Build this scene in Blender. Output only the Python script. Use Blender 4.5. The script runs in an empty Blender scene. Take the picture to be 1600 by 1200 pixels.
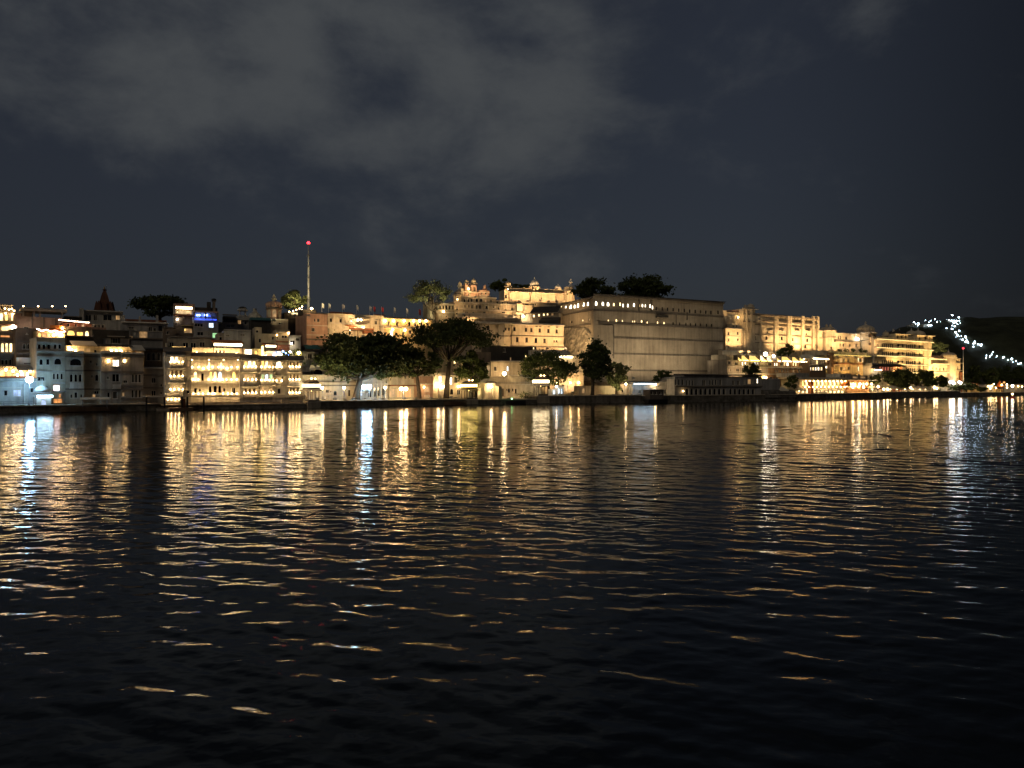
import bpy, math, random
import numpy as np
from mathutils import Matrix, Vector
R = math.radians
random.seed(7)
sc = bpy.context.scene
col = sc.collection

# ---------------------------------------------------------------- camera, sky, fill light, exposure
CAMH, FPX = 5.0, 1209.0                       # camera 5 m above the lake; focal length in photo pixels
cam = bpy.data.cameras.new('camera')
cam.sensor_width = 36; cam.lens = 36 * FPX / 1600
cam.clip_start = 0.3; cam.clip_end = 6000
camo = bpy.data.objects.new('camera', cam); col.objects.link(camo)
camo.location = (0, 0, CAMH); camo.rotation_euler = (R(90), 0, 0)
sc.camera = camo

world = bpy.data.worlds.new('World'); sc.world = world; world.use_nodes = True
def build_world():
    nt = world.node_tree; nt.nodes.clear()
    N = nt.nodes.new; L = nt.links.new
    out = N('ShaderNodeOutputWorld'); bg = N('ShaderNodeBackground')
    sky = N('ShaderNodeTexSky'); sky.sky_type = 'NISHITA'; sky.sun_disc = False
    sky.sun_elevation = R(SUN_EL); sky.sun_rotation = R(SUN_ROT); sky.dust_density = 2.5
    hs = N('ShaderNodeHueSaturation'); hs.inputs['Saturation'].default_value = 0.85
    L(sky.outputs[0], hs.inputs['Color'])
    dim = N('ShaderNodeMix'); dim.data_type = 'RGBA'; dim.blend_type = 'MULTIPLY'; dim.inputs[0].default_value = 1
    L(hs.outputs[0], dim.inputs[6]); dim.inputs[7].default_value = (SKY_K*1.0, SKY_K*0.97, SKY_K*1.0, 1)
    glow = N('ShaderNodeMix'); glow.data_type = 'RGBA'; glow.blend_type = 'ADD'; glow.inputs[0].default_value = 1
    L(dim.outputs[2], glow.inputs[6]); glow.inputs[7].default_value = (0.0088, 0.0103, 0.0155, 1)
    # clouds: a layer overhead lit from the town below, laid out by direction in the sky
    tc = N('ShaderNodeTexCoord')
    def noise(scale, detail, rough, off, stretch=(1, 1, 1), dist=0.0):
        mp = N('ShaderNodeMapping'); mp.inputs['Location'].default_value = off; mp.inputs['Scale'].default_value = stretch
        L(tc.outputs['Generated'], mp.inputs[0])
        n = N('ShaderNodeTexNoise'); n.inputs['Scale'].default_value = scale; n.inputs['Detail'].default_value = detail
        n.inputs['Roughness'].default_value = rough; n.inputs['Distortion'].default_value = dist
        L(mp.outputs[0], n.inputs['Vector']); return n.outputs[0]
    def math_(op, a, b=None, c=None):
        m = N('ShaderNodeMath'); m.operation = op
        for i, v in enumerate((a, b, c)):
            if v is None: continue
            if isinstance(v, (int, float)): m.inputs[i].default_value = v
            else: L(v, m.inputs[i])
        return m.outputs[0]
    n1 = noise(4.9, 7, 0.6, (0.3, 0.1, 0.7), (1, 1, 1.7), 0.15)
    n2 = noise(1.9, 3, 0.5, (2.1, 0.4, 0.2), (1, 1, 1.6))
    dens = math_('ADD', math_('MULTIPLY_ADD', n1, 0.95, -0.20), math_('MULTIPLY', n2, 0.55))
    def mass(px, py, wid, amount):            # a bank of cloud in the direction of (px, py)
        v = Vector(((px-800)/FPX, 1, (600-py)/FPX)).normalized()
        d = N('ShaderNodeVectorMath'); d.operation = 'DISTANCE'
        L(tc.outputs['Generated'], d.inputs[0]); d.inputs[1].default_value = v
        mr = N('ShaderNodeMapRange'); mr.interpolation_type = 'SMOOTHSTEP'
        L(d.outputs['Value'], mr.inputs[0])
        mr.inputs[1].default_value = 0; mr.inputs[2].default_value = wid
        mr.inputs[3].default_value = amount; mr.inputs[4].default_value = 0
        return mr.outputs[0]
    for m in CLOUDS:
        dens = math_('ADD', dens, mass(*m))
    ramp = N('ShaderNodeMapRange'); ramp.interpolation_type = 'SMOOTHSTEP'
    L(dens, ramp.inputs[0]); ramp.inputs[1].default_value = 0.50; ramp.inputs[2].default_value = 0.90
    cm = N('ShaderNodeMix'); cm.data_type = 'RGBA'
    sep = N('ShaderNodeSeparateXYZ'); L(tc.outputs['Generated'], sep.inputs[0])     # the town's glow thins out to the right, away from the streets
    away = N('ShaderNodeMapRange'); away.interpolation_type = 'SMOOTHSTEP'; L(sep.outputs[0], away.inputs[0])
    away.inputs[1].default_value = .25; away.inputs[2].default_value = .66; away.inputs[3].default_value = 1.1; away.inputs[4].default_value = .36
    thin = N('ShaderNodeVectorMath'); thin.operation = 'SCALE'; L(glow.outputs[2], thin.inputs[0]); L(away.outputs[0], thin.inputs['Scale'])
    L(ramp.outputs[0], cm.inputs[0]); L(thin.outputs[0], cm.inputs[6]); cm.inputs[7].default_value = (0.047, 0.051, 0.055, 1)
    L(cm.outputs[2], bg.inputs[0]); bg.inputs[1].default_value = 1.0
    L(bg.outputs[0], out.inputs[0])
SUN_EL, SUN_ROT, SKY_K = 12, 200, 0.0030
CLOUDS = [(760, 110, .30, .17), (480, 215, .28, .20), (900, 190, .22, .12), (150, 90, .32, .20), (340, 60, .09, -.12), (585, 120, .08, -.17), (520, 60, .05, -.14), (640, 150, .05, -.1), (1180, 130, .16, .03),
          (1420, 30, .2, .08), (1350, 250, .40, -.14), (880, 340, .22, -.16), (450, 420, .34, -.22), (60, 330, .3, -.10)]
build_world()
sun = bpy.data.lights.new('town_fill', 'SUN'); sun.energy = 0.24; sun.angle = R(12); sun.color = (1.0, 0.85, 0.62)
suno = bpy.data.objects.new('town_fill', sun); col.objects.link(suno)
suno.rotation_euler = (R(58), 0, R(-25))       # added sun lamp standing in for town lights behind the camera
sc.view_settings.view_transform = 'Standard'; sc.view_settings.look = 'None'
sc.view_settings.exposure = 0.35; sc.view_settings.gamma = 1
sc.render.engine = 'CYCLES'
cy = sc.cycles
cy.use_denoising = True; cy.use_light_tree = True
cy.max_bounces = 4; cy.diffuse_bounces = 2; cy.glossy_bounces = 3; cy.transmission_bounces = 2
cy.caustics_reflective = False; cy.caustics_refractive = False
cy.sample_clamp_indirect = 4; cy.sample_clamp_direct = 30

# ---------------------------------------------------------------- materials
MAT = {}
def nodes(name):
    m = bpy.data.materials.new(name); m.use_nodes = True; MAT[name] = m
    nt = m.node_tree; return m, nt, nt.nodes['Principled BSDF']
def plaster(name, c, var=0.35, streak=0.35, rough=0.9, scale=0.35, bump=0.25):
    m, nt, bs = nodes(name); N = nt.nodes.new; L = nt.links.new
    g = N('ShaderNodeNewGeometry')
    n = N('ShaderNodeTexNoise'); n.inputs['Scale'].default_value = scale; n.inputs['Detail'].default_value = 7; n.inputs['Roughness'].default_value = .65
    L(g.outputs['Position'], n.inputs['Vector'])
    mp = N('ShaderNodeMapping'); mp.inputs['Scale'].default_value = (1.1, 1.1, 0.09); L(g.outputs['Position'], mp.inputs[0])
    s = N('ShaderNodeTexNoise'); s.inputs['Scale'].default_value = 1.2; s.inputs['Detail'].default_value = 4; L(mp.outputs[0], s.inputs['Vector'])
    r1 = N('ShaderNodeMapRange'); r1.inputs[1].default_value = .3; r1.inputs[2].default_value = .7
    r1.inputs[3].default_value = 1-var; r1.inputs[4].default_value = 1+var*.35; L(n.outputs[0], r1.inputs[0])
    r2 = N('ShaderNodeMapRange'); r2.inputs[1].default_value = .42; r2.inputs[2].default_value = .7
    r2.inputs[3].default_value = 1; r2.inputs[4].default_value = 1-streak; L(s.outputs[0], r2.inputs[0])
    mu = N('ShaderNodeMath'); mu.operation = 'MULTIPLY'; L(r1.outputs[0], mu.inputs[0]); L(r2.outputs[0], mu.inputs[1])
    mx = N('ShaderNodeVectorMath'); mx.operation = 'SCALE'; mx.inputs[0].default_value = c; L(mu.outputs[0], mx.inputs['Scale'])
    L(mx.outputs[0], bs.inputs['Base Color']); bs.inputs['Roughness'].default_value = rough
    bs.inputs['Specular IOR Level'].default_value = .2
    if bump:
        b = N('ShaderNodeBump'); b.inputs['Strength'].default_value = bump; b.inputs['Distance'].default_value = .25
        n3 = N('ShaderNodeTexNoise'); n3.inputs['Scale'].default_value = 1.6; n3.inputs['Detail'].default_value = 6
        L(g.outputs['Position'], n3.inputs['Vector']); L(n3.outputs[0], b.inputs['Height']); L(b.outputs[0], bs.inputs['Normal'])
    return m
def plain(name, c, rough=.6, metal=0):
    m, nt, bs = nodes(name); bs.inputs['Base Color'].default_value = (*c, 1); bs.inputs['Roughness'].default_value = rough; bs.inputs['Metallic'].default_value = metal
def emit(name, c, s):
    m, nt, bs = nodes(name); bs.inputs['Base Color'].default_value = (.3, .3, .3, 1)
    bs.inputs['Emission Color'].default_value = (*c, 1); bs.inputs['Emission Strength'].default_value = s
    if name.startswith('lit_'):               # curtains and rooms of different brightness
        N = nt.nodes.new; L = nt.links.new; g = N('ShaderNodeNewGeometry'); n = N('ShaderNodeTexNoise'); n.inputs['Scale'].default_value = 1.1; n.inputs['Detail'].default_value = 2
        L(g.outputs['Position'], n.inputs['Vector']); r = N('ShaderNodeMapRange'); r.inputs[1].default_value = .3; r.inputs[2].default_value = .7; r.inputs[3].default_value = s*.35; r.inputs[4].default_value = s*1.6
        L(n.outputs[0], r.inputs[0]); L(r.outputs[0], bs.inputs['Emission Strength'])
for nm, c in dict(white=(.66,.62,.54), cream=(.60,.53,.40), beige=(.50,.43,.32), pink=(.50,.33,.25), brown=(.22,.17,.13), stone=(.36,.31,.25),
                  grey=(.32,.31,.30), yellow=(.60,.46,.24), brick=(.42,.25,.13), palewall=(.46,.44,.40), teal=(.05,.16,.16), rust=(.30,.12,.06)).items():
    plaster(nm, c)
plaster('palace', (.62,.53,.39), .4, .25, scale=.22); plaster('palace_bare', (.44,.37,.28), .4, .25, scale=.12, bump=.4)
plaster('trim', (.55,.50,.42), .25, .2); plaster('trim_dark', (.20,.17,.14), .3, .3)
plaster('rock', (.46,.40,.31), .75, .3, scale=.5, bump=1.0)
plaster('quay', (.15,.135,.115), .6, .5, scale=.6, bump=.6); plaster('paving', (.40,.35,.28), .4, .1, scale=.5)
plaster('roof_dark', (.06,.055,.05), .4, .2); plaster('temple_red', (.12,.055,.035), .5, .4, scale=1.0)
plaster('soil', (.07,.06,.045), .5, 0); plaster('scrub', (.045,.05,.028), .7, 0, scale=.05, bump=.8)
plaster('red_tile', (.36,.11,.05), .4, .2); plaster('canvas', (.62,.56,.45), .2, .1, bump=.1); plaster('orange_cloth', (.6,.2,.06), .2, .1, bump=.1)
plaster('bark', (.075,.058,.042), .4, .3, scale=2); plaster('marble', (.72,.70,.66), .15, .1, bump=.1); plaster('kiosk_dark', (.12,.10,.085), .3, .2)
plain('metal', (.25,.25,.26), .45, .6); plain('pole_paint', (.5,.5,.48), .5); plain('glass_dark', (.012,.012,.014), .12); plain('shutter', (.07,.05,.035), .6)
plain('wood', (.10,.06,.035), .6); plain('black', (.012,.012,.012), .6); plain('blue_cloth', (.05,.07,.3), .8); plain('red_cloth', (.4,.03,.03), .8); plain('white_cloth', (.7,.7,.68), .8)
for nm, c, s in [('lit_warm', (1,.68,.30), 2.4), ('lit_white', (1,.86,.62), 4.0), ('lit_dim', (1,.56,.22), .30), ('lit_gold', (1,.60,.14), 1.8), ('lit_orange', (1,.38,.09), .7),
                 ('lit_blue', (.03,.08,1), 1.6), ('lit_cool', (.62,.82,1), 1.5), ('lit_violet', (.50,.58,1), .7), ('lit_red', (1,.25,.15), .6), ('lit_green', (.5,1,.45), .6),
                 ('bulb', (1,.62,.25), 70), ('bulb_soft', (1,.63,.26), 20), ('bulb_white', (1,.88,.68), 45), ('bulb_cool', (.34,.66,1), 85), ('bulb_flood', (.42,.74,1), 62),
                 ('bulb_big', (1,.68,.33), 150), ('bulb_hill', (.66,.84,1), 50), ('bulb_red', (1,.015,.03), 7), ('tube', (1,.78,.45), 12), ('tube_cool', (.52,.78,1), 14), ('tube_yellow', (1,.70,.16), 7),
                 ('cove', (1,.66,.24), 3.2), ('awning_glow', (1,.66,.17), 1.0), ('fairy', (1,.68,.50), 18), ('fairy_blue', (.20,.38,1), 18), ('bulb_pink', (1,.78,.8), 5), ('lamp_green', (.3,1,.35), 10)]:  # awning_glow: cloth given emission in place of lamplight shining through it
    emit(nm, c, s)
def leafmat(name, c, c2):
    m, nt, bs = nodes(name); N = nt.nodes.new; L = nt.links.new
    g = N('ShaderNodeNewGeometry'); n = N('ShaderNodeTexNoise'); n.inputs['Scale'].default_value = .9; n.inputs['Detail'].default_value = 3
    L(g.outputs['Position'], n.inputs['Vector'])
    mx = N('ShaderNodeMix'); mx.data_type = 'RGBA'; L(n.outputs[0], mx.inputs[0]); mx.inputs[6].default_value = (*c, 1); mx.inputs[7].default_value = (*c2, 1)
    L(mx.outputs[2], bs.inputs['Base Color']); bs.inputs['Roughness'].default_value = .7; bs.inputs['Specular IOR Level'].default_value = .15
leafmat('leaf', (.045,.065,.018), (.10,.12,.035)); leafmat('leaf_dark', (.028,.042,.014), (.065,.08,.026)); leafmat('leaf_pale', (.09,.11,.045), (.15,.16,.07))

def water_mat():
    m, nt, bs = nodes('lake_water'); N = nt.nodes.new; L = nt.links.new
    bs.inputs['Base Color'].default_value = (.004, .006, .006, 1); bs.inputs['Roughness'].default_value = .085; bs.inputs['IOR'].default_value = 1.27
    g = N('ShaderNodeNewGeometry')
    def vadd(v, off):
        a = N('ShaderNodeVectorMath'); a.operation = 'ADD'; L(v, a.inputs[0]); a.inputs[1].default_value = off; return a.outputs[0]
    def mth(op, a, b):
        x = N('ShaderNodeMath'); x.operation = op
        for i, v in enumerate((a, b)):
            if isinstance(v, (int, float)): x.inputs[i].default_value = v
            else: L(v, x.inputs[i])
        return x.outputs[0]
    def height(v):
        tot = None
        for rot, sx, sy, scale, detail, amp, dist in WAVES:
            mp = N('ShaderNodeMapping'); mp.inputs['Rotation'].default_value = (0, 0, R(rot)); mp.inputs['Scale'].default_value = (sx, sy, 1)
            L(v, mp.inputs[0])
            n = N('ShaderNodeTexNoise'); n.noise_dimensions = '2D'; n.inputs['Scale'].default_value = scale; n.inputs['Detail'].default_value = detail
            n.inputs['Roughness'].default_value = .5; n.inputs['Distortion'].default_value = dist
            L(mp.outputs[0], n.inputs['Vector'])
            h = mth('MULTIPLY', n.outputs[0], amp)
            tot = h if tot is None else mth('ADD', tot, h)
        return tot
    e = .03; p = g.outputs['Position']
    h0 = height(p); hx = height(vadd(p, (e, 0, 0))); hy = height(vadd(p, (0, e, 0)))
    sx = mth('DIVIDE', mth('SUBTRACT', h0, hx), e); sy = mth('DIVIDE', mth('SUBTRACT', h0, hy), e)
    cb = N('ShaderNodeCombineXYZ'); L(sx, cb.inputs[0]); L(sy, cb.inputs[1]); cb.inputs[2].default_value = 0
    sm = N('ShaderNodeVectorMath'); sm.operation = 'ADD'; L(cb.outputs[0], sm.inputs[0]); L(g.outputs['Normal'], sm.inputs[1])
    nm = N('ShaderNodeVectorMath'); nm.operation = 'NORMALIZE'; L(sm.outputs[0], nm.inputs[0]); L(nm.outputs[0], bs.inputs['Normal'])
# rotation, x and y stretch, scale, detail, amplitude (m), distortion: wind waves running to and from the camera
WAVES = [(13, .75, 1.0, 4.5, 1.5, .0065, .2), (30, .8, 1.0, 2.2, 1.0, .0085, 0.0)]
water_mat()

# ---------------------------------------------------------------- helpers
SH = [(-400,112),(-100,126),(0,131),(240,147),(470,160),(600,172),(780,189),(900,198),(1000,206),(1140,222),(1230,232),(1300,255),(1400,281),(1480,312),(1600,352),(2100,430)]
def S(px): return float(np.interp(px, [a for a, _ in SH], [b for _, b in SH]))
GD = ([-50,0,12,25,40,80,200,500], [1.2,1.2,1.5,3.5,6.5,13,15,18])
def ground(x, y):
    px = 800+FPX*x/max(y, 1)
    return float(np.interp((y-S(px))*.82, *GD))
def W(px, py, Y): return Vector(((px-800)/FPX*Y, Y, CAMH+(600-py)/FPX*Y))

class MB:
    def __init__(s): s.v = []; s.f = []
    def add(s, vs, fs):
        o = len(s.v); s.v += [tuple(v) for v in vs]; s.f += [tuple(i+o for i in f) for f in fs]; return s
    def box(s, x0, x1, y0, y1, z0, z1):
        return s.add([(x0,y0,z0),(x1,y0,z0),(x1,y1,z0),(x0,y1,z0),(x0,y0,z1),(x1,y0,z1),(x1,y1,z1),(x0,y1,z1)],
                     [(0,3,2,1),(4,5,6,7),(0,1,5,4),(1,2,6,5),(2,3,7,6),(3,0,4,7)])
    def ext(s, prof, x0, x1):                 # profile of (y, z) points extruded along x
        n = len(prof)
        return s.add([(x0,y,z) for y, z in prof]+[(x1,y,z) for y, z in prof],
                     [tuple(range(n))[::-1], tuple(range(n, 2*n))]+[(i,(i+1)%n,n+(i+1)%n,n+i) for i in range(n)])
    def lathe(s, cx, cy, prof, n=12, ph=0.0, sx=1.0, sy=1.0):   # profile of (r, z)
        vs = []; fs = []
        for r, z in prof:
            for i in range(n):
                a = ph+2*math.pi*i/n; vs.append((cx+r*math.cos(a)*sx, cy+r*math.sin(a)*sy, z))
        for j in range(len(prof)-1):
            for i in range(n):
                a, b = j*n+i, j*n+(i+1) % n; fs.append((a, b, b+n, a+n))
        fs.append(tuple(range(n))[::-1]); fs.append(tuple(range((len(prof)-1)*n, len(prof)*n)))
        return s.add(vs, fs)
    def tube(s, pts, rads, n=6):
        vs = []; fs = []; k = len(pts)
        for j, p in enumerate(pts):
            p = Vector(p); d = (Vector(pts[min(j+1, k-1)])-Vector(pts[max(j-1, 0)])).normalized()
            a = d.orthogonal().normalized(); b = d.cross(a)
            for i in range(n):
                t = 2*math.pi*i/n; vs.append(p+(a*math.cos(t)+b*math.sin(t))*rads[j])
        for j in range(k-1):
            for i in range(n):
                a, b = j*n+i, j*n+(i+1) % n; fs.append((a, b, b+n, a+n))
        fs.append(tuple(range(n))[::-1]); fs.append(tuple(range((k-1)*n, k*n)))
        return s.add(vs, fs)
    def mesh(s, name, mat, smooth=False):
        me = bpy.data.meshes.new(name); me.from_pydata(s.v, [], s.f); me.materials.append(MAT[mat])
        if smooth: me.polygons.foreach_set('use_smooth', [True]*len(me.polygons))
        return me
def link(name, me, parent=None, M=None):
    o = bpy.data.objects.new(name, me); col.objects.link(o)
    if parent is not None: o.parent = parent
    if M is not None: o.matrix_basis = M
    return o
def tag(o, label=None, cat=None, group=None, kind=None):
    for k, v in (('label', label), ('category', cat), ('group', group), ('kind', kind)):
        if v: o[k] = v
    return o
def T(x, y, z): return Matrix.Translation((x, y, z))
_sph = {}
def ball(mat, r, seg=8):
    k = (mat, round(r, 3))
    if k not in _sph:
        pr = [(r*math.sin(math.pi*j/6)+1e-4, -r*math.cos(math.pi*j/6)) for j in range(7)]
        _sph[k] = MB().lathe(0, 0, pr, seg).mesh('lamp', mat, True)
    return _sph[k]

class Face:
    def __init__(s, b, pxA, YA, pxB, YB):
        s.b = b; s.A = Vector(((pxA-800)/FPX*YA, YA)); B = Vector(((pxB-800)/FPX*YB, YB)); s.d = B-s.A
        s.L = s.d.length; s.ang = math.atan2(s.d.y, s.d.x)
        s.Wm = T(s.A.x, s.A.y, b.zb) @ Matrix.Rotation(s.ang, 4, 'Z')
        s.M = b.Wm.inverted() @ s.Wm if b.Wm is not None else Matrix.Identity(4)
        s.root = b.root
    def U(s, px, y=0.0):
        k = (px-800)/FPX; n = Vector((-s.d.y, s.d.x))/s.L; A = s.A+n*y
        t = (k*A.y-A.x)/(s.d.x-k*s.d.y); return t*s.L
    def Yd(s, px): return s.A.y+s.U(px)/s.L*s.d.y
    def Z(s, px, py): return CAMH+(600-py)/FPX*s.Yd(px)-s.b.zb
    def part(s, name, mb, mat, parent=None, smooth=False, M=None):
        me = mb if isinstance(mb, bpy.types.Mesh) else mb.mesh(name, mat, smooth)
        if parent is not None: return link(name, me, parent, M)
        return link(name, me, s.root, s.M if M is None else s.M @ M)
    def box(s, name, pl, pr, pt, pb, y0, y1, mat, parent=None):
        z1 = s.Z(pl, pt); z0 = s.Z(pl, pb) if pb is not None else 0
        return s.part(name, MB().box(s.U(pl), s.U(pr), y0, y1, z0, z1), mat, parent)
    def wall(s, pl, pr, pt, pb=None, depth=8, mat='cream', wins=(), y=0.0, frame='trim', name='wall', pref=None, sill=True, sk=(0, 0)):
        pref = pref if pref is not None else pl
        x0, x1 = s.U(pl), s.U(pr); z1 = s.Z(pref, pt); z0 = 0 if pb is None else s.Z(pref, pb)
        ops = []
        for w in wins:
            px, py, wp, hp = w[:4]; kind = w[4] if len(w) > 4 else 'r'; pane = w[5] if len(w) > 5 else 'glass_dark'
            xa, xb = s.U(px-wp/2), s.U(px+wp/2); zc = s.Z(px, py); h = hp/FPX*s.Yd(px)
            ops.append((max(xa, x0+.1), min(xb, x1-.1), max(zc-h/2, z0+.05), min(zc+h/2, z1-.1), kind, pane))
        m = MB(); rv = .35
        xs = sorted({x0, x1} | {o[0] for o in ops} | {o[1] for o in ops}); zs = sorted({z0, z1} | {o[2] for o in ops} | {o[3] for o in ops})
        for za, zb in zip(zs, zs[1:]):
            if zb-za < 1e-6: continue
            run = None
            for xa, xb in list(zip(xs, xs[1:]))+[(None, None)]:
                op = xa is None or any(o[0]-1e-6 <= xa and xb <= o[1]+1e-6 and o[2]-1e-6 <= za and zb <= o[3]+1e-6 for o in ops)
                if not op: run = (run[0], xb) if run else (xa, xb)
                elif run:
                    m.add([(run[0],y,za),(run[1],y,za),(run[1],y,zb),(run[0],y,zb)], [(0,1,2,3)]); run = None
        for a, b, c, d, k, p in ops:
            m.add([(a,y,c),(b,y,c),(b,y,d),(a,y,d),(a,y+rv,c),(b,y+rv,c),(b,y+rv,d),(a,y+rv,d)], [(0,1,5,4),(1,2,6,5),(2,3,7,6),(3,0,4,7)])
        yb = y+depth
        xl, xr = x0+sk[0], x1-sk[1]
        m.add([(x0,y,z0),(x1,y,z0),(xr,yb,z0),(xl,yb,z0),(x0,y,z1),(x1,y,z1),(xr,yb,z1),(xl,yb,z1)], [(1,2,6,5),(2,3,7,6),(3,0,4,7),(4,5,6,7)])
        o = s.part(name, m, mat)
        for op in ops: s.window(op, y, frame, sill)
        return o
    _wc = {}
    def window(s, op, y, frame='trim', sill=True):
        a, b, c, d, kind, pane = op; w, h = b-a, d-c
        key = (round(w, 1), round(h, 1), kind, frame, sill)
        if key not in Face._wc:
            m = MB(); t = min(.09, w*.12); w2, h2 = w, h
            m.box(0, t, .10, .24, 0, h); m.box(w-t, w, .10, .24, 0, h)
            if kind == 'a':                      # cusped arch head
                n = 8; sp = max(h-w*.62, h*.35); rise = h-sp-.04
                for i in range(n):
                    q = [(math.pi*j/n) for j in (i, i+1)]
                    xx = [w/2-(w/2-t)*math.cos(t_) for t_ in q]; zz = [sp+rise*math.sin(t_)**.8*(1-.06*abs(math.sin(3*t_))) for t_ in q]
                    m.add([(xx[0],.08,zz[0]),(xx[1],.08,zz[1]),(xx[1],.08,h),(xx[0],.08,h),(xx[0],.24,zz[0]),(xx[1],.24,zz[1])], [(0,1,2,3),(1,0,4,5)])
            else:
                m.box(t, w-t, .10, .24, h-t, h)
                if w > .7: m.box(w/2-.03, w/2+.03, .14, .22, 0, h-t)
            if kind == 'c': m.ext([(0, h+.32), (-.55, h+.06), (-.55, h), (0, h+.02)], -.2, w+.2)
            if sill: m.box(-.12, w+.12, -.14, .05, -.14, -.002)
            pm = MB().box(t*.5, w-t*.5, .26, .30, .01, h-.01)
            Face._wc[key] = (m.mesh('window', frame), pm)
        fm, pm = Face._wc[key]
        pk = key+(pane,)
        if pk not in Face._wc: Face._wc[pk] = pm.mesh('pane', pane)
        o = link('window', fm, s.root, s.M @ T(a, y, c))
        link('pane', Face._wc[pk], o)
    def cornice(s, pl, pr, py, proj=.6, th=.35, mat='trim', y=0.0, name='cornice', pref=None):
        z = s.Z(pl if pref is None else pref, py)
        return s.part(name, MB().ext([(y+.05, z+th), (y-proj, z+.12), (y-proj, z), (y+.05, z-.05)], s.U(pl)-.05, s.U(pr)+.05), mat)
    def ledge(s, pl, pr, py, proj=.25, th=.3, mat='trim', y=0.0, name='ledge', pref=None):
        z = s.Z(pl if pref is None else pref, py)
        return s.part(name, MB().box(s.U(pl), s.U(pr), y-proj, y+.05, z-th/2, z+th/2), mat)
    def lamp(s, px, py, out, mat='bulb', r=.16, parent=None, name='lamp'):
        x, z = s.U(px), s.Z(px, py)
        return link(name, ball(mat, r), parent or s.root, s.M @ T(x, -out, z) if parent is None else T(x, -out, z))
    _bc = {}
    def bay(s, px, pt, pb, wp, n=3, proj=.9, mat='white', pane='glass_dark', bulbs='bulb', y=0.0, solid=.30):
        """projecting oriel: corbel, balustrade panel, columns with cusped arches, sloping eave, one lamp at each column foot"""
        w = s.U(px+wp/2)-s.U(px-wp/2); x = s.U(px)-w/2; z0 = s.Z(px, pb); h = s.Z(px, pt)-z0
        m = MB(); par = h*solid
        m.ext([(0, -.9), (-.15, -.75), (-proj, -.12), (-proj, 0), (0, 0)], .1, w-.1)
        m.box(0, w, -proj, 0, 0, par); m.box(-.06, w+.06, -proj-.06, 0, par, par+.08)
        hh = h-par; cw = w/n; t = .16
        for i in range(n+1): m.lathe(min(max(i*cw, .12), w-.12), -proj+.12, [(.13, par+.08), (.10, par+.3), (.09, h-.5), (.14, h-.35)], 6)
        for i in range(n):
            a0 = i*cw; sp = par+hh*.55; k = 6
            for j in range(k):
                q = [math.pi*u/k for u in (j, j+1)]; xx = [a0+cw/2-(cw/2-.06)*math.cos(v) for v in q]; zz = [sp+(h-sp-.12)*math.sin(v)**.8 for v in q]
                m.add([(xx[0],-proj,zz[0]),(xx[1],-proj,zz[1]),(xx[1],-proj,h),(xx[0],-proj,h),(xx[0],-proj+.15,zz[0]),(xx[1],-proj+.15,zz[1])], [(0,1,2,3),(1,0,4,5)])
        for sx in (0, w-.1): m.box(sx, sx+.1, -proj+.3, 0, par, h)
        m.ext([(.0, h+.42), (-proj-.5, h+.08), (-proj-.5, h), (0, h)], -.35, w+.35)
        o = s.part('bay_window', m, mat, M=T(x, y, z0))
        pm = MB()
        for i in range(n): pm.box(i*cw+.14, (i+1)*cw-.14, -.10, -.04, par+.1, h-.1)
        for i in range(n):
            link('pane', MB().box(i*cw+.16, (i+1)*cw-.16, -.10, -.04, par+.1, h-.15).mesh('pane', pane if isinstance(pane, str) else pane[i]), o)
        if bulbs:
            for i in range(n+1): link('lamp', ball(bulbs, .11), o, T(min(max(i*cw, .12), w-.12), -proj-.13, par+.12))
        return o
    def chhatri(s, px, ptip, peave, pbase, wp, y=2.0, n=6, mat='palace', dome='palace', parent=None, name='chhatri', lit=None):
        """domed kiosk standing on a roof"""
        Y = s.Yd(px); w = wp/FPX*Y; x = s.U(px, y); zb_, ze, zt = s.Z(px, pbase), s.Z(px, peave), s.Z(px, ptip)
        k = (Y+y*.8)/Y
        r = w/2; rc = r*.72
        m = MB().lathe(x, y, [(rc*1.12, zb_-.6), (rc*1.12, zb_+.25)], 8, math.pi/8)
        m.lathe(x, y, [(rc*1.0, ze-.25), (r, ze-.18), (r, ze-.08), (rc*.95, ze+.28), (rc*.95, ze+.45)], 8, math.pi/8)
        o = s.part(name, m, mat, parent)
        for i in range(n):
            a = 2*math.pi*(i+.5)/n
            link('column', MB().lathe(x+rc*.88*math.cos(a), y+rc*.88*math.sin(a), [(r*.13, zb_+.2), (r*.09, zb_+.5), (r*.09, ze-.6), (r*.15, ze-.2)], 6).mesh('column', mat), o)
        hd = (zt-ze)*.62; pr = [(rc*.93, ze+.4), (rc*.98, ze+.4+hd*.2), (rc*.9, ze+.4+hd*.45), (rc*.66, ze+.4+hd*.72), (rc*.3, ze+.4+hd*.92), (rc*.12, ze+.4+hd)]
        link('dome', MB().lathe(x, y, pr, 14).mesh('dome', dome, True), o)
        zf = ze+.35+hd
        link('finial', MB().lathe(x, y, [(rc*.22, zf), (rc*.1, zf+(zt-zf)*.25), (rc*.2, zf+(zt-zf)*.45), (rc*.06, zf+(zt-zf)*.7), (.02, zt)], 8).mesh('finial', dome, True), o)
        if lit: link('lamp', ball(lit, .2), o, T(x, y, zb_+.7))
        return o
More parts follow.
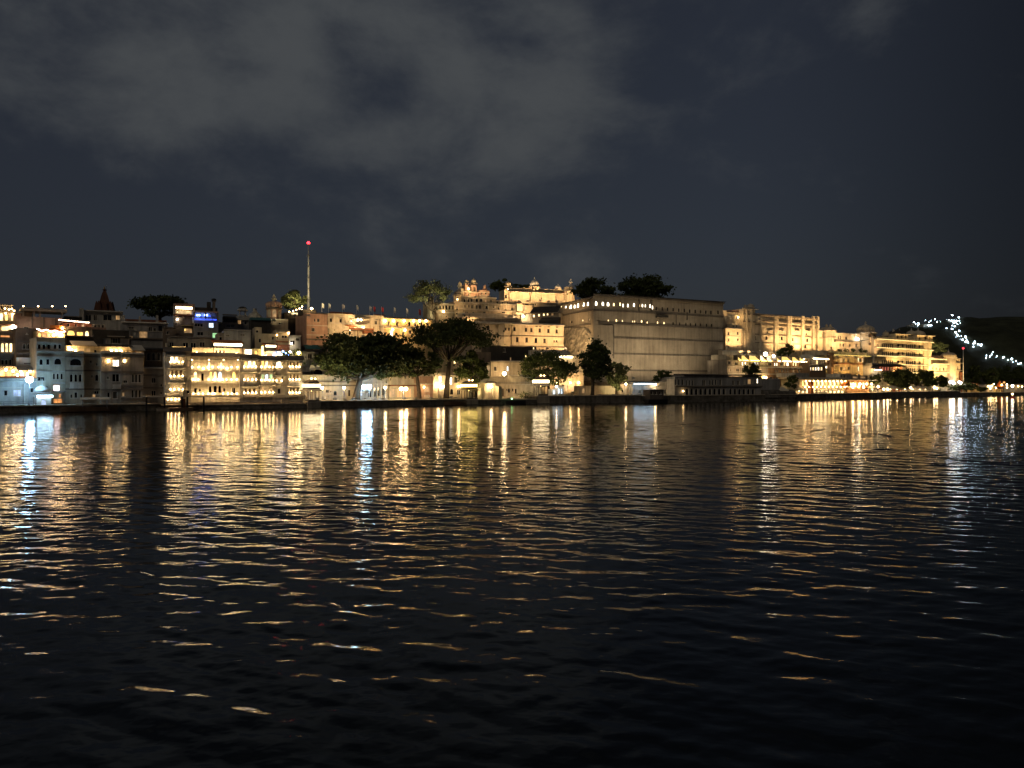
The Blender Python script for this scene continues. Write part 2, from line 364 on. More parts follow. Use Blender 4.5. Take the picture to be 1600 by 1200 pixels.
    def merlons(s, pl, pr, py, h=.7, step=1.1, mat='trim', y=.15):
        x0, x1 = s.U(pl), s.U(pr); z = s.Z(pl, py); n = int((x1-x0)/step)
        me = None
        for i in range(n):
            if me is None: me = MB().add([(-.35*step,0,0),(.35*step,0,0),(.35*step,0,h*.6),(0,0,h),(-.35*step,0,h*.6),(-.35*step,.3,0),(.35*step,.3,0),(.35*step,.3,h*.6),(0,.3,h),(-.35*step,.3,h*.6)],
                [(0,1,2,3,4),(9,8,7,6,5),(1,6,7,2),(2,7,8,3),(3,8,9,4),(5,0,4,9)]).mesh('merlon', mat)
            link('merlon', me, s.root, s.M @ T(x0+(i+.5)*step, y, z))

class Bld(Face):
    def __init__(s, name, label, cat, pxA, pxB, off=None, YA=None, YB=None, group=None, zb=None):
        YA = YA if YA is not None else S(pxA)+off; YB = YB if YB is not None else S(pxB)+off
        A = W(pxA, 600, YA); B = W(pxB, 600, YB)
        s.zb = zb if zb is not None else min(ground(A.x, A.y), ground(B.x, B.y))-.3
        s.Wm = None; s.root = None
        super().__init__(s, pxA, YA, pxB, YB)
        s.root = bpy.data.objects.new(name, None); col.objects.link(s.root); s.root.matrix_basis = s.Wm; s.root.empty_display_size = .5
        tag(s.root, label, cat, group)
    def face(s, pxA, YA, pxB, YB): return Face(s, pxA, YA, pxB, YB)

def thing(name, label, cat, loc, group=None, rz=0):
    o = bpy.data.objects.new(name, None); col.objects.link(o); o.location = loc; o.rotation_euler.z = rz; o.empty_display_size = .4
    return tag(o, label, cat, group)

FK = {'floodlights at the great bare wall': .95, 'floodlights at the wall corner': 2.2, 'floodlights at the golden facade': 4.2, 'floodlights at the cream palace wing': 2.9, 'floodlights at the palace terraces': 8.5, 'floodlights at the upper palace': 2.4,
      'floodlights at the cupolas': 5, 'floodlights along the ghat walls': 1.0, 'floodlights at the domed wing': 3.0, 'floodlights at the arcade palace': 8.5, 'floodlights at the golden annex': 4.4, 'floodlights at the pink house': 1.9, 'floodlights at the brick hotel': 10, 'floodlights at the golden parapet': 1.0, 'floodlights at the orange hotel': 7, 'floodlights at the retaining wall': 2.5}
def flood(f, px, py, out, tpx, tpy, power, deg=75, color=(1,.60,.26), label='small floodlight washing the wall above it', group='floodlights at the palace walls', blend=.7, r=.25):
    """a real floodlight on its bracket: housing, lens and the lamp itself"""
    p = f.Wm @ Vector((f.U(px), -out, f.Z(px, py))); t = f.Wm @ Vector((f.U(tpx), 0, f.Z(tpx, tpy)))
    o = thing('floodlight', label, 'floodlight', p, group)
    q = (t-p).to_track_quat('-Z', 'Y').to_matrix().to_4x4()
    key = 'flood'
    if key not in _sph:
        _sph[key] = (MB().box(-.35, .35, -.22, .22, -.02, .3).mesh('housing', 'metal'), MB().box(-.3, .3, -.18, .18, -.045, -.025).mesh('lens', 'lit_white'),
                     MB().box(-.45, -.38, -.05, .05, -.7, .1).box(.38, .45, -.05, .05, -.7, .1).box(-.45, .45, -.05, .05, -.78, -.7).mesh('bracket', 'metal'))
    h, l, br = _sph[key]
    link('housing', h, o, q); link('lens', l, o, q); link('bracket', br, o)
    la = bpy.data.lights.new('flood_lamp', 'SPOT'); la.energy = power*FK.get(group, 2.0); la.spot_size = R(deg); la.spot_blend = blend; la.color = color; la.shadow_soft_size = r
    lo = bpy.data.objects.new('flood_lamp', la); col.objects.link(lo); lo.parent = o; lo.matrix_basis = q @ T(0, 0, -.08)
    return o

def spot_at(label, px, py, Y, tx, ty, tY, power, deg, color):
    p, t = W(px, py, Y), W(tx, ty, tY); o = thing('floodlight', label, 'floodlight', p); q = (t-p).to_track_quat('-Z', 'Y').to_matrix().to_4x4(); h, l, br = _sph['flood']
    link('housing', h, o, q); link('lens', l, o, q); link('bracket', br, o); la = bpy.data.lights.new('flood_lamp', 'SPOT'); la.energy = power; la.spot_size = R(deg); la.spot_blend = .7; la.color = color; la.shadow_soft_size = .3
    lo = bpy.data.objects.new('flood_lamp', la); col.objects.link(lo); lo.parent = o; lo.matrix_basis = q @ T(0, 0, -.08)
    return o
# ---------------------------------------------------------------- setting: lake, land, hills
HILL = {}
WAVE_MIN, WAVE_MAX, WAVE_N, WAVE_DIR, WAVE_SPREAD, WAVE_SLOPE = .26, 2.5, 84, -13, 28, .062
def setting():
    # the lake: real wind waves where they can be seen, a plain sheet a hand lower under and beyond them
    tag(link('lake', MB().add([(-1600,-120,-.3),(1600,-120,-.3),(1600,1900,-.3),(-1600,1900,-.3)], [(0,1,2,3)]).mesh('lake', 'lake_water')), kind='structure')
    rr = np.concatenate([np.arange(3, 36, .10), np.arange(36, 72, .16), np.arange(72, 130, .24), np.arange(130, 250, .42), np.arange(250, 421, .6)])
    dr = np.gradient(rr); az = np.linspace(R(-47), R(47), 620)
    X = rr[:, None]*np.sin(az)[None]; Y = rr[:, None]*np.cos(az)[None]; Zw = np.zeros_like(X); sp = np.maximum(dr[:, None], rr[:, None]*(az[1]-az[0]))*np.ones_like(X)
    rn = np.random.RandomState(21); lams = np.exp(np.linspace(math.log(WAVE_MIN), math.log(WAVE_MAX), WAVE_N))
    for lam in lams:
        th = R(90+WAVE_DIR)+rn.normal()*R(WAVE_SPREAD); k = 2*math.pi/lam; s = WAVE_SLOPE*math.sqrt(2/WAVE_N)*(1.0 if lam < 1.0 else (1.0/lam)**.6)
        fade = np.clip((lam/sp-1.5)/1.1, 0, 1)
        ph = k*(X*math.cos(th)+Y*math.sin(th))+rn.rand()*6.283; Zw += fade*(s/k)*(np.sin(ph)+.18*np.cos(2*ph))
    gust = 1+.30*np.sin(X*.11+Y*.05+1)*np.sin(Y*.09-X*.03)+.18*np.sin(X*.31+2)*np.sin(Y*.21)
    Zw *= gust
    nr, na = X.shape; idx = np.arange(nr*na).reshape(nr, na); q = np.stack([idx[:-1, :-1], idx[:-1, 1:], idx[1:, 1:], idx[1:, :-1]], -1).reshape(-1, 4)
    q = q[:, ::-1]; me = bpy.data.meshes.new('lake'); n = len(q); me.vertices.add(nr*na); me.loops.add(n*4); me.polygons.add(n)
    me.vertices.foreach_set('co', np.stack([X, Y, Zw], -1).astype(np.float32).ravel()); me.loops.foreach_set('vertex_index', q.ravel().astype(np.int32))
    me.polygons.foreach_set('loop_start', np.arange(0, n*4, 4, dtype=np.int32)); me.polygons.foreach_set('loop_total', np.full(n, 4, np.int32)); me.polygons.foreach_set('use_smooth', np.ones(n, bool))
    me.update(); me.materials.append(MAT['lake_water']); tag(link('lake', me), kind='structure')
    pxs = list(range(-400, 2101, 50)); ds = [0.6, 6, 15, 30, 50, 90, 200, 420, 900]
    v = []; f = []
    for px in pxs:
        p = W(px, 600, S(px))
        for d in ds:
            x, y = p.x-.5*d, p.y+.87*d
            v.append((x, y, float(np.interp(d, *GD))-.35+(random.random()-.5)*.3*(d > 20)))
    n = len(ds)
    for i in range(len(pxs)-1):
        for j in range(n-1): a = i*n+j; f.append((a, a+n, a+n+1, a+1))
    tag(link('ground', MB().add(v, f).mesh('ground', 'soil')), kind='structure')
    # hills: heightfields with rough ground, far behind the town on the right
    def hill(name, Y0, Y1, ridge, seed, mat):
        rn = np.random.RandomState(seed); v = []; f = []; nx, ny = 90, 14
        x0, x1 = ridge[0][0], ridge[-1][0]
        ph = rn.rand(6, 3)*7
        for i in range(nx+1):
            px = x0+(x1-x0)*i/nx; top = np.interp(px, [a for a, _ in ridge], [b for _, b in ridge])
            for j in range(ny+1):
                t = j/ny; Y = Y0+(Y1-Y0)*t; H = (600-top)/FPX*Y1+CAMH+2
                prof = math.sin(min(t, 1)*math.pi*.5)**1.2
                X = (px-800)/FPX*Y1
                nz = sum(math.sin(X*(.03*(k+1))+ph[k, 0])*math.sin(Y*(.025*(k+1))+ph[k, 1])/(k+1) for k in range(5))*1.6
                v.append((X, Y, prof*H+nz*(.3+prof)*.8-2))
        for i in range(nx):
            for j in range(ny): a = i*(ny+1)+j; f.append((a, a+ny+1, a+ny+2, a+1))
        HILL.setdefault(seed, (v, nx, ny, x0, x1, Y0, Y1))
        o = link(name, MB().add(v, f).mesh(name, mat, True)); tag(o, kind='structure'); return o
    hill('hill', 620, 820, [(1180,598),(1280,570),(1360,540),(1405,512),(1450,504),(1492,497),(1505,504),(1540,532),(1580,556),(1640,580),(1700,597)], 3, 'scrub')
    hill('hill', 1150, 1500, [(1320,598),(1400,560),(1480,508),(1500,499),(1540,497),(1600,497),(1700,501),(1850,520),(2050,560),(2200,598)], 5, 'scrub')
    hill('hill', 1200, 1500, [(-700,570),(-300,575),(100,588),(400,598)], 8, 'scrub')
setting()
def hill_hit(px, py):
    v, nx, ny, x0, x1, Y0, Y1 = HILL[3]
    for k in range(200):
        Y = Y0+5+(Y1-Y0-6)*k/199; p = W(px, py, Y); c0 = 800+p.x*FPX/Y1; i = (c0-x0)/(x1-x0)*nx; j = (Y-Y0)/(Y1-Y0)*ny
        if not 0 <= i < nx: continue
        q = v[int(i)*(ny+1)+int(j)][2]*(1-j%1)+v[int(i)*(ny+1)+min(int(j)+1, ny)][2]*(j%1)
        if q >= p.z-1.5: return p, q
    return p, q

# ---------------------------------------------------------------- trees
def tree(name, label, px, Y, pyb, pt, pb, wp, group=None, n=3500, leaf='leaf', cpx=None, size=.5, trunk=.45, clumps=26, flat=1.0, hollow=.35, seed=1, limbs=9, dep=.8, sink=0.5, low=-.8):
    rn = np.random.RandomState(seed); base = W(px, pyb, Y); base.z -= sink
    cpx = px if cpx is None else cpx
    top, bot = W(cpx, pt, Y), W(cpx, pb, Y); c = (top+bot)/2-base; rx = wp/2/FPX*Y; rz = (top.z-bot.z)/2
    o = thing(name, label, 'tree', base, group)
    # clump centres through the crown, mostly towards its surface; a few strays break the outline
    C = []; clumps = int(clumps*1.5)
    while len(C) < clumps:
        d = rn.normal(size=3); d /= np.linalg.norm(d)
        if d[2] < low and rn.rand() < (.5 if low < -.7 else .93): continue
        rr = hollow+(.90-hollow)*rn.rand()**.6
        C.append((d*rr, .17+.17*rn.rand()))
    V = np.zeros((n*4, 3)); per = rn.randint(0, clumps, n)
    cc = np.array([a for a, _ in C])[per]; cr = np.array([b for _, b in C])[per][:, None]
    g = rn.normal(size=(n, 3)); g /= np.linalg.norm(g, axis=1)[:, None]
    spread = np.where(rn.rand(n, 1) < .12, 1.7, 1.0)
    pos = cc+g*cr*spread*(rn.rand(n, 1)**.5)*np.array([1, 1, .75])
    pos *= np.array([rx, rx*dep, rz*flat]); pos += np.array(c)
    a = rn.normal(size=(n, 3)); a /= np.linalg.norm(a, axis=1)[:, None]; b = np.cross(a, rn.normal(size=(n, 3))); b /= np.linalg.norm(b, axis=1)[:, None]
    sz = size*(.5+.8*rn.rand(n, 1))
    for k, (i, j) in enumerate(((-1, -.15), (.1, -.55), (1, .1), (-.1, .55))): V[k::4] = pos+a*sz*i*.7+b*sz*j
    me = bpy.data.meshes.new('crown'); me.vertices.add(n*4); me.loops.add(n*4); me.polygons.add(n)
    me.vertices.foreach_set('co', V.ravel()); me.loops.foreach_set('vertex_index', np.arange(n*4)); me.polygons.foreach_set('loop_start', np.arange(0, n*4, 4))
    me.polygons.foreach_set('loop_total', np.full(n, 4)); me.update(); me.validate(); me.materials.append(MAT[leaf])
    link('crown', me, o)
    fork = Vector((c.x*.55, c.y*.5, max(c.z-rz*.75, c.z*.45)))
    m = MB().tube([(0,0,-.6),(c.x*.1+.1,0,fork.z*.35),tuple(fork)], [trunk*1.35, trunk, trunk*.75], 8)
    link('trunk', m.mesh('trunk', 'bark', True), o)
    for i in np.linspace(0, clumps-1, limbs).astype(int):
        e = Vector(C[i][0]*np.array([rx, rx*dep, rz*flat]))+c; mid = fork.lerp(e, .5)+Vector((0, 0, -.12*(e-fork).length+rn.rand()*.5))
        link('limb', MB().tube([tuple(fork-Vector((0,0,.3))), tuple(mid), tuple(e)], [trunk*.55, trunk*.33, trunk*.1], 5).mesh('limb', 'bark', True), o)
    return o
def shrub(name, label, px, Y, pyb, hp, wp, group=None, n=500, leaf='leaf', seed=1, size=.3):
    rn = np.random.RandomState(seed); base = W(px, pyb, Y); h = hp/FPX*Y; r = wp/2/FPX*Y
    o = thing(name, label, 'shrub', base, group)
    g = rn.normal(size=(n, 3)); g /= np.linalg.norm(g, axis=1)[:, None]; pos = g*(rn.rand(n, 1)**.4)*np.array([r, r*.8, h/2])+np.array([0, 0, h/2])
    pos[:, 0] += .15*r*np.sin(pos[:, 2]*4); a = rn.normal(size=(n, 3)); b = rn.normal(size=(n, 3)); a /= np.linalg.norm(a, axis=1)[:, None]; b /= np.linalg.norm(b, axis=1)[:, None]
    V = np.zeros((n*4, 3)); sz = size*(.5+.8*rn.rand(n, 1))
    for k, (i, j) in enumerate(((-1, -.15), (.1, -.55), (1, .1), (-.1, .55))): V[k::4] = pos+a*sz*i*.7+b*sz*j
    me = bpy.data.meshes.new('foliage'); me.from_pydata(V.tolist(), [], np.arange(n*4).reshape(n, 4).tolist()); me.materials.append(MAT[leaf]); link('foliage', me, o)
    st = MB()
    for k in range(4): st.tube([(0,0,-.3),(r*.4*math.cos(k*1.6),r*.3*math.sin(k*1.6),h*.6)], [.06,.03], 5)
    link('stem', st.mesh('stem', 'bark'), o); return o

# ---------------------------------------------------------------- street furniture
def lamp_post(label, px, py, Y, bulb='bulb_big', r=.28, group='lamp posts on the ghat', base=None, arms=1):
    top = W(px, py, Y); zb = base if base is not None else ground(top.x, top.y)-.1
    o = thing('lamp_post', label, 'lamp post', (top.x, top.y, zb), group); h = max(top.z-zb, .6)
    link('pole', MB().lathe(0, 0, [(.12, 0), (.12, .35), (.06, .5), (.05, h-r)], 8).mesh('pole', 'metal', True), o)
    for k in range(arms):
        dx = (k-(arms-1)/2)*r*2.6
        if arms > 1: link('arm', MB().box(min(0, dx), max(0, dx), -.03, .03, h-r-.08, h-r).mesh('arm', 'metal'), o)
        link('globe', ball(bulb, r), o, T(dx, 0, h))
        link('cap', MB().lathe(dx, 0, [(r*.7, h+r*.8), (r*.3, h+r*1.15), (.02, h+r*1.5)], 8).mesh('cap', 'metal'), o)
    return o
def mast(label, px, ptop, pbase, Y, lampmat='bulb_red', r=.3, wid=.22):
    t, b = W(px, ptop, Y), W(px, pbase, Y); o = thing('radio_mast', label, 'mast', b); h = t.z-b.z
    link('pole', MB().lathe(0, 0, [(wid*1.5, -3), (wid*1.5, .5), (wid, .8), (wid*.7, h*.6), (wid*.45, h)], 8).mesh('pole', 'pole_paint', True), o)
    link('base_plate', MB().box(-wid*3, wid*3, -wid*3, wid*3, -.2, .15).mesh('base_plate', 'metal'), o)
    for k in range(1, 6): link('collar', MB().lathe(0, 0, [(wid*1.25, h*k/6-.15), (wid*1.25, h*k/6+.15)], 8).mesh('collar', 'metal'), o)
    link('lamp', ball(lampmat, r), o, T(0, 0, h+r)); link('lamp_cage', MB().lathe(0, 0, [(r*.5, h-.1), (r*.9, h), (r*.9, h+.1)], 8).mesh('lamp_cage', 'metal'), o)
    return o
def flag(label, px, ptop, pbase, Y, cloth, group='flags along the long pink roof'):
    t, b = W(px, ptop, Y), W(px, pbase, Y); o = thing('flag', label, 'flag', b, group); h = t.z-b.z
    link('pole', MB().lathe(0, 0, [(.05, -.6), (.04, h)], 6).mesh('pole', 'pole_paint'), o)
    v = []; n = 6
    for i in range(n+1):
        for j in (0, 1): v.append((.05+.16*i*(.5 if j == 0 else .55), .12*math.sin(i*1.3), h-.1-j*h*.62-.05*i*i*.2))
    m = MB().add(v+[(a, b_+.02, c) for a, b_, c in v], [(2*i, 2*i+1, 2*i+3, 2*i+2) for i in range(n)]+[(2*i+2*n+4, 2*i+2*n+2, 2*i+2*n+3, 2*i+2*n+5)[::-1] for i in range(0)])
    link('cloth', m.mesh('cloth', cloth), o); return o
def fairy(label, pts, mat='fairy', n=26, r=.11, group=None, sag=.25):
    """a string of small bulbs on its wire between two points (px, py, Y)"""
    a, b = W(*pts[0]), W(*pts[1]); o = thing('string_lights', label, 'string lights', a, group)
    P = [(b-a)*(i/(n-1))+Vector((0, 0, -sag*math.sin(math.pi*i*3/(n-1))**2)) for i in range(n)]
    link('wire', MB().tube([tuple(p+Vector((0, 0, .1))) for p in P], [.015]*n, 4).mesh('wire', 'black'), o)
    for p in P: link('bulb', ball(mat, r, 6), o, T(*p))
    return o
def bar(label, pl, pr, py, Y, Y2=None, mat='tube', th=.22, name='tube_light', out=.2):
    """a fluorescent batten: tray and glowing tube"""
    a, b = W(pl, py, Y), W(pr, py, Y2 or Y); d = b-a; o = thing(name, label, 'tube light', a, rz=math.atan2(d.y, d.x)); L_ = d.xy.length
    link('tray', MB().box(0, L_, 0, .16, th, th+.1).mesh('tray', 'metal'), o)
    link('tube', MB().box(.05, L_-.05, .0, .12, 0, th-.01).mesh('tube', mat), o); return o
def boat(label, px, py, Y, Lm, rz=0, canopy=False, mat='wood', lamp=None):
    p = W(px, py, Y); o = thing('boat', label, 'boat', (p.x, p.y, .02), 'boats', rz)
    secs = [(-.5,.25,.5),(-.3,.8,.28),(0,1,.22),(.3,.8,.3),(.5,.06,.65)]; v = []; f = []
    for t, w, s in secs:
        x = t*Lm; hw = w*Lm*.13
        v += [(x,-hw,.75+s*.5),(x,-hw*.75,.1),(x,0,-.15),(x,hw*.75,.1),(x,hw,.75+s*.5),(x,hw*.8,.35),(x,-hw*.8,.35)]
    for i in range(4):
        for j in range(7): a, b = i*7+j, i*7+(j+1) % 7; f.append((a, b, b+7, a+7))
    f += [tuple(range(7))[::-1], tuple(range(28, 35))]
    link('hull', MB().add(v, f).mesh('hull', mat), o)
    for t in (-.2, .1): link('thwart', MB().box(t*Lm-.15, t*Lm+.15, -.11*Lm, .11*Lm, .55, .63).mesh('thwart', 'wood'), o)
    if canopy:
        for sx in (-.3, .25):
            for sy in (-.1, .1): link('post', MB().box(sx*Lm-.04, sx*Lm+.04, sy*Lm-.04, sy*Lm+.04, .5, 2.3).mesh('post', 'metal'), o)
        link('canopy', MB().ext([(-.13*Lm, 2.25), (0, 2.6), (.13*Lm, 2.25), (.13*Lm, 2.18), (0, 2.5), (-.13*Lm, 2.18)], -.36*Lm, .3*Lm).mesh('canopy', 'canvas'), o)
    if lamp: link('lamp', ball(lamp, .16), o, T(-.2*Lm, 0, 1.4))
    return o
def quay(label, pl, pr, pt, off=0.0, depth=7, mat='quay', cope='paving', steps=2):
    b = Bld('quay_wall', label, 'quay wall', pl, pr, off, zb=-1.5); x1 = b.U(pr); z = b.Z((pl+pr)/2, pt)
    b.part('wall', MB().box(0, x1, 0, depth, 0, z), mat); b.part('coping', MB().box(0, x1, -.18, depth, z+.003, z+.22), cope)
    for k in range(steps): b.part('step', MB().box(0, x1, -.35*(k+1), -.001-.35*k, 0, 1.5+.28*(steps-k)-.1), mat)
    return b
def railing(label, pl, pr, pt, pb, Y, Y2=None, mat='metal', step=1.2):
    a, b = W(pl, pb, Y), W(pr, pb, Y2 or Y); d = b-a; h = W(pl, pt, Y).z-a.z; L_ = d.xy.length; b.z = a.z
    o = thing('railing', label, 'railing', a, rz=math.atan2(d.y, d.x))
    n = max(2, int(L_/step)); me = MB().box(-.05, .05, -.05, .05, -.2, h).mesh('post', mat)
    for i in range(n+1): link('post', me, o, T(L_*i/n, 0, 0))
    for zz in (h, h*.55): link('rail', MB().box(0, L_, -.04, .04, zz-.05, zz+.05).mesh('rail', mat), o)
    return o
def parasol(label, px, pt, pb, Y, wp, mat='canvas', lamp=None, group='parasols on the terraces'):
    t, b = W(px, pt, Y), W(px, pb, Y); o = thing('parasol', label, 'parasol', b, group); h = t.z-b.z; r = wp/2/FPX*Y
    link('pole', MB().lathe(0, 0, [(.3, -.05), (.3, .08), (.05, .12), (.04, h)], 8).mesh('pole', 'wood'), o)
    link('canopy', MB().lathe(0, 0, [(r, h*.68), (r*1.0, h*.74), (r*.5, h*.88), (.05, h)], 8).mesh('canopy', mat), o)
    if lamp: link('lamp', ball(lamp, .16), o, T(.1, -.1, h*.62))
    return o
def tent(label, pl, pr, pt, pb, Y, mat='canvas', lamp='bulb_soft', group='lit tents on the waterfront terrace', Y2=None, dep=3.0, hip=.45, posts=2):
    a, b = W(pl, pb, Y), W(pr, pb, Y2 or Y); d = b-a; L_ = d.xy.length; h = W(pl, pt, Y).z-a.z
    o = thing('tent', label, 'tent', a, group, math.atan2(d.y, d.x)); e = h*(1-hip)
    for i in range(posts+1):
        for yy in (0, dep): link('post', MB().box(L_*i/posts-.06, L_*i/posts+.06, yy-.06, yy+.06, -.3, e).mesh('post', 'pole_paint'), o)
    v = [(-.3,-.3,e),(L_+.3,-.3,e),(L_+.3,dep+.3,e),(-.3,dep+.3,e),(L_*.3,dep*.5,h),(L_*.7,dep*.5,h)]
    v2 = [(x, y, z+.05) for x, y, z in v]
    link('canopy', MB().add(v+v2, [(0,1,5,4)[::-1],(1,2,5)[::-1],(2,3,4,5)[::-1],(3,0,4)[::-1],(6,7,11,10),(7,8,11),(8,9,10,11),(9,6,10),(0,1,7,6),(1,2,8,7),(2,3,9,8),(3,0,6,9)]).mesh('canopy', mat), o)
    link('valance', MB().box(-.3, L_+.3, -.33, -.301, e-.35, e).mesh('valance', mat), o)
    if lamp:
        k = max(1, int(L_/3))
        for i in range(k): link('lamp', ball(lamp, .2), o, T(L_*(i+.5)/k, dep*.3, e-.25))
    return o
# ================================================================ waterfront walls
quay('dark stone quay wall under the blue lit shore at far left', -70, 252, 634.5)
quay('dark stone quay under the cream hotel with glowing bays', 252, 478, 633)
quay('ghat wall with sloping ramps under the big dark trees', 478, 742, 626.5, steps=1)
quay('stone quay between the gateway and the kiosk landing', 742, 838, 625, steps=1)
quay('dark quay wall under the bushy tree and white cabin', 838, 1002, 619, steps=1)
quay('low black quay in front of the dark colonnaded house', 1002, 1238, 618, steps=2)
quay('dark quay under the bright hotel terrace tents', 1238, 1378, 615.5, steps=1)
quay('dark quay under the round trees on the right', 1378, 1500, 612.5, steps=1)
quay('low bank wall at the far right shore', 1500, 1760, 613, steps=1)
for px in (541, 601, 650, 690):                 # sloping ramps down the ghat wall
    Y = S(px); p = W(px, 634, Y); o = thing('stone_ramp', 'pale sloping stone ramp edge on the dark ghat wall', 'ramp', (p.x, p.y, 0), 'sloping ramps on the ghat wall', .55)
    link('slab', MB().ext([(-.25, -.6), (-.25, .2), (1.0, 1.75), (1.0, -.6)], -.3, .3).mesh('slab', 'stone'), o); link('edge', MB().ext([(-.3, .2), (-.3, .32), (1.0, 1.9), (1.0, 1.76)], -.42, .42).mesh('edge', 'paving'), o)
railing('thin metal railing on the blue lit quay', -20, 57, 628, 634, S(18)+1.2, S(57)+1.2)
railing('pale railing on the ghat beside the lit kiosk', 505, 540, 618, 624, S(505)+1.5, S(540)+1.5, 'pole_paint')

# ================================================================ left town: front row
b = Bld('shore_house', 'pale house on the quay lit blue by the big lamp', 'house', -40, 57, 5)
b.wall(-40, 57, 592, None, 7, 'palewall', [(9,614,6,8), (27,614,13,10,'r','lit_violet'), (50,609,5,8), (-14,614,7,8), (45,588.5,1,1)][:4]); b.cornice(-40, 57, 596, .4, .25)
b.ledge(-40, 57, 606, .15, .15); b.box('buttress', 36, 44, 600, None, -.5, 0, 'palewall')
b.box('terrace_floor', -40, 58, 590.5, 592, -1.2, 6, 'stone')
bc = Bld('cafe_terrace', 'open cafe terrace glowing orange and white at left edge', 'cafe', -40, 58, 9)
bc.wall(-40, 60, 572, 591, 5, 'beige', [(4,583,9,11,'a','lit_gold'), (15,583,8,10,'r','lit_orange'), (24,584,6,9,'r','lit_red'), (35,585,8,8,'r','lit_violet'), (43,585,6,8,'r','lit_cool')])
bc.part('awning', MB().ext([(.1, bc.Z(25, 572)), (-2.2, bc.Z(25, 578)), (-2.2, bc.Z(25, 579)), (.1, bc.Z(25, 573.5))], bc.U(25), bc.U(60)), 'grey')
for px, py in ((8,578), (19,580), (31,581), (45,580.5), (26,586)): bc.lamp(px, py, 1.5, 'bulb', .2)
bc.part('counter', MB().box(bc.U(-30), bc.U(52), -1.6, -1.4, bc.Z(0, 590.5), bc.Z(0, 588)), 'rust')
lamp_post('brilliant blue white street lamp above the quay at left', 46, 593, S(46)+1.4, 'bulb_cool', .6, 'bright quay lamps')
b = Bld('town_house', 'tall house with three coloured lit windows at the left edge', 'house', -50, 25, 13)
b.wall(-50, 25, 517, None, 8, 'brown', [(4,543,5,14,'a','lit_warm'), (10.5,543,5,14,'a','lit_warm'), (17,543,5,14,'a','lit_warm'), (4,566,5,8), (10,566,5,8), (16,566,4,9), (-10,543,5,14,'a'), (-10,566,5,8)])
b.ledge(-50, 25, 553, .7, .2, 'trim_dark'); b.cornice(-50, 25, 534, .7, .4, 'trim_dark'); b.ledge(-50, 25, 573, .2, .3); b.part('balcony_rail', MB().box(b.U(-50), b.U(24), -.7, -.6, b.Z(0, 553), b.Z(0, 550)), 'trim_dark')
b.box('sign_strip', 1, 15, 524, 526.5, -.12, .01, 'lit_orange')
b = Bld('roof_terrace', 'orange lit terrace room above the coloured windows', 'terrace', -50, 25, 17)
b.wall(-50, 24, 507, 519, 5, 'yellow', [(-5,513,10,6,'r','lit_orange'), (8,513,12,6,'r','lit_gold')]); b.cornice(-50, 25, 506, .8, .3, 'rust'); b.lamp(21, 512, .8, 'bulb_white', .45)
b = Bld('rooftop_restaurant', 'yellow lit rooftop restaurant with bulbs at top left corner', 'restaurant', -50, 26, 24)
b.wall(-50, 24, 486, 506, 6, 'cream', [(2,495,6,12,'a','lit_warm'), (10,495,5,11,'a','lit_gold'), (19,496,4,10,'a','lit_warm'), (-12,495,6,12,'a','lit_warm')]); b.wall(-50, 19, 475, 486, 5, 'stone', [(3,480,5,5), (13,480,4,5)], y=1.0); b.cornice(-50, 20, 474.5, .5, .3)
for px, py in ((8,482.5), (14,484), (18.5,483), (22,486), (9,490), (20,491), (-5,484)): b.lamp(px, py, .5, 'bulb_soft', .15)
b = Bld('town_house', 'plain brown house below the flat terrace roof with lamps', 'house', 24, 57, 11)
b.wall(24, 57.5, 512, None, 8, 'brown', [(38,541,5,8,'a'), (45,541,5,8,'a'), (52,541,5,8,'a'), (42,521,2,2,'r','lit_dim')]); b.ledge(24, 57, 533, .2, .3, 'trim_dark'); b.ledge(26, 57, 551, .8, .25, 'trim_dark')
b.box('terrace_wall', 25, 58, 558.5, 572, -1.0, .02, 'white'); b.box('terrace_beam', 36, 48, 567, 569, -1.15, -1.0, 'trim_dark')
b = Bld('town_house', 'pinkish brown block with recessed panels under the flat terrace', 'house', 25, 100, 19)
b.wall(25, 33, 489, None, 8, 'pink'); b.wall(33, 98, 495.5, None, 8, 'pink', [(41,512,9,2.5)], pref=65)
for px in (50, 68.5, 87): b.box('pilaster', px-.7, px+.7, 496, 512, -.18, .01, 'trim_dark')
b.cornice(25, 34, 489, .4, .3)
b = Bld('roof_terrace', 'flat roofed terrace on posts with four small lamps along its parapet', 'terrace', 29, 105, 24)
z1 = b.Z(65, 482); z0 = b.Z(65, 487); b.part('roof_slab', MB().box(b.U(31), b.U(104), -1, 6, z0, z0+.35), 'trim'); b.part('parapet', MB().box(b.U(31), b.U(104), -.9, -.7, z0+.353, z1), 'grey')
b.wall(33, 98, 496, None, 6, 'brown', y=.3)
for px in (53, 62, 96, 36): b.part('post', MB().box(b.U(px)-.15, b.U(px)+.15, -.5, -.2, b.Z(px, 497), z0), 'trim')
for px in (36, 59, 81, 101.5): b.lamp(px, 479, .9, 'bulb_soft', .13)
b.part('rear_wall', MB().box(b.U(33), b.U(52), 2.0, 2.3, b.Z(60, 497), z0), 'brown')
b = Bld('town_house', 'cream house with five arches in a row above the blue dome', 'house', 57, 100.5, 5)
b.wall(57, 81, 527, None, 8, 'cream', [(61.5,541.5,5,7.5,'a'), (69,541.5,5,7.5,'a'), (76.5,541.5,5,7.5,'a'), (64.5,565.5,6.5,9,'a'), (75,565,6,9.5), (64,592,12,6), (73,607,5,7)])
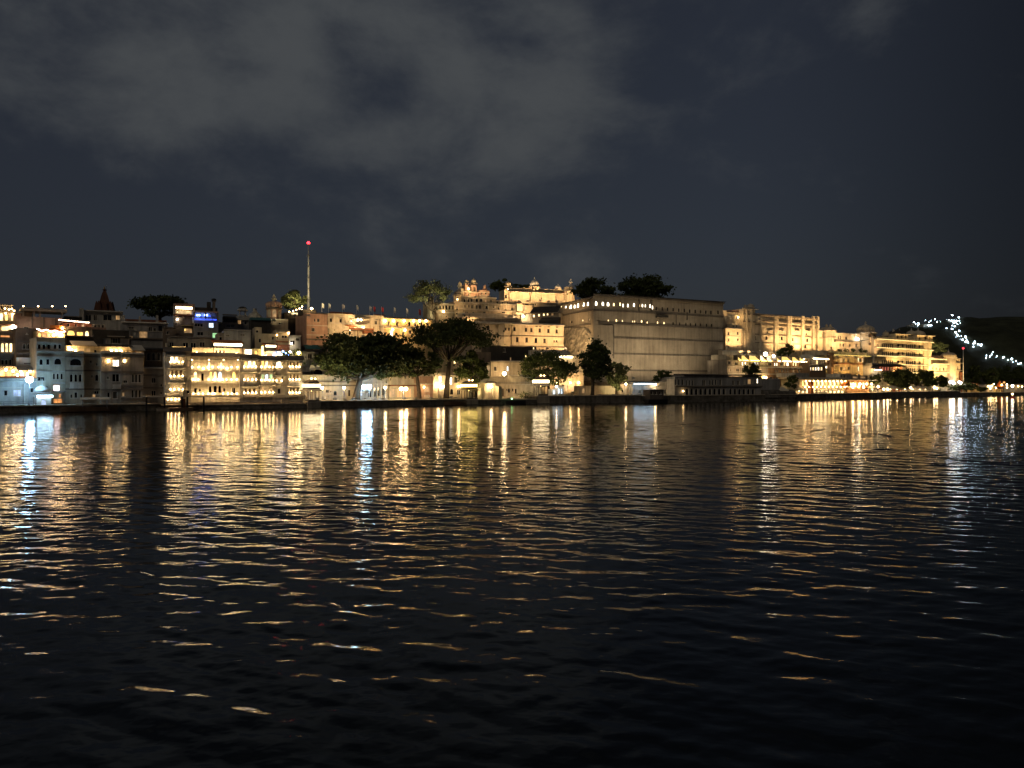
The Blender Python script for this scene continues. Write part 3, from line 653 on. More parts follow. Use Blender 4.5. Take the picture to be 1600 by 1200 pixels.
b.wall(81, 100.5, 527, None, 8, 'cream', [(86,541.5,5,7.5,'a'), (93,541.5,5,7.5,'a'), (90,564.5,12,10,'a'), (84,588,3.5,9,'a'), (90,588,4,9,'a'), (96,588,3.5,9,'a'), (88,606,10,9,'r','bulb_pink'), (93,618,4,6,'r','lit_orange'), (90,626,15,7,'r','lit_orange')], y=-.3)
for py in (534.5, 549, 557.5, 580): b.ledge(57, 100.5, py, .55, .22, 'trim')
b.box('shop_beam', 82, 100, 597, 600, -1.0, -.31, 'trim'); b.cornice(82, 100.5, 612, 1.0, .2, 'grey', y=-.3)
b = Bld('roof_terrace', 'golden rooftop terrace edged by a thick row of white bulbs', 'terrace', 57, 101, 8)
b.wall(57, 101, 517, 528, 5, 'yellow', [(62,523,5,7,'a','lit_gold'), (70,523.5,6,6,'r','lit_orange'), (78,523.5,6,6,'r','lit_orange'), (94,523,6,7,'a','lit_warm')]); b.cornice(57, 101, 515, .9, .3, 'rust')
for px, py in ((83,524), (87,522), (96,524)): b.lamp(px, py, .6, 'bulb', .2)
fairy('thick white string of bulbs along the golden rooftop terrace', ((58,514,S(58)+6.5), (101,518,S(101)+6.5)), 'fairy', 34, .09)
fairy('long straight pink white string of bulbs sloping below the temple', ((92,499.5,S(92)+14), (139,504,S(139)+14)), 'fairy', 40, .075, sag=.05)
b = Bld('roof_terrace', 'red and gold terrace with a glowing round arch below the long string', 'terrace', 92, 166, 14)
b.wall(92, 166, 509, None, 6, 'pink', [(111,521,13,10,'a','lit_gold'), (125,522,11,7,'r','lit_gold'), (136,521,7,8,'a','lit_warm'), (105,512,3,4,'r','lit_dim')]); b.wall(99, 145, 503.5, 511, 4, 'rust', [(108,507,4,4), (120,507.5,4,4), (131,508,4,4,'r','lit_dim')], y=1.2)
b.wall(145, 166, 506, 514, 4, 'cream', [(150,510,3,5), (156,510,3,5), (162,510,3,5)], y=.8); b.lamp(97, 513, .5, 'bulb', .2); b.lamp(148, 524, 1, 'bulb_white', .2)
b.box('signboard', 78, 98, 508, 514, -.3, -.1, 'orange_cloth')
b = Bld('domed_shrine', 'small pale domed shrine with a white tube light on the quay', 'shrine', 57, 81, 2.0)
x0, x1 = b.U(57.5), b.U(80); xc = (x0+x1)/2; zt = b.Z(69, 615)
b.wall(57.5, 80, 620, None, 3, 'palewall', [(68.5,629,9,10,'a','lit_violet')]); b.cornice(56, 81, 615.5, .6, .3, 'trim_dark'); b.part('drum', MB().lathe(xc, 1.5, [(1.15, zt), (1.15, zt+.4)], 12), 'palewall')
b.part('dome', MB().lathe(xc, 1.5, [(1.25, zt+.38), (1.2, zt+.7), (.95, zt+1.05), (.5, zt+1.3), (.1, zt+1.4)], 16), 'marble', smooth=True); b.part('spire', MB().lathe(xc, 1.5, [(.14, zt+1.35), (.1, zt+2.2), (.02, zt+2.7)], 8), 'white')
b.part('tube_light', MB().box(x0-.1, x1+.1, -.75, -.6, b.Z(69, 621), b.Z(69, 617.5)), 'tube_cool')

def dark_house(label, pl, pr, pt, wins, mat='beige', off=4.5, y=0, ledges=(), **k):
    b = Bld('lake_house', label, 'house', pl, pr, off); b.wall(pl, pr, pt, None, 8, mat, wins, y=y)
    for py in ledges: b.ledge(pl, pr, py, .3, .3, 'trim_dark', y=y)
    b.cornice(pl, pr, pt, .4, .35, 'trim', y=y); return b
b = dark_house('white fronted house with one wide window and three arches on the quay', 102, 131, 551, [(118.5,565.5,19,11,'a'), (111.5,590.5,5,12,'a'), (118.5,590.5,5,12,'a'), (125.5,590.5,5,12,'a'), (119,617,6,9), (111.5,619,3,5), (127,619,3,5)], 'beige', ledges=(557, 579, 608))
b.part('balcony', MB().box(b.U(108), b.U(130), -.8, -.05, b.Z(118, 607), b.Z(118, 606)).box(b.U(108), b.U(130), -.8, -.7, b.Z(118, 599), b.Z(118, 598)), 'white')
for i in range(9): b.part('baluster', MB().box(b.U(109.5+i*2.4)-.1, b.U(109.5+i*2.4)+.1, -.78, -.62, b.Z(118, 606), b.Z(118, 599)), 'white')
b = dark_house('dark recessed house with one arched window beside the white front', 131, 158, 553, [(142,565,2.5,4), (151.5,569,2.5,4), (151.5,590,6,10,'a'), (144,588,2,4), (151,613,8,5), (147,618,5,6,'r','lit_dim')], 'beige', off=5.5, ledges=(557, 579, 608))
b.part('balcony', MB().box(b.U(147), b.U(157), -.6, -.02, b.Z(152, 607), b.Z(152, 606.2)).box(b.U(147), b.U(157), -.6, -.5, b.Z(152, 602), b.Z(152, 601)), 'trim')
for i in range(6): b.part('baluster', MB().box(b.U(148+i*1.7)-.07, b.U(148+i*1.7)+.07, -.58, -.48, b.Z(152, 606.2), b.Z(152, 602)), 'trim')
b = dark_house('dark house with one brilliant white window between two wall lamps', 158, 189, 551, [(181,567,11,10,'r','lit_white'), (169,590,3,4), (181,590,12,12), (170,617,5,8), (180,617,7,11)], 'stone', ledges=(557, 581, 609))
for px in (169, 194): b.lamp(px, 564, .35, 'bulb', .2, name='wall_lamp')
b.part('balcony', MB().box(b.U(175), b.U(188), -.6, -.02, b.Z(181, 607.5), b.Z(181, 606.5)).box(b.U(175), b.U(188), -.6, -.5, b.Z(181, 601.5), b.Z(181, 600.5)), 'trim')
for i in range(8): b.part('baluster', MB().box(b.U(176+i*1.6)-.07, b.U(176+i*1.6)+.07, -.58, -.48, b.Z(181, 606.5), b.Z(181, 601.5)), 'trim')
b = dark_house('dark house with two stacked rows of three slim arches', 189, 224, 553, [(208,591,3.4,13,'a'), (213,591,3.4,13,'a'), (218.5,591,3.4,13,'a'), (207.5,615,3.4,12,'a'), (213,615,3.4,12,'a'), (218.5,615,3.4,12,'a'), (193,616,4,6,'r','lit_dim'), (196,596,7,4)], 'stone', off=4.2, ledges=(557, 581, 603, 608, 623))
b = Bld('balcony_tower', 'yellow lit balcony tower with an arch above the slim arches', 'tower', 204, 226, 6.5)
b.wall(206, 225, 546, 580, 5, 'yellow', [(218,572,12,14,'a','shutter'), (217,552,10,6,'r','lit_dim')]); b.cornice(205, 226, 548, .8, .3); b.ledge(206, 225, 557, .6, .2, 'cream'); b.part('tent_roof', MB().ext([(-.8, b.Z(205, 547)), (3, b.Z(205, 538)), (3, b.Z(205, 539.5)), (-.8, b.Z(205, 548))], b.U(204), b.U(226)), 'canvas'); b.lamp(208, 556, .5, 'bulb_soft', .12); b.lamp(214, 577, .5, 'bulb_soft', .14); b.lamp(220, 577, .5, 'bulb_soft', .14)
b = dark_house('low plain dark house with two square windows beside the hotel', 224, 257, 576, [(240,594,7,8), (240,615,8,10), (252,602,3,4), (252,614,3,3)], 'stone', off=6, ledges=(586, 606))
b = Bld('roof_pavilion', 'dark open roof pavilion with arches beside the hotel cornice', 'pavilion', 224, 258, 9); b.wall(225, 257, 546, None, 6, 'brown', [(232,557,6,12,'a'), (240,557,6,12,'a'), (248,557,6,12,'a')]); b.cornice(224, 257, 546, .9, .4, 'roof_dark')
b = Bld('roof_restaurant', 'long rooftop restaurant glowing yellow under a dark tent roof', 'restaurant', 103, 206, 7.5)
b.wall(104, 205, 541, 553, 5, 'cream', [(109,546,7,8,'a','lit_warm'), (118,547,7,7,'r','lit_gold'), (128,547,8,6,'r','lit_dim'), (138,547,7,6,'r','lit_dim'), (149,549,4,5)]+[(170+i*6, 549, 3.4, 4, 'a', 'shutter') for i in range(6)], pref=150)
b.part('tent_roof', MB().ext([(-1.4, b.Z(140, 541)), (2.5, b.Z(140, 533)), (2.5, b.Z(140, 532)), (-1.4, b.Z(140, 540))], b.U(112), b.U(150)), 'canvas'); b.part('roof', MB().ext([(-.8, b.Z(180, 541)), (2.5, b.Z(180, 538)), (2.5, b.Z(180, 537)), (-.8, b.Z(180, 540))], b.U(150.2), b.U(206)), 'roof_dark')
for px, py in ((107,543), (111,546), (117,549), (173,548), (181,548.5), (188,548.5)): b.lamp(px, py, .7, 'bulb', .18)
b = Bld('roof_cabin', 'small roof cabin with white balcony and pale blinds on the restaurant', 'cabin', 145, 208, 11); b.wall(146, 205, 524, None, 5, 'roof_dark', [(167,533,12,10,'r','palewall'), (180,532,8,8), (195,534,14,10,'r','palewall')]); b.part('balcony_rail', MB().box(b.U(173), b.U(189), -.9, -.8, b.Z(180, 543), b.Z(180, 537)), 'white'); b.cornice(168, 194, 526, .9, .2, 'trim'); b.wall(145, 203, 514, 524, 5, 'roof_dark', y=1)
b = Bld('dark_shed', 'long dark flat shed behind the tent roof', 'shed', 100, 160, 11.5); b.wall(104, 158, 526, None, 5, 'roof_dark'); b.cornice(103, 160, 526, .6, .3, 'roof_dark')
# ---- left town: rear rows
b = Bld('temple_hall', 'pale flat roofed hall standing under the red temple spire', 'hall', 124, 193, 40)
b.wall(127, 192, 486, None, 10, 'palewall', [(138,496,10,9), (149,496,6,9), (168,496,14,9), (184,496,7,7,'r','lit_dim')]); b.box('turret', 124, 131, 482, None, -1, 2, 'palewall'); b.cornice(131, 192, 486, .7, .3); b.box('parapet', 136, 190, 484, 486, 0, .3, 'grey')
b = Bld('temple_spire', 'dark red curved stone temple spire rising above the left town', 'temple', 146, 182, 46)
xc = b.U(164); y = 4.5; zb_, zt = b.Z(164, 486), b.Z(164, 448.5); H = zt-zb_; w = (b.U(179)-b.U(149))/2
prof = [(1, 0), (.86, .06), (.74, .18), (.62, .34), (.50, .52), (.37, .70), (.24, .84), (.11, .95)]
b.part('plinth', MB().box(xc-w*1.1, xc+w*1.1, y-w*1.1, y+w*1.1, 0, zb_), 'temple_red'); b.part('spire', MB().lathe(xc, y, [(w*1.35*r, zb_+H*t) for r, t in prof], 4, math.pi/4), 'temple_red')
for k, (dx, dy) in enumerate(((-.62,-.62), (.62,-.62), (0,-.85), (-.85,0), (.85,0))): b.part('side_spire', MB().lathe(xc+dx*w, y+dy*w, [(w*.55*r, zb_+H*.5*t) for r, t in prof], 4, math.pi/4), 'temple_red')
b.part('rib', MB().lathe(xc, y, [(w*.98*r, zb_+H*t*1.005) for r, t in prof], 12), 'temple_red')
b.part('crown_disc', MB().lathe(xc, y, [(w*.12, zb_+H*.93), (w*.26, zb_+H*.96), (w*.12, zb_+H)], 12), 'temple_red'); b.part('finial', MB().lathe(xc, y, [(.14, zb_+H), (.2, zb_+H*1.03), (.03, zb_+H*1.13)], 8), 'yellow')
b.part('flagstaff', MB().lathe(xc+.4, y, [(.05, zb_+H*.9), (.03, zb_+H*1.2)], 6), 'metal')
b = Bld('long_house', 'long low dark house with a roof terrace and lit blinds', 'house', 190, 262, 28)
b.wall(191, 262, 504, None, 9, 'grey', [(205,512,9,3), (212,523,14,11,'r','palewall'), (224,523,14,11,'r','lit_dim'), (235,514,6,7), (242,515,4,5), (254,513,14,9), (205,527,6,5,'r','lit_dim')]); b.cornice(190, 262, 504, .6, .35)
for px in (194, 219, 246): b.box('chimney_pier', px-1.6, px+1.6, 492 if px != 219 else 494, 504, .5, 1.6, 'palewall')
b.box('parapet', 197, 262, 497, 503, 2.5, 2.8, 'rust'); b.ledge(191, 262, 528, .4, .3, 'trim_dark')
b = Bld('town_house', 'tall narrow house with two white lit open floors', 'house', 271, 303, 30)
b.wall(272, 303, 495, None, 9, 'brown', [(294,516.5,13,7,'r','lit_dim'), (289,515,3,5,'r','lit_gold')]); b.cornice(284, 303, 509, .8, .2, 'yellow')
zf, zr = b.Z(287, 494), b.Z(287, 479); b.part('floor_slab', MB().box(b.U(271), b.U(304), -.8, 8, zf, zf+.4), 'rust'); b.part('roof_slab', MB().box(b.U(271), b.U(304), -.8, 8, zr, zr+.6), 'pink')
b.part('upper_back_wall', MB().box(b.U(272), b.U(303), 4, 4.3, zf+.4, zr), 'cream'); b.part('hall_back_wall', MB().box(b.U(272), b.U(303), .9, 1.2, b.Z(287, 505), zf), 'white')
for px in (272.5, 302): b.part('post', MB().box(b.U(px)-.25, b.U(px)+.25, -.6, -.1, b.Z(px, 505), zr), 'white')
b.part('tube_light', MB().box(b.U(274), b.U(301), -.3, -.1, zr-.55, zr-.15), 'tube'); b.part('tube_light', MB().box(b.U(277), b.U(296), 2.2, 2.4, zr-1.2, zr-.9), 'tube'); b.part('bar_counter', MB().box(b.U(277), b.U(298), 1.2, 1.6, zf+.4, zf+1.3), 'white')
b.lamp(288, 499, -.4, 'bulb_white', .14); b.lamp(277, 499, .3, 'bulb_white', .16); b.part('hall_rail', MB().box(b.U(284), b.U(303), -.75, -.65, b.Z(290, 508), b.Z(290, 505)), 'trim_dark')
b = Bld('town_house', 'house with a deep blue lit open floor and plants on top', 'house', 303, 341, 27)
b.wall(303, 341, 501, None, 8, 'grey', [(308,507.5,9,5), (315,508,5,5), (330,508,8,7.5,'r','lit_cool'), (313,521,10,6), (324,521,9,6,'r','palewall'), (336,524,9,8,'r','lit_green')]); zf, zr = b.Z(320, 500.5), b.Z(320, 488.5)
b.part('roof_slab', MB().box(b.U(303), b.U(341), -.7, 7, zr, zr+.35), 'pink'); b.part('back_wall', MB().box(b.U(303), b.U(340), 2.5, 2.7, zf, zr), 'palewall'); b.part('blue_lamp_strip', MB().box(b.U(305), b.U(330), 2.2, 2.35, zr-.7, zr-.45), 'lit_blue'); b.part('blue_lamp_strip', MB().box(b.U(303.5), b.U(338), -.5, -.35, zf+.05, zf+.3), 'lit_blue')
for px in (309, 312, 321, 324): b.lamp(px, 491.5, -1.8, 'fairy_blue', .17, name='blue_lamp')
for px in (303.6, 321, 340): b.part('post', MB().box(b.U(px)-.15, b.U(px)+.15, -.5, -.2, zf, zr), 'trim_dark')
b.ledge(308, 330, 527, 1.0, .3, 'white'); b.wall(303, 341, 478, 488, 4, 'roof_dark', y=3); b.box('roof_tower', 324, 330, 471, 488, 1, 3, 'roof_dark'); b.box('water_tank_stand', 333, 337, 470, 488, 1, 3, 'trim_dark'); b.part('water_tank', MB().lathe(b.U(335), 2, [(.5, b.Z(335, 470)), (.55, b.Z(335, 466)), (.2, b.Z(335, 465))], 10), 'black')
b = Bld('town_house', 'plain pale peeling wall house behind the hotel roof pavilion', 'house', 340, 393, 18); b.wall(350, 392, 516, None, 8, 'palewall', [(356,524,6,3,'r','trim_dark'), (379,523,8,3,'r','trim_dark')]); b.wall(340, 350.2, 520, None, 7, 'stone', [(345,530,5,8)], y=.5); b.cornice(350, 392, 516, .3, .25); b.box('panel_rib', 370, 371, 517, 538, -.12, .01, 'trim')
b = Bld('town_house', 'low house with a dark deep terrace beside the small chhatri', 'house', 336, 372, 33); b.wall(337, 372, 503, None, 8, 'stone', [(344,508,6,5), (360,509,14,5)]); b.wall(349, 369, 493, 503, 5, 'roof_dark', y=1); b.cornice(348, 370, 492.5, .5, .3, 'trim_dark')
b = Bld('roof_chhatri', 'square roof kiosk with balustrade on a pale block', 'pavilion', 368, 390, 36); b.wall(368, 389, 494, None, 6, 'grey', [(374,503,6,6,'r','lit_dim'), (384,504,5,6)]); b.ledge(368, 389, 497, .5, .9, 'palewall'); b.chhatri(379, 477.5, 483, 493, 18, 3, 4, 'palewall', 'roof_dark')
b = Bld('small_dome', 'small ribbed dome with a finial between the kiosk and the big dome', 'dome', 388, 410, 44); b.wall(390, 408, 497, None, 6, 'stone'); xc, zb_, zt = b.U(398, 3), b.Z(398, 497), b.Z(398, 480.5); b.part('dome', MB().lathe(xc, 3, [(1.75, zb_), (1.8, zb_+.6), (1.3, zb_+1.3), (.6, zb_+1.7), (.5, zb_+1.8)], 14), 'palewall'); b.part('finial', MB().lathe(xc, 3, [(.8, zb_+1.75), (.4, zb_+2.2), (.55, zb_+2.7), (.05, zt)], 10), 'palewall')
b = Bld('domed_tower', 'eight sided tower with arched windows under a fluted lotus dome', 'tower', 412, 445, 40)
xc, y = b.U(428, 4), 4; Y = b.Yd(428)+3; r = 11.5/FPX*Y; z0, z1, z2, z3 = b.Z(427, 497), b.Z(427, 481), b.Z(427, 468.5), b.Z(427, 456.5)
b.part('drum', MB().lathe(xc, y, [(r, 0), (r, z1)], 8, math.pi/8), 'pink'); b.part('eave', MB().lathe(xc, y, [(r, z1-.1), (r*1.2, z1), (r*1.2, z1+.15), (r*.95, z1+.5)], 8, math.pi/8), 'trim_dark')
for k in range(8):
    a = math.pi*2*k/8-math.pi/2; dx = math.cos(a); dy = math.sin(a); M = T(xc+dx*r*.93, y+dy*r*.93, z0+.4) @ Matrix.Rotation(a+math.pi/2, 4, 'Z')
    m = MB(); n = 8; hw = r*.24; hh = (z1-z0)*.78
    pts = [(-hw, 0), (hw, 0), (hw, hh*.6)]+[(hw*math.cos(math.pi*j/n), hh*.6+hh*.4*math.sin(math.pi*j/n)) for j in range(1, n)]+[(-hw, hh*.6)]
    m.add([(u, -.06, v) for u, v in pts]+[(u, .3, v) for u, v in pts], [tuple(range(len(pts)))]+[(i, (i+1) % len(pts), len(pts)+(i+1) % len(pts), len(pts)+i) for i in range(len(pts))])
    b.part('window', m, 'lit_dim' if k in (0,) else 'cream', M=M)
zz = z1+.4; hd = z2-zz
m = MB(); nn = 32; prof = [(.90, 0), (1.03, .25), (1.05, .5), (.95, .75), (.65, .94), (.3, 1)]; vs = []; fs = []
for q, t in prof:
    for i in range(nn): a = 2*math.pi*i/nn; rr = r*q*(1+.07*math.cos(16*a)); vs.append((xc+rr*math.cos(a), y+rr*math.sin(a), zz+hd*t))
for j in range(5):
    for i in range(nn): fs.append((j*nn+i, j*nn+(i+1) % nn, (j+1)*nn+(i+1) % nn, (j+1)*nn+i))
b.part('dome', m.add(vs, fs), 'pink'); b.part('finial', MB().lathe(xc, y, [(r*.3, z2-.1), (r*.22, z2+.3), (r*.4, z2+.7), (r*.12, z2+1.0), (r*.2, z2+1.3), (.03, z3)], 10), 'cream')
b = Bld('stone_block', 'rough stone base block beneath the lotus domed tower', 'wall', 421, 452, 36); b.wall(423, 450, 497.5, None, 6, 'stone', [(437,505,3,3)]); b.ledge(423, 450, 499, .2, .3)
b = Bld('town_house', 'beige stepped house below the stone block', 'house', 396, 453, 22); b.wall(398, 431, 521, None, 7, 'beige', [(406,532,4,6), (426.5,528.5,5,5)]); b.wall(398, 409, 511, 521, 6, 'beige', [(402,517.5,4,4)], y=.3); b.wall(431, 452, 515, None, 7, 'beige', [(444,526,9,4), (433,528,4,3)], y=-.3); b.cornice(431, 452, 519, .5, .2, 'trim', y=-.3); b.ledge(431, 452, 534, .4, .3, 'rust', y=-.3); b.lamp(432, 524, .7, 'bulb_soft', .13); b.lamp(450, 521, .9, 'bulb', .16)
b = Bld('town_house', 'small white house washed by a cool lamp below the green tree', 'house', 452, 472, 20); b.wall(452, 470, 524, None, 6, 'white', [(457,535,8,7), (465,530,5,4)]); b.cornice(452, 470, 525, .6, .25, 'white'); b.lamp(455, 537, .6, 'bulb_white', .16)
b = Bld('dark_gable', 'dark green roofed house left of the stone block', 'house', 392, 425, 30); b.wall(392, 424, 499, None, 7, 'roof_dark'); b.part('roof', MB().ext([(-.6, b.Z(392, 500)), (3.5, b.Z(392, 494)), (7.5, b.Z(392, 500))], b.U(392), b.U(424)), 'teal')
for lab, pl, pr, pt, off, mat, wins in (('brown filler house between the hotel roof and the blue lit floor', 262, 330, 527, 20, 'stone', [(268,538,7,8), (290,539,9,8), (302,539,9,8), (316,538,9,8)]),
        ('narrow brown house under the blinds beside the narrow lit house', 255, 274, 512, 24, 'brown', [(262,520,4,5)]), ('dark rooftop shed behind the long string of bulbs', 100, 128, 495, 30, 'roof_dark', [])):
    b = Bld('town_house', lab, 'house', pl, pr, off); b.wall(pl, pr, pt, None, 7, mat, wins); b.cornice(pl, pr, pt, .3, .25, 'trim_dark')

# ================================================================ the cream hotel with glowing bays
h = Bld('lake_hotel', 'cream lakeside hotel with glowing bay windows on three floors', 'hotel', 257, 472, 3.2)
h.wall(257, 298, 556, None, 9, 'white', [(294,568,4,10,'a','lit_dim'), (292,592,3,3), (293,612,4,5)], y=-.8); h.cornice(255, 299, 549.5, 1.1, .9, 'trim_dark', y=-.8); h.wall(257, 298, 549, 556, 8, 'grey', y=-.79)
h.wall(298, 374, 562, None, 9, 'white', [(306,575,8,17,'a','lit_dim'), (317,573,6,15,'a','lit_dim'), (327.5,572,4,14,'a','lit_warm'), (337,573,7,16,'a','lit_dim'), (346,573,5,14,'a','lit_warm'), (355,573,8,15,'a','lit_dim'), (366.5,573,8,16,'a','lit_dim'),
    (306,588,6,15,'a','lit_warm'), (317,589,5,12), (330,588,5,15,'a','lit_gold'), (337,588,6,15,'a','lit_warm'), (344.5,588,6,15,'a','lit_cool'), (353,588,4,14,'a','lit_dim'), (366.5,588,6,15,'a','lit_gold'),
    (306,610,5,8), (313,610,3,4), (329,608,4.5,10,'a'), (337,608,6,11,'a'), (344,608,5,11,'a'), (351,609,3,5), (366,610,6,9,'r')], y=.6, sill=False)
h.cornice(298, 374, 557, 1.3, .9, 'trim_dark', y=.6); h.wall(298, 374, 556, 562, 8, 'grey', y=.62)
h.wall(374, 402, 562, None, 9, 'white', [], y=-.3); h.cornice(373, 402.5, 558.5, 1.0, .7, 'trim_dark', y=-.3)
h.wall(402, 472, 565, None, 9, 'white', [(434.5,571,7,12,'a','lit_warm'), (436,611,5,8), (441,590,2.5,3)], y=-.3, pref=402); h.cornice(402, 473, 561.5, 1.1, .8, 'trim_dark', y=-.3)
for py, y in ((579, .6), (600, .6)): h.ledge(298, 374, py, .5, .22, 'white', y=y)
for py in (581.5, 602): h.ledge(374, 472, py, .25, .22, 'trim', y=-.3); h.ledge(257, 298, py-4, .25, .22, 'trim', y=-.8)
for pt, pb, pane in ((557, 571, ['lit_white','lit_warm','lit_dim']), (577.5, 593, 'shutter'), (600, 613, 'lit_dim')): h.bay(275, pt, pb, 21, 3, .8, 'white', pane, y=-.8)
h.bay(270, 616.5, 628, 19, 3, .6, 'white', 'lit_orange', y=-.8)
for pt, pb, pane in ((563.5, 578.5, ['lit_gold','lit_white','lit_warm']), (583.5, 598.5, 'lit_dim'), (606, 618, 'shutter')): h.bay(389.5, pt, pb, 20, 3, .8, 'white', pane, y=-.3)
for pt, pb, pane in ((563.5, 579, ['lit_gold','lit_warm','lit_dim']), (584, 599.5, ['lit_green','lit_cool','lit_green']), (604, 618, 'lit_dim')): h.bay(416, pt, pb, 20, 3, .8, 'white', pane, y=-.3)
h.bay(434.5, 588.5, 598.5, 10, 1, .7, 'white', 'lit_dim', y=-.3); h.bay(434.5, 564.5, 579, 10, 1, .6, 'white', 'lit_white', y=-.3)
for pt, pb in ((564, 578), (583.5, 598), (605, 618)): h.bay(458.5, pt, pb, 17, 3, .7, 'white', 'shutter', y=-.3)
for px in (300.5, 310.5, 325, 332.5, 341.5, 349, 362, 371): h.lamp(px, 573.5, -.15, 'bulb', .105)
for px in (317.5, 354.5): h.lamp(px, 575.5, .3, 'bulb', .18)
for px in (302, 310, 326, 333.5, 341, 348, 354, 362, 370): h.lamp(px, 593, -.15, 'bulb', .105)
for px in (295.5, 302, 310, 317, 325.5, 332, 335, 348.5, 356, 362.5, 370): h.lamp(px, 615, .1, 'bulb', .105)
for px in (300, 326, 349, 371): h.lamp(px, 562.5, .4, 'bulb_soft', .10)
h.ledge(257, 473, 619.5, .35, .35, 'trim', y=-.8); h.ledge(257, 473, 631, .5, .5, 'stone', y=-.8)
h.part('water_stair', MB().box(h.U(437), h.U(449), -2.4, -.8, 0, h.Z(443, 624)).box(h.U(439), h.U(447), -2.6, -2.4, 0, h.Z(443, 627)), 'stone'); h.part('side_stair', MB().ext([(-1.6, 0), (-1.6, h.Z(470, 624)), (1, h.Z(470, 617)), (1, 0)], h.U(472.2), h.U(479)), 'stone')
# roof terrace of the hotel
t = Bld('hotel_roof_terrace', 'bright yellow roof terrace with arches on top of the cream hotel', 'terrace', 258, 474, 7)
t.wall(260, 290, 541, 552, 5, 'cream', [(266,546,6,7,'r','lit_warm'), (277,547,6,6,'r','lit_dim')]); t.wall(290, 374, 543.5, 556, 5, 'cream', [(300,550,7,8,'a','lit_gold'), (312,550,8,8,'a','lit_dim'), (322,551,5,8,'a','lit_dim'), (338,550,3,7,'a'), (344,550,3,7,'a'), (350,550,3,7,'a'), (364,550,8,8,'a','lit_dim')], pref=330)
t.wall(374, 409, 545, 557, 5, 'cream', [(388,550.5,12,11,'r','lit_white'), (400,551,6,7,'a','lit_gold')], pref=390); t.wall(412, 472, 549, 560, 5, 'white', [(420,555,10,6,'a','lit_dim')], pref=440)
t.box('corner_post', 258.5, 260.5, 536, 552, -.4, .2, 'white'); t.box('gate_post', 408, 410.5, 541, 558, -.9, -.5, 'tube_yellow')
for px, py in ((274,548), (291,549.5), (307,551.5), (321,552), (334,552.5), (341,553), (347,553), (353,553), (369,552.5), (414,556), (431,556), (267,544)): t.lamp(px, py, .6, 'bulb', .19)
for px, py in ((427,555), (433,551), (438,554), (441,549), (445,552), (449,555), (452,550)): t.lamp(px, py, .8, 'fairy_blue' if px % 2 else 'bulb_white', .17)
t.part('tube_light', MB().box(t.U(333), t.U(376), -2.0, -1.8, t.Z(354, 541), t.Z(354, 537.5)), 'tube'); t.part('awning', MB().ext([(-2.1, t.Z(354, 537)), (2.5, t.Z(354, 531)), (2.5, t.Z(354, 530.5)), (-2.1, t.Z(354, 536.3))], t.U(331), t.U(379)), 'orange_cloth')
t.part('tube_light', MB().box(t.U(413), t.U(429), -1.6, -1.4, t.Z(420, 542.5), t.Z(420, 540)), 'tube'); t.part('awning', MB().ext([(-1.7, t.Z(420, 539.5)), (2, t.Z(420, 536)), (2, t.Z(420, 535.4)), (-1.7, t.Z(420, 539))], t.U(411), t.U(433)), 'red_tile'); t.box('lean_to_roof', 433, 454, 538, 546, 1, 3, 'rust')
for px in (332, 377, 412, 430): t.part('awning_post', MB().box(t.U(px)-.08, t.U(px)+.08, -2, -1.85, t.Z(px, 557), t.Z(px, 537)), 'wood')
shrub('roof_shrub', 'yellow lit bush at the right end of the hotel roof', 465, S(465)+6, 558, 13, 15, n=500, leaf='leaf_pale', seed=4)
shrub('roof_shrub', 'bush among blue fairy lights on the hotel roof', 447, S(447)+6.5, 558, 9, 16, n=400, leaf='leaf', seed=5); shrub('roof_shrub', 'potted bush at the left end of the hotel roof', 266, S(266)+6.5, 549, 8, 10, n=300, seed=6)
lamp_post('short lamp glowing in the yellow bush on the hotel roof', 466.5, 551, S(466)+5, 'bulb_big', .3, 'roof lamps', base=W(466, 560, S(466)+5).z)
j = Bld('jetty_shelter', 'flat roofed jetty shelter on dark posts in front of the hotel', 'shelter', 220, 320, -1.6, zb=-.6); zz = j.Z(270, 620); j.part('roof', MB().box(j.U(226), j.U(318), -1.2, 1.2, zz, zz+.2), 'trim')
for px in (228, 256, 283, 291.5, 317): j.part('post', MB().box(j.U(px)-.15, j.U(px)+.15, -1, -.7, 0, zz), 'black')
j.part('deck', MB().box(j.U(246), j.U(300), -1.4, 1.2, .5, j.Z(270, 637)), 'wood'); j.part('cabinet', MB().box(j.U(284), j.U(289), -.6, .2, j.Z(285, 637), j.Z(285, 623)), 'rust'); j.part('landing', MB().box(j.U(243), j.U(262), -2.4, -1.41, .4, j.Z(250, 638.5)), 'stone')

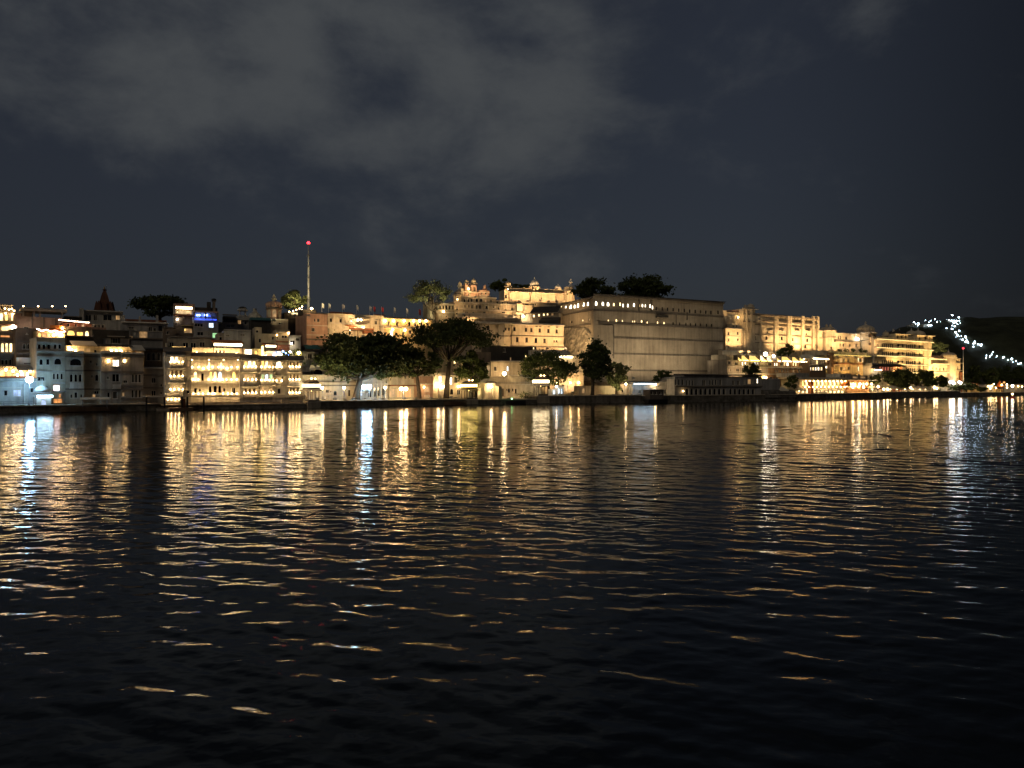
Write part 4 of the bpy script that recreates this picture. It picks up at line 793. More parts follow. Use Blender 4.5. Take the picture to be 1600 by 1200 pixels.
# ================================================================ domed kiosks at the water
def kiosk(label, px, ptip, pstrip, pbase, pfoot, wp, off, strip, glow):
    b = Bld('water_kiosk', label, 'kiosk', px-wp/2, px+wp/2, off, group='domed kiosks standing at the water', zb=-1.0)
    L_ = b.U(px+wp/2); xc = b.U(px); r = L_/2*1.0; zf, zs, ze, zt = b.Z(px, pbase), b.Z(px, pstrip+2), b.Z(px, pstrip-2), b.Z(px, ptip); y = r
    b.part('plinth', MB().box(xc-r*1.02, xc+r*1.02, 0, 2*r, 0, zf), 'stone'); b.part('plinth_cap', MB().box(xc-r*1.1, xc+r*1.1, -.1, 2*r+.1, zf+.002, zf+.14), 'trim')
    for sx in (-.8, -.27, .27, .8):
        for sy in (-.8, .8): b.part('column', MB().lathe(xc+sx*r, y+sy*r, [(.13, zf+.14), (.09, zf+.4), (.09, zs-1.2), (.16, zs-.95)], 6), 'kiosk_dark')
    m = MB()
    for i in range(3):
        a0 = -.8*r+i*.533*r
        for jj in range(6):
            q = [math.pi*u/6 for u in (jj, jj+1)]; xx = [xc+a0+.267*r-.25*r*math.cos(v) for v in q]; za = [zs-1.05+.45*math.sin(v) for v in q]
            m.add([(xx[0], y-.82*r, za[0]), (xx[1], y-.82*r, za[1]), (xx[1], y-.82*r, zs-.5), (xx[0], y-.82*r, zs-.5)], [(0, 1, 2, 3)])
    b.part('arches', m, 'kiosk_dark'); b.part('entablature', MB().box(xc-r*.86, xc+r*.86, y-.86*r, y+.86*r, zs-.5, zs-.05), 'kiosk_dark'); b.part('eave', MB().lathe(xc, y, [(r*1.2, zs-.62), (r*1.75, zs-.85), (r*1.75, zs-.78), (r*1.2, zs-.45)], 4, math.pi/4), 'kiosk_dark')
    b.part('lamp_strip', MB().box(xc-r*.95, xc+r*.95, y-.95*r, y+.95*r, zs, ze), strip)
    hd = (zt-ze)*.62; b.part('roof', MB().lathe(xc, y, [(r*1.30, ze+.01), (r*1.15, ze+hd*.35), (r*.85, ze+hd*.75), (r*.45, ze+hd)], 4, math.pi/4), 'kiosk_dark')
    b.part('finial', MB().lathe(xc, y, [(r*.42, ze+hd), (r*.32, ze+hd+.15), (r*.14, ze+hd+.5), (.03, zt)], 8), 'marble')
    for sx in (-1, 1): link('lamp', ball(glow, .14), b.root, T(xc+sx*r*.3, y-r*.62, ze+hd+.12))
    b.part('balustrade', MB().box(xc-r*.85, xc+r*.85, y-.85*r, y-.78*r, zf+.14, zf+.5), 'kiosk_dark'); link('lamp', ball('bulb_soft', .12), b.root, T(xc, y, zs-.8))
    return b
kiosk('kiosk with a white lit eave beside the cream hotel', 491.5, 587.5, 602.5, 628.5, 638, 20, -.6, 'tube', 'bulb_soft')
kiosk('kiosk with a yellow lit eave under the big forked tree', 737.5, 591.5, 602.5, 625, 634, 18, -.4, 'tube_yellow', 'bulb_soft')
kiosk('kiosk with a lit eave on the stone landing before the bushy tree', 849.5, 583.5, 596, 619, 631, 18, -.2, 'tube', 'bulb_soft')
GHATF = []
# ================================================================ middle shore under the trees
b = Bld('ghat_wall', 'long low cream wall with small arched niches behind the ghat', 'wall', 472, 566, 12)
b.wall(472, 566, 586, None, 4, 'cream', [(512,611,6,5), (524,614.5,6,8,'a'), (504,612,2,2), (517,612,2,2), (538,614,3,10,'r','blue_cloth'), (546,614,4,10)], pref=520); b.ledge(472, 566, 596.5, .4, .3, 'trim_dark'); b.ledge(472, 566, 602.5, .25, .25, 'trim_dark')
GHATF += [(b, *q_) for q_ in [(485, 622, 604, 260), (512, 622, 604, 300), (540, 622, 604, 300)]]
b = Bld('shore_house', 'grey stepped house with balcony between hotel and big tree', 'house', 471, 513, 15); b.wall(483, 512, 573, None, 6, 'palewall', [(497,581,16,8,'a'), (488,581,4,6)]); b.wall(472, 484, 581, None, 6, 'grey'); b.wall(478, 510, 549, 573, 6, 'grey', [(482,560,3,15,'r','palewall'), (490,557,7,9), (500,557,7,9)], y=2.0); b.cornice(477, 511, 549, .8, .4, 'roof_dark', y=2); b.ledge(483, 512, 574, .5, .3, 'white'); b.part('balcony_rail', MB().box(b.U(484), b.U(511), -.45, -.35, b.Z(495, 574), b.Z(495, 570.5)), 'trim')
b = Bld('awning_house', 'low house under a dark teal awning left of the big tree', 'house', 476, 512, 21); b.wall(477, 511, 540, None, 5, 'brown', [(484,536,5,6), (494,543,8,5)]); b.part('awning', MB().ext([(-1.6, b.Z(494, 546)), (.1, b.Z(494, 540)), (.1, b.Z(494, 539)), (-1.6, b.Z(494, 545))], b.U(474), b.U(497)), 'teal')
b = Bld('lit_shops', 'row of pale shop fronts lit greenish white behind the tree trunk', 'shop', 558, 606, 11)
b.wall(558, 606, 591, None, 6, 'palewall', [(564,612,6,12,'r','lit_violet'), (574,606,9,5,'r','lit_cool'), (578,616,6,10), (586,613,4,14), (592,612,4,14), (598,612,5,12), (603,597,5,6)], pref=580); b.ledge(558, 606, 600, .6, .25, 'white'); b.ledge(558, 606, 595, .25, .2, 'trim')
for px in (583, 589, 595, 601): b.box('pilaster', px-.6, px+.6, 592, None, -.3, .01, 'white')
b = Bld('lit_room', 'open orange lit room with crenellated wall under the trees', 'shelter', 606, 648, 12)
b.wall(607, 647, 592, None, 5, 'cream', [(613,614,9,13,'r','lit_dim'), (625,614,9,13,'r','lit_orange'), (638,614,10,13,'r','lit_orange')], pref=620); b.cornice(607, 647, 603, 1.2, .25, 'rust'); b.merlons(607, 647, 592, .7, .9, 'cream')
GHATF += [(b, *q_) for q_ in [(620, 621, 600, 200), (640, 621, 600, 180)]]
b = Bld('shore_gate', 'pink lit gate wall behind the small leaning tree', 'wall', 646, 677, 13); b.wall(646, 677, 588, None, 4, 'pink', [(655,613,7,9), (667,608,8,8,'a','lit_dim'), (667,619,9,4,'r','lit_dim')], pref=660); b.ledge(646, 677, 600, .3, .25, 'white'); b.merlons(646, 677, 588, .7, .9, 'white'); b.lamp(661, 605, .6, 'bulb', .17)
GHATF += [(b, *q_) for q_ in [(662, 621, 600, 240)]]
b = Bld('shore_house', 'yellow lit corner house with buttress behind the forked tree', 'house', 675, 733, 14)
b.wall(676, 733, 583, None, 7, 'cream', [(688,592,5,9,'r','lit_white'), (705,595,4,11,'r','lit_white'), (713,594,6,8), (706,612,6,9,'a'), (717,612,6,9,'a'), (726,606,6,8)], pref=700); b.cornice(690, 732, 587, .6, .3); b.part('buttress', MB().ext([(-1.8, 0), (-.4, b.Z(690, 605)), (.01, b.Z(690, 605)), (.01, 0)], b.U(684), b.U(691)), 'stone'); b.lamp(682.5, 601, .8, 'bulb_big', .34); b.lamp(690, 604, .9, 'bulb_big', .22); b.lamp(716, 604, .7, 'bulb', .18)
GHATF += [(b, *q_) for q_ in [(700, 621, 598, 380), (722, 621, 598, 300)]]
b = Bld('shore_house', 'tall plain house seen through the branches of the forked tree', 'house', 636, 745, 24); b.wall(640, 745, 560, None, 7, 'beige', [(651,570,6,5), (663,571,6,6,'r','lit_dim'), (702,569,4,8,'r','lit_white'), (711,566,4,4,'r','lit_warm'), (715,576,3,3,'r','lit_warm'), (725,573,4,6,'r','rust'), (735,573,4,6)], pref=690); b.cornice(640, 745, 562, .4, .3); b.lamp(659, 568, .5, 'bulb', .2)
b = Bld('waterside_gateway', 'tall arched stone gateway with pediment beside the yellow lit kiosk', 'gateway', 754, 780, 1.5)
b.wall(757, 776, 598, None, 2.5, 'cream', [(766.5,614,7,20,'a','stone')]); zt = b.Z(766, 598); x0, x1 = b.U(756), b.U(773); b.part('pediment', MB().add([(x0,-.3,zt),(x1,-.3,zt),((x0+x1)/2,-.3,zt+1.0),(x0,2.6,zt),(x1,2.6,zt),((x0+x1)/2,2.6,zt+1.0)], [(0,1,2),(5,4,3),(1,4,5,2),(3,0,2,5),(0,3,4,1)]), 'trim'); b.box('pier', 774, 779, 604, None, -1.6, 1, 'beige'); b.box('pier', 750.5, 755.5, 606, None, -.5, 1.2, 'cream'); b.lamp(765, 604, .7, 'bulb_big', .3); b.cornice(756, 775, 599, .5, .25)
b = Bld('fenced_wall', 'warm lit curved wall topped by a tall picket fence', 'wall', 758, 842, 8)
b.wall(776, 838, 601, None, 3, 'cream', [(786,613,4,12,'a','shutter'), (795.5,610,3,6), (801,609,2,4), (806,611,3,7), (792,609,2,2)], pref=800, frame='stone'); b.ledge(776, 838, 600.5, .2, .25, 'trim'); b.part('fence_rail', MB().box(b.U(757), b.U(834), .45, .5, b.Z(800, 598), b.Z(800, 597)).box(b.U(757), b.U(834), .45, .5, b.Z(800, 590), b.Z(800, 589.3)), 'metal')
GHATF += [(b, *q_) for q_ in [(784, 622, 605, 320), (806, 622, 605, 380), (828, 622, 605, 300)]]
me = MB().box(-.06, .06, .3, .42, 0, 13/FPX*b.Yd(800)).mesh('picket', 'cream')
for i in range(36): link('picket', me, b.root, T(b.U(757+i*2.15), 0, b.Z(800, 601)-(.0 if i < 28 else (i-28)*.16)))
b.wall(757, 776, 597, None, 2, 'cream', y=2.6); b.part('stair_flank', MB().ext([(-2.5, 0), (-2.5, b.Z(838, 620)), (.01, b.Z(838, 602)), (.01, 0)], b.U(834), b.U(842)), 'beige')
shrub('creeper', 'dry bare creeper bush in front of the fenced wall', 821, S(821)+4, 625, 14, 25, n=260, leaf='leaf', seed=9, size=.22)
b = Bld('flat_house', 'plain pale flat roofed house above the picket fence', 'house', 764, 822, 16); b.wall(767, 820, 566, None, 7, 'beige', [(774,576,4,7), (793.5,576,3,7,'r','lit_cool')], pref=790); b.cornice(766, 821, 565, .6, .35, 'trim'); b.box('wing', 758, 768, 571, None, .5, 6, 'palewall'); b.part('canopy', MB().box(b.U(783), b.U(818), -2, -.02, b.Z(800, 587), b.Z(800, 586)), 'white')
GHATF += [(b, *q_) for q_ in [(780, 586, 575, 300), (805, 586, 575, 260)]]
lamp_post('very bright round lamp above the picket fence', 788, 583.5, S(788)+9.5, 'bulb_big', .46, 'bright ghat lamps')
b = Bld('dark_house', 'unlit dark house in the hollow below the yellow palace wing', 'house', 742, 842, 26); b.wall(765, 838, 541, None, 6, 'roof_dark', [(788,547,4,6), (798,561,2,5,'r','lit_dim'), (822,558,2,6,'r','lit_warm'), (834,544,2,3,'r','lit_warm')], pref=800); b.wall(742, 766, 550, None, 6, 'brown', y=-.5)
b = Bld('lit_house', 'cream house glowing behind the bushy tree', 'house', 838, 918, 18); b.wall(838, 912, 557, None, 8, 'cream', [(884,604,8,16,'a','lit_dim'), (896,604,8,16,'a','lit_dim'), (872,600,5,9), (852,585,5,8), (866,585,5,8)], pref=880); b.ledge(838, 912, 582, .3, .25, 'trim'); b.cornice(838, 913, 556, .6, .35, 'trim')
b.wall(842, 892, 546.5, 557, 6, 'white', [(850,552,4,4,'r','lit_warm')], y=1.5, pref=880); b.part('lamp_strip', MB().box(b.U(862), b.U(893), -.75, -.6, b.Z(880, 559), b.Z(880, 556.6)), 'tube')
GHATF += [(b, *q_) for q_ in [(860, 612, 585, 1600), (885, 612, 585, 2200), (905, 612, 590, 1200)]]
for px in (868, 890, 903): b.lamp(px, 598, .5, 'bulb', .2)
b = Bld('lit_yard', 'cream yard wall lit between the dark tree and the low shed', 'wall', 905, 992, 9); b.wall(905, 965, 603, None, 3, 'cream', [(912,610,5,8,'a','lit_dim')], pref=940); b.wall(965, 988, 600, None, 4, 'beige', [(972,611,3,4)], pref=975, y=-.3)
GHATF += [(b, *q_) for q_ in [(925, 617, 606, 220), (950, 617, 606, 320), (975, 617, 606, 160)]]
b = Bld('white_cabin', 'small bright white glazed cabin on the dark quay', 'cabin', 863, 882, 3); b.wall(871, 881, 604, None, 2, 'marble', [(873.5,611,3,8,'r','lit_cool'), (878,611,3,8,'r','lit_cool')]); b.cornice(870, 882, 603.5, .3, .25, 'marble'); b.wall(863, 871, 608, None, 2, 'marble', [(867,613,4,6,'r','lit_cool')], y=.3); b.lamp(867, 604, .9, 'bulb_white', .2)
lamp_post('white globe lamp beside the hotel side kiosk', 503.5, 606, S(503)+2.5); lamp_post('globe lamp beside the blue banner on the ghat', 537.5, 606, S(538)+3); lamp_post('globe lamp in front of the pale shop fronts', 602, 605.5, S(602)+3)
lamp_post('bright double globe lamp on the ghat under the big tree', 630.5, 607.5, S(630)+3, 'bulb_big', .42, arms=2); lamp_post('globe lamp beside the forked tree trunk', 716, 603.5, S(716)+3, 'bulb', .24)
for px, py in ((569, 604.5), (577, 604)): lamp_post('cold blue white floodlamp on a post under the big tree', px, py, S(px)+4.5, 'bulb_flood', .52, 'cold floodlamps under the big tree')
GH = dict(label='low floodlight at the foot of the ghat walls', group='floodlights along the ghat walls')
for f_, px, pb, tp, pw in GHATF: flood(f_, px, pb, 4.0, px+1, tp, pw, 130, **GH)
parasol('small grey garden parasol in front of the lit shops', 570.5, 610, 623, S(570)+3, 16)
lamp_post('small white lamp on the low yard wall', 978, 600, S(978)+6, 'bulb_big', .24); lamp_post('white lamp at the left corner of the dark house', 1024, 600.5, S(1024)+6, 'bulb_big', .26); lamp_post('white lamp on the dark colonnaded house front', 1050, 600.5, S(1050)+5, 'bulb_big', .28)
bar('long blue white tube light beside the dark houseboat', 991, 1022, 600.5, S(991)+5, S(1022)+5, 'tube_cool', .2)
b = Bld('tin_shed', 'low shed with a tin roof under the tube light', 'shed', 984, 1058, 7); b.wall(988, 1030, 602, None, 4, 'grey', [(1000,612,4,5), (1012,612,6,6)], pref=1010); b.wall(1028, 1058, 596, None, 4, 'palewall', [(1040,612,5,7)], pref=1040); b.part('roof', MB().ext([(-1.2, b.Z(1010, 598.5)), (3, b.Z(1010, 596)), (3, b.Z(1010, 595.5)), (-1.2, b.Z(1010, 598))], b.U(986), b.U(1027)), 'grey')
b = Bld('houseboat', 'low dark cabin boat moored against the quay beside the tube light', 'boat', 1012, 1042, -2.6, zb=-.4); b.wall(1015, 1037, 609.5, 625, 2.6, 'kiosk_dark', [(1019,614,3,4), (1025,614,3,4), (1032,614,3,4)]); b.part('hull', MB().ext([(-.5, 1.3), (-.1, 0), (2.8, 0), (3.2, 1.3)], b.U(1012), b.U(1042)), 'black'); b.cornice(1014, 1038, 609.3, .3, .15, 'grey')
c = Bld('colonnaded_house', 'long unlit two storey house with arcade at the water', 'house', 1052, 1192, 3)
c.wall(1054, 1070, 589, None, 7, 'grey', [(1056.5,597,2.5,9), (1061.5,597,3,9), (1067,597,3,9)]); c.wall(1070, 1138, 586, None, 7, 'grey', [(1073,598,2.5,9,'a'), (1078,598,2.5,9,'a'), (1083,598,2.5,9,'a'), (1100,598,5,9,'r'), (1110,597,3,9,'a'), (1114.5,597,3,9,'a'), (1119,597,3,9,'a'), (1126,597,3,9,'a'), (1066.5,613,1.5,5,'r','lit_cool')][:8]+[(1074+i*7.2, 612, 5, 11, 'a') for i in range(9)], pref=1100)
c.wall(1138, 1190, 588.5, None, 7, 'grey', [(1146,598,4,7), (1154,598,4,7), (1163,597,3.5,8,'r','palewall'), (1171,596,5,8,'r','lit_dim'), (1176,596,4,8,'r','palewall'), (1184,595,2.5,7,'r','lit_white')]+[(1142+i*7, 612, 4.5, 10, 'a') for i in range(6)], pref=1160); c.cornice(1053, 1190, 586.5, .7, .35, 'roof_dark', pref=1100); c.ledge(1054, 1190, 603.5, .5, .3, 'trim_dark', pref=1100); c.lamp(1066, 611, .4, 'bulb_soft', .2)
b = Bld('parapet_wall', 'dark bastion wall with parapet beside the bright terrace', 'wall', 1189, 1240, 2.5); b.wall(1190, 1219, 593, None, 6, 'grey', pref=1200); b.wall(1219, 1236, 609, None, 5, 'quay', pref=1220); b.merlons(1190, 1219, 594, .6, .9, 'grey'); b.part('slope', MB().ext([(-2, 0), (-1.2, b.Z(1200, 612)), (.01, b.Z(1200, 609)), (.01, 0)], b.U(1189), b.U(1238)), 'quay')
boat('dark rowing boat moored at the left quay', 119, 632, S(119)-1.6, 5, .6); boat('small dark motor boat with a green lamp at the gateway', 806, 631, S(806)-2.4, 5.5, .5, False, 'black', 'lamp_green'); boat('canopied tour boat moored left of the jetty shelter', 150, 640, S(150)-1.8, 7, .55, True)
boat('dark wooden boat moored left of the yellow lit kiosk', 712, 634, S(712)-2.0, 6, .55); boat('canopied boat lit orange at the bright terrace quay', 1283, 622, S(1283)-2.5, 7, .62, True, 'wood', 'bulb_soft'); boat('open boat moored below the dark parasol terrace', 1352, 621, S(1352)-2.5, 6, .6); boat('small open boat moored below the first round tree', 1384, 620, S(1384)-2.5, 6, .6)
b2 = W(1582, 621, 270); o = thing('buoy', 'small pink buoy floating on the lake at right', 'buoy', (b2.x, b2.y, 0)); link('float', MB().lathe(0, 0, [(.5, -.3), (.75, 0), (.7, .4), (.25, .6)], 12).mesh('float', 'red_cloth', True), o); link('mast', MB().lathe(0, 0, [(.12, .5), (.1, 1.3)], 8).mesh('mast', 'white_cloth'), o); link('lamp', ball('bulb_soft', .28), o, T(0, 0, 1.5))

# ================================================================ long pink house with flags
p = Bld('long_house', 'long pink and yellow house with a row of flags on its roof', 'house', 479, 676, 36)
p.wall(479, 512, 490.5, None, 10, 'pink', [(489.5,515,5.5,5.5), (492,500,2.5,5), (497,500.5,4,5)], pref=500); p.wall(512, 600, 491.5, None, 10, 'cream', [(512.8,517,2,8), (517,500,4,6,'c'), (532,501,4,6,'c'), (549,502,4,6,'c'), (562,502,3,5,'r','lit_white'), (587,504,4.5,6,'c'), (556,513,6,5,'r','lit_warm'), (567,513,7,6,'r','lit_white')], y=-.2, pref=556)
p.wall(600, 676, 496.5, None, 10, 'yellow', [(607,505,4,7,'a'), (621,505.5,4,7,'a'), (640,506,4,7,'a'), (649,506.5,4,7,'a'), (659,507,4,7,'a'), (669,507.5,4,7,'a'), (602,522,3,6), (612,521,5,9,'r','lit_white'), (630,522,4,8), (641,519,5,5), (655,520,4,8), (668,520,4,8)], pref=640)
for px in (601, 614, 630.5, 645, 654.5, 664.5): p.lamp(px, 501.5, .55, 'bulb', .26)
p.lamp(612, 515, .8, 'bulb', .24); p.lamp(631, 516, .8, 'bulb', .24)
p.cornice(600, 676, 499, 1.0, .35, 'trim_dark', pref=640); p.ledge(600, 676, 512.5, .9, .3, 'trim', pref=640); p.ledge(512, 600, 506.5, .2, .2, 'trim', y=-.2, pref=556); p.ledge(479, 512, 508, .15, .2, 'trim'); p.ledge(479, 512, 523, .15, .2, 'trim'); p.ledge(479, 512, 530, .5, .35, 'trim_dark')
p.box('parapet', 486, 560, 488, 491.3, .3, .7, 'trim_dark'); p.box('roof_room', 478, 500, 482, 491, 3, 7, 'roof_dark'); p.box('roof_room', 525, 558, 486.5, 494, 4, 7, 'roof_dark'); p.box('roof_room', 580, 672, 491, 498, 5, 8, 'roof_dark'); p.cornice(524, 559, 486.5, .4, .25, 'red_tile', y=4); p.cornice(595, 612, 490, .4, .25, 'red_tile', y=5)
p.part('drain_pipe', MB().box(p.U(593)-.1, p.U(593)+.1, -.3, -.12, p.Z(593, 530), p.Z(593, 498)), 'trim_dark')
k = Bld('hanging_cafe', 'lit cafe balcony with orange awning on the long pink house', 'cafe', 540, 582, 33.5); k.part('floor', MB().box(k.U(542), k.U(581), -1.5, 2.4, k.Z(560, 516.5), k.Z(560, 516)), 'wood'); k.part('rail', MB().box(k.U(542), k.U(581), -1.5, -1.4, k.Z(560, 516), k.Z(560, 513)), 'rust'); k.part('awning', MB().ext([(-1.4, k.Z(550, 511.5)), (2.3, k.Z(550, 507.5)), (2.3, k.Z(550, 507)), (-1.4, k.Z(550, 511))], k.U(543), k.U(556)), 'orange_cloth')
for px, py in ((546, 515), (560, 514), (570, 515.5), (559, 500), (563.5, 500)): k.lamp(px, py, .2, 'bulb_big', .24)
k.part('upper_balcony', MB().box(k.U(559), k.U(577), -.3, 2.2, k.Z(566, 504.5), k.Z(566, 503.7)).box(k.U(559), k.U(577), -.3, -.2, k.Z(566, 503.7), k.Z(566, 501)), 'trim_dark'); k.part('upper_roof', MB().box(k.U(558), k.U(577), -.6, 2.3, k.Z(566, 497), k.Z(566, 496)), 'roof_dark'); k.part('lower_panel', MB().box(k.U(568), k.U(582), -.4, 1, k.Z(575, 521), k.Z(575, 517)), 'rust')
for px in (543, 556, 581): k.part('post', MB().box(k.U(px)-.08, k.U(px)+.08, -1.4, -1.25, k.Z(px, 530), k.Z(px, 511)), 'wood')
parasol('white parasol over the lit cafe balcony', 565, 505, 516, S(565)+34, 13)
for i, (px, c) in enumerate(((503,'white_cloth'), (513.5,'white_cloth'), (535,'white_cloth'), (557,'white_cloth'), (577.5,'white_cloth'), (583.5,'red_cloth'), (596,'red_cloth'), (615.5,'white_cloth'), (635,'white_cloth'), (654.5,'red_cloth'))):
    py = 473+abs(px-503)*.062; flag('white flag on a short pole above the long roof' if c == 'white_cloth' else 'red flag on a short pole above the long roof', px, py, py+11+abs(px-503)*.02, S(px)+38, c, 'white flags along the long roof' if c == 'white_cloth' else 'red flags along the long roof')
mast('tall thin mast with a red lamp behind the pink house', 482, 382, 486, S(482)+44, r=.42, wid=.32)
lamp_post('small warm lamp at the foot of the tall mast', 487, 482, S(487)+38, 'bulb', .3, 'roof lamps', base=W(487, 490, S(487)+38).z)
for i, (px, py) in enumerate(((452,487), (458,486), (463,484), (468,482), (472,479), (472,484))): lamp_post('tiny lamp glowing under the green lit tree', px, py, S(px)+46, 'bulb_soft', .17, 'tiny lamps under the green lit tree', base=W(px, py+6, S(px)+46).z)
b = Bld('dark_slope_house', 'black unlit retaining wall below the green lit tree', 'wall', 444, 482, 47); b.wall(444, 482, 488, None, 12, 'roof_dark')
flood(p, 548, 528, 9, 548, 500, 1500, 110, label='floodlight behind the trees aimed at the pink house', group='floodlights at the pink house'); flood(p, 500, 528, 9, 495, 505, 900, 110, label='floodlight behind the trees aimed at the pink house', group='floodlights at the pink house'); flood(p, 590, 528, 8, 590, 502, 1300, 110, label='floodlight behind the trees aimed at the pink house', group='floodlights at the pink house'); flood(p, 640, 530, 8, 640, 508, 900, 110, label='floodlight behind the trees aimed at the pink house', group='floodlights at the pink house')
# ================================================================ the palace
# lower yellow wing
w = Bld('palace_wing', 'two storey cream palace wing with small shuttered windows beside the rock', 'palace', 740, 882, 40)
w.wall(800, 881, 508, None, 10, 'palace', [(804,514,4,6,'a'), (822,515,3.6,6), (830.5,515.5,3.6,6), (843.5,516,3.6,6), (857,516.8,3.6,6), (870,517.5,3.6,6), (808.5,530.5,4,7.5), (823,531,4,7.5), (837.5,531.8,4,7.5), (851,532.5,4,7), (866,533,2,3), (870,533,2,3)], pref=840, frame='trim_dark')
w.wall(745, 800, 507, None, 10, 'palace', [(764,512.5,5,7), (757,530,4,6)], y=.5, pref=770); w.cornice(742, 881, 507, 1.0, .6, 'trim', pref=800); w.cornice(742, 881, 525, .45, .3, 'trim_dark', pref=810); w.ledge(742, 881, 541, .4, .4, 'trim_dark', pref=820)
xc = w.U(789); w.part('tower', MB().lathe(xc, .8, [(2.1, 0), (2.1, w.Z(790, 506.5))], 8, math.pi/8), 'palace'); w.part('tower_cornice', MB().lathe(xc, .8, [(2.1, w.Z(790, 507)), (2.9, w.Z(790, 506.5)), (2.9, w.Z(790, 505.8)), (2.0, w.Z(790, 503.5))], 8, math.pi/8), 'trim'); w.part('tower_band', MB().lathe(xc, .8, [(2.2, w.Z(790, 526)), (2.3, w.Z(790, 525.5)), (2.2, w.Z(790, 524.6))], 8, math.pi/8), 'trim_dark')
for px in (787.5, 792.5): w.part('tower_window', MB().box(w.U(px)-.25, w.U(px)+.25, -1.35, -1.1, w.Z(790, 517), w.Z(790, 512.5)), 'shutter')
for px in (838, 844, 857, 870): w.part('corbel', MB().box(w.U(px)-.25, w.U(px)+.25, -.5, .01, w.Z(840, 511), w.Z(840, 509.5)), 'trim_dark')
for px, pw in ((770, 1900), (808, 1900), (838, 1900), (866, 1600)): flood(w, px, 545, 7.5, px+2, 520, pw, 105, label='floodlight on the dark house roof aimed at the cream palace wing', group='floodlights at the cream palace wing')
# middle terraces
m2 = Bld('palace_terrace', 'weathered stepped terrace wall with balustrade above the cream wing', 'terrace', 708, 812, 48)
m2.wall(712, 812, 496, None, 8, 'palace_bare', [(755,503,4,3), (764,503,4,3), (790,503,5,3)], pref=760); m2.ledge(712, 812, 496.5, .35, .35, 'trim', pref=760); m2.ledge(712, 812, 501, .2, .2, 'trim_dark', pref=760)
me = MB().box(-.12, .12, -.1, .1, 0, 1.0).mesh('baluster', 'trim')
for i in range(44): link('baluster', me, m2.root, T(m2.U(716+i*2.15), .2, m2.Z(760, 496)))
m2.part('hand_rail', MB().box(m2.U(714), m2.U(811), .05, .35, m2.Z(760, 496)+1.0, m2.Z(760, 496)+1.2), 'trim')
m2.part('round_bastion', MB().lathe(m2.U(730), 1.0, [(4.2, 0), (3.9, m2.Z(730, 498.5)), (4.3, m2.Z(730, 498)), (4.3, m2.Z(730, 496.5))], 20), 'palace_bare')
m3 = Bld('palace_block', 'weathered palace block with painted arcades and two window rows', 'palace', 700, 812, 54)
m3.wall(722, 806, 474, None, 9, 'palace_bare', [(727,478.5,3,5,'a','shutter'), (733,478.5,3,5,'a','shutter'), (738,468,3,4), (746,467.8,4,6), (752,468,5,6), (760,469,4,5), (738,479,4,6), (745.5,479.5,4,6), (751,479.5,5,6), (760.5,480,5,6,'a'), (772,480,2,3), (779.5,482,2.5,3.5,'a'), (800,482,3,4), (740,488,4,3), (757,488,4,3), (787,488,5,3)][:4][:2]+[(738,479,4,6), (745.5,479.5,4,6), (751,479.5,5,6), (760.5,480,5,6,'a'), (772,480,2,3), (779.5,482,2.5,3.5,'a'), (790,484,3,4), (800,483,3,4), (729,488,5,4,'r','shutter'), (740,488,4,3), (757,488,4,3), (787,488,5,3)], pref=765)
m3.wall(722, 776, 464, 474.2, 7, 'palace_bare', [(727,469.5,3,5,'a'), (733,469.5,3,5,'a'), (738,469,3,5), (746,468.6,4,6,'a'), (752.5,468.6,5,6,'a'), (760,470,3,4,'a','lit_dim'), (768,470,3,4)], y=.4, pref=750); m3.wall(776, 806, 469, 474.2, 6, 'palace_bare', [(778,472,3,4,'a'), (786,472.5,2,3), (794,473,2,3)], y=.4, pref=776)
for py in (464.5, 474, 484.5): m3.ledge(722, 776 if py < 470 else 806, py, .4, .3, 'trim', pref=750, y=0 if py > 470 else .4)
for i in range(15): m3.box('pilaster', 724+i*5.6-.35, 724+i*5.6+.35, 475, 484, -.16, .01, 'trim')
# towers at the left end of the block
m3.wall(708, 722.5, 471, None, 7, 'palace', [(714,482,3,5,'a'), (714,489,4,5,'a')], y=-.3); m3.ledge(707, 723, 471.5, .7, .3, 'trim', y=-.3); m3.ledge(707, 723, 481, .4, .3, 'trim', y=-.3)
m3.chhatri(714.8, 452, 461, 470.5, 17, 1.5, 6, 'palace', 'trim_dark', lit='bulb_soft')
for px, pt, w_, mt in ((731, 444, 5, 'pink'), (742, 444.5, 9, 'pink'), (724.5, 450, 4, 'cream'), (736, 449, 4, 'cream')): m3.box('roof_tower', px-w_/2, px+w_/2, pt, 465, 1, 4, mt)
m3.chhatri(718.5, 437, 444.5, 452, 8, 3, 4, 'cream', 'palace'); m3.chhatri(729, 434.8, 440, 446, 9, 3.2, 4, 'cream', 'palace'); m3.chhatri(740, 432, 441, 446, 11.5, 2.5, 8, 'cream', 'palace'); m3.chhatri(757.5, 443, 449.5, 453, 8, 2.5, 4, 'pink', 'pink')
m3.wall(751, 767, 452.5, 465, 4, 'pink', [(755,457,2.5,4), (761,457.5,2.5,4)], y=1); m3.ledge(751, 767, 456, .25, .25, 'trim', y=1); m3.ledge(751, 767, 461.5, .5, .25, 'trim', y=1); m3.ledge(722, 750, 455, .6, .25, 'trim', y=1.0); m3.box('roof_room', 722, 750, 455, 465, 1.3, 5, 'pink'); m3.lamp(731, 451.5, .5, 'bulb', .25)
for px in (737, 743): m3.part('tower_window', MB().box(m3.U(px)-.3, m3.U(px)+.3, .9, 1.02, m3.Z(740, 454), m3.Z(740, 448)), 'shutter')
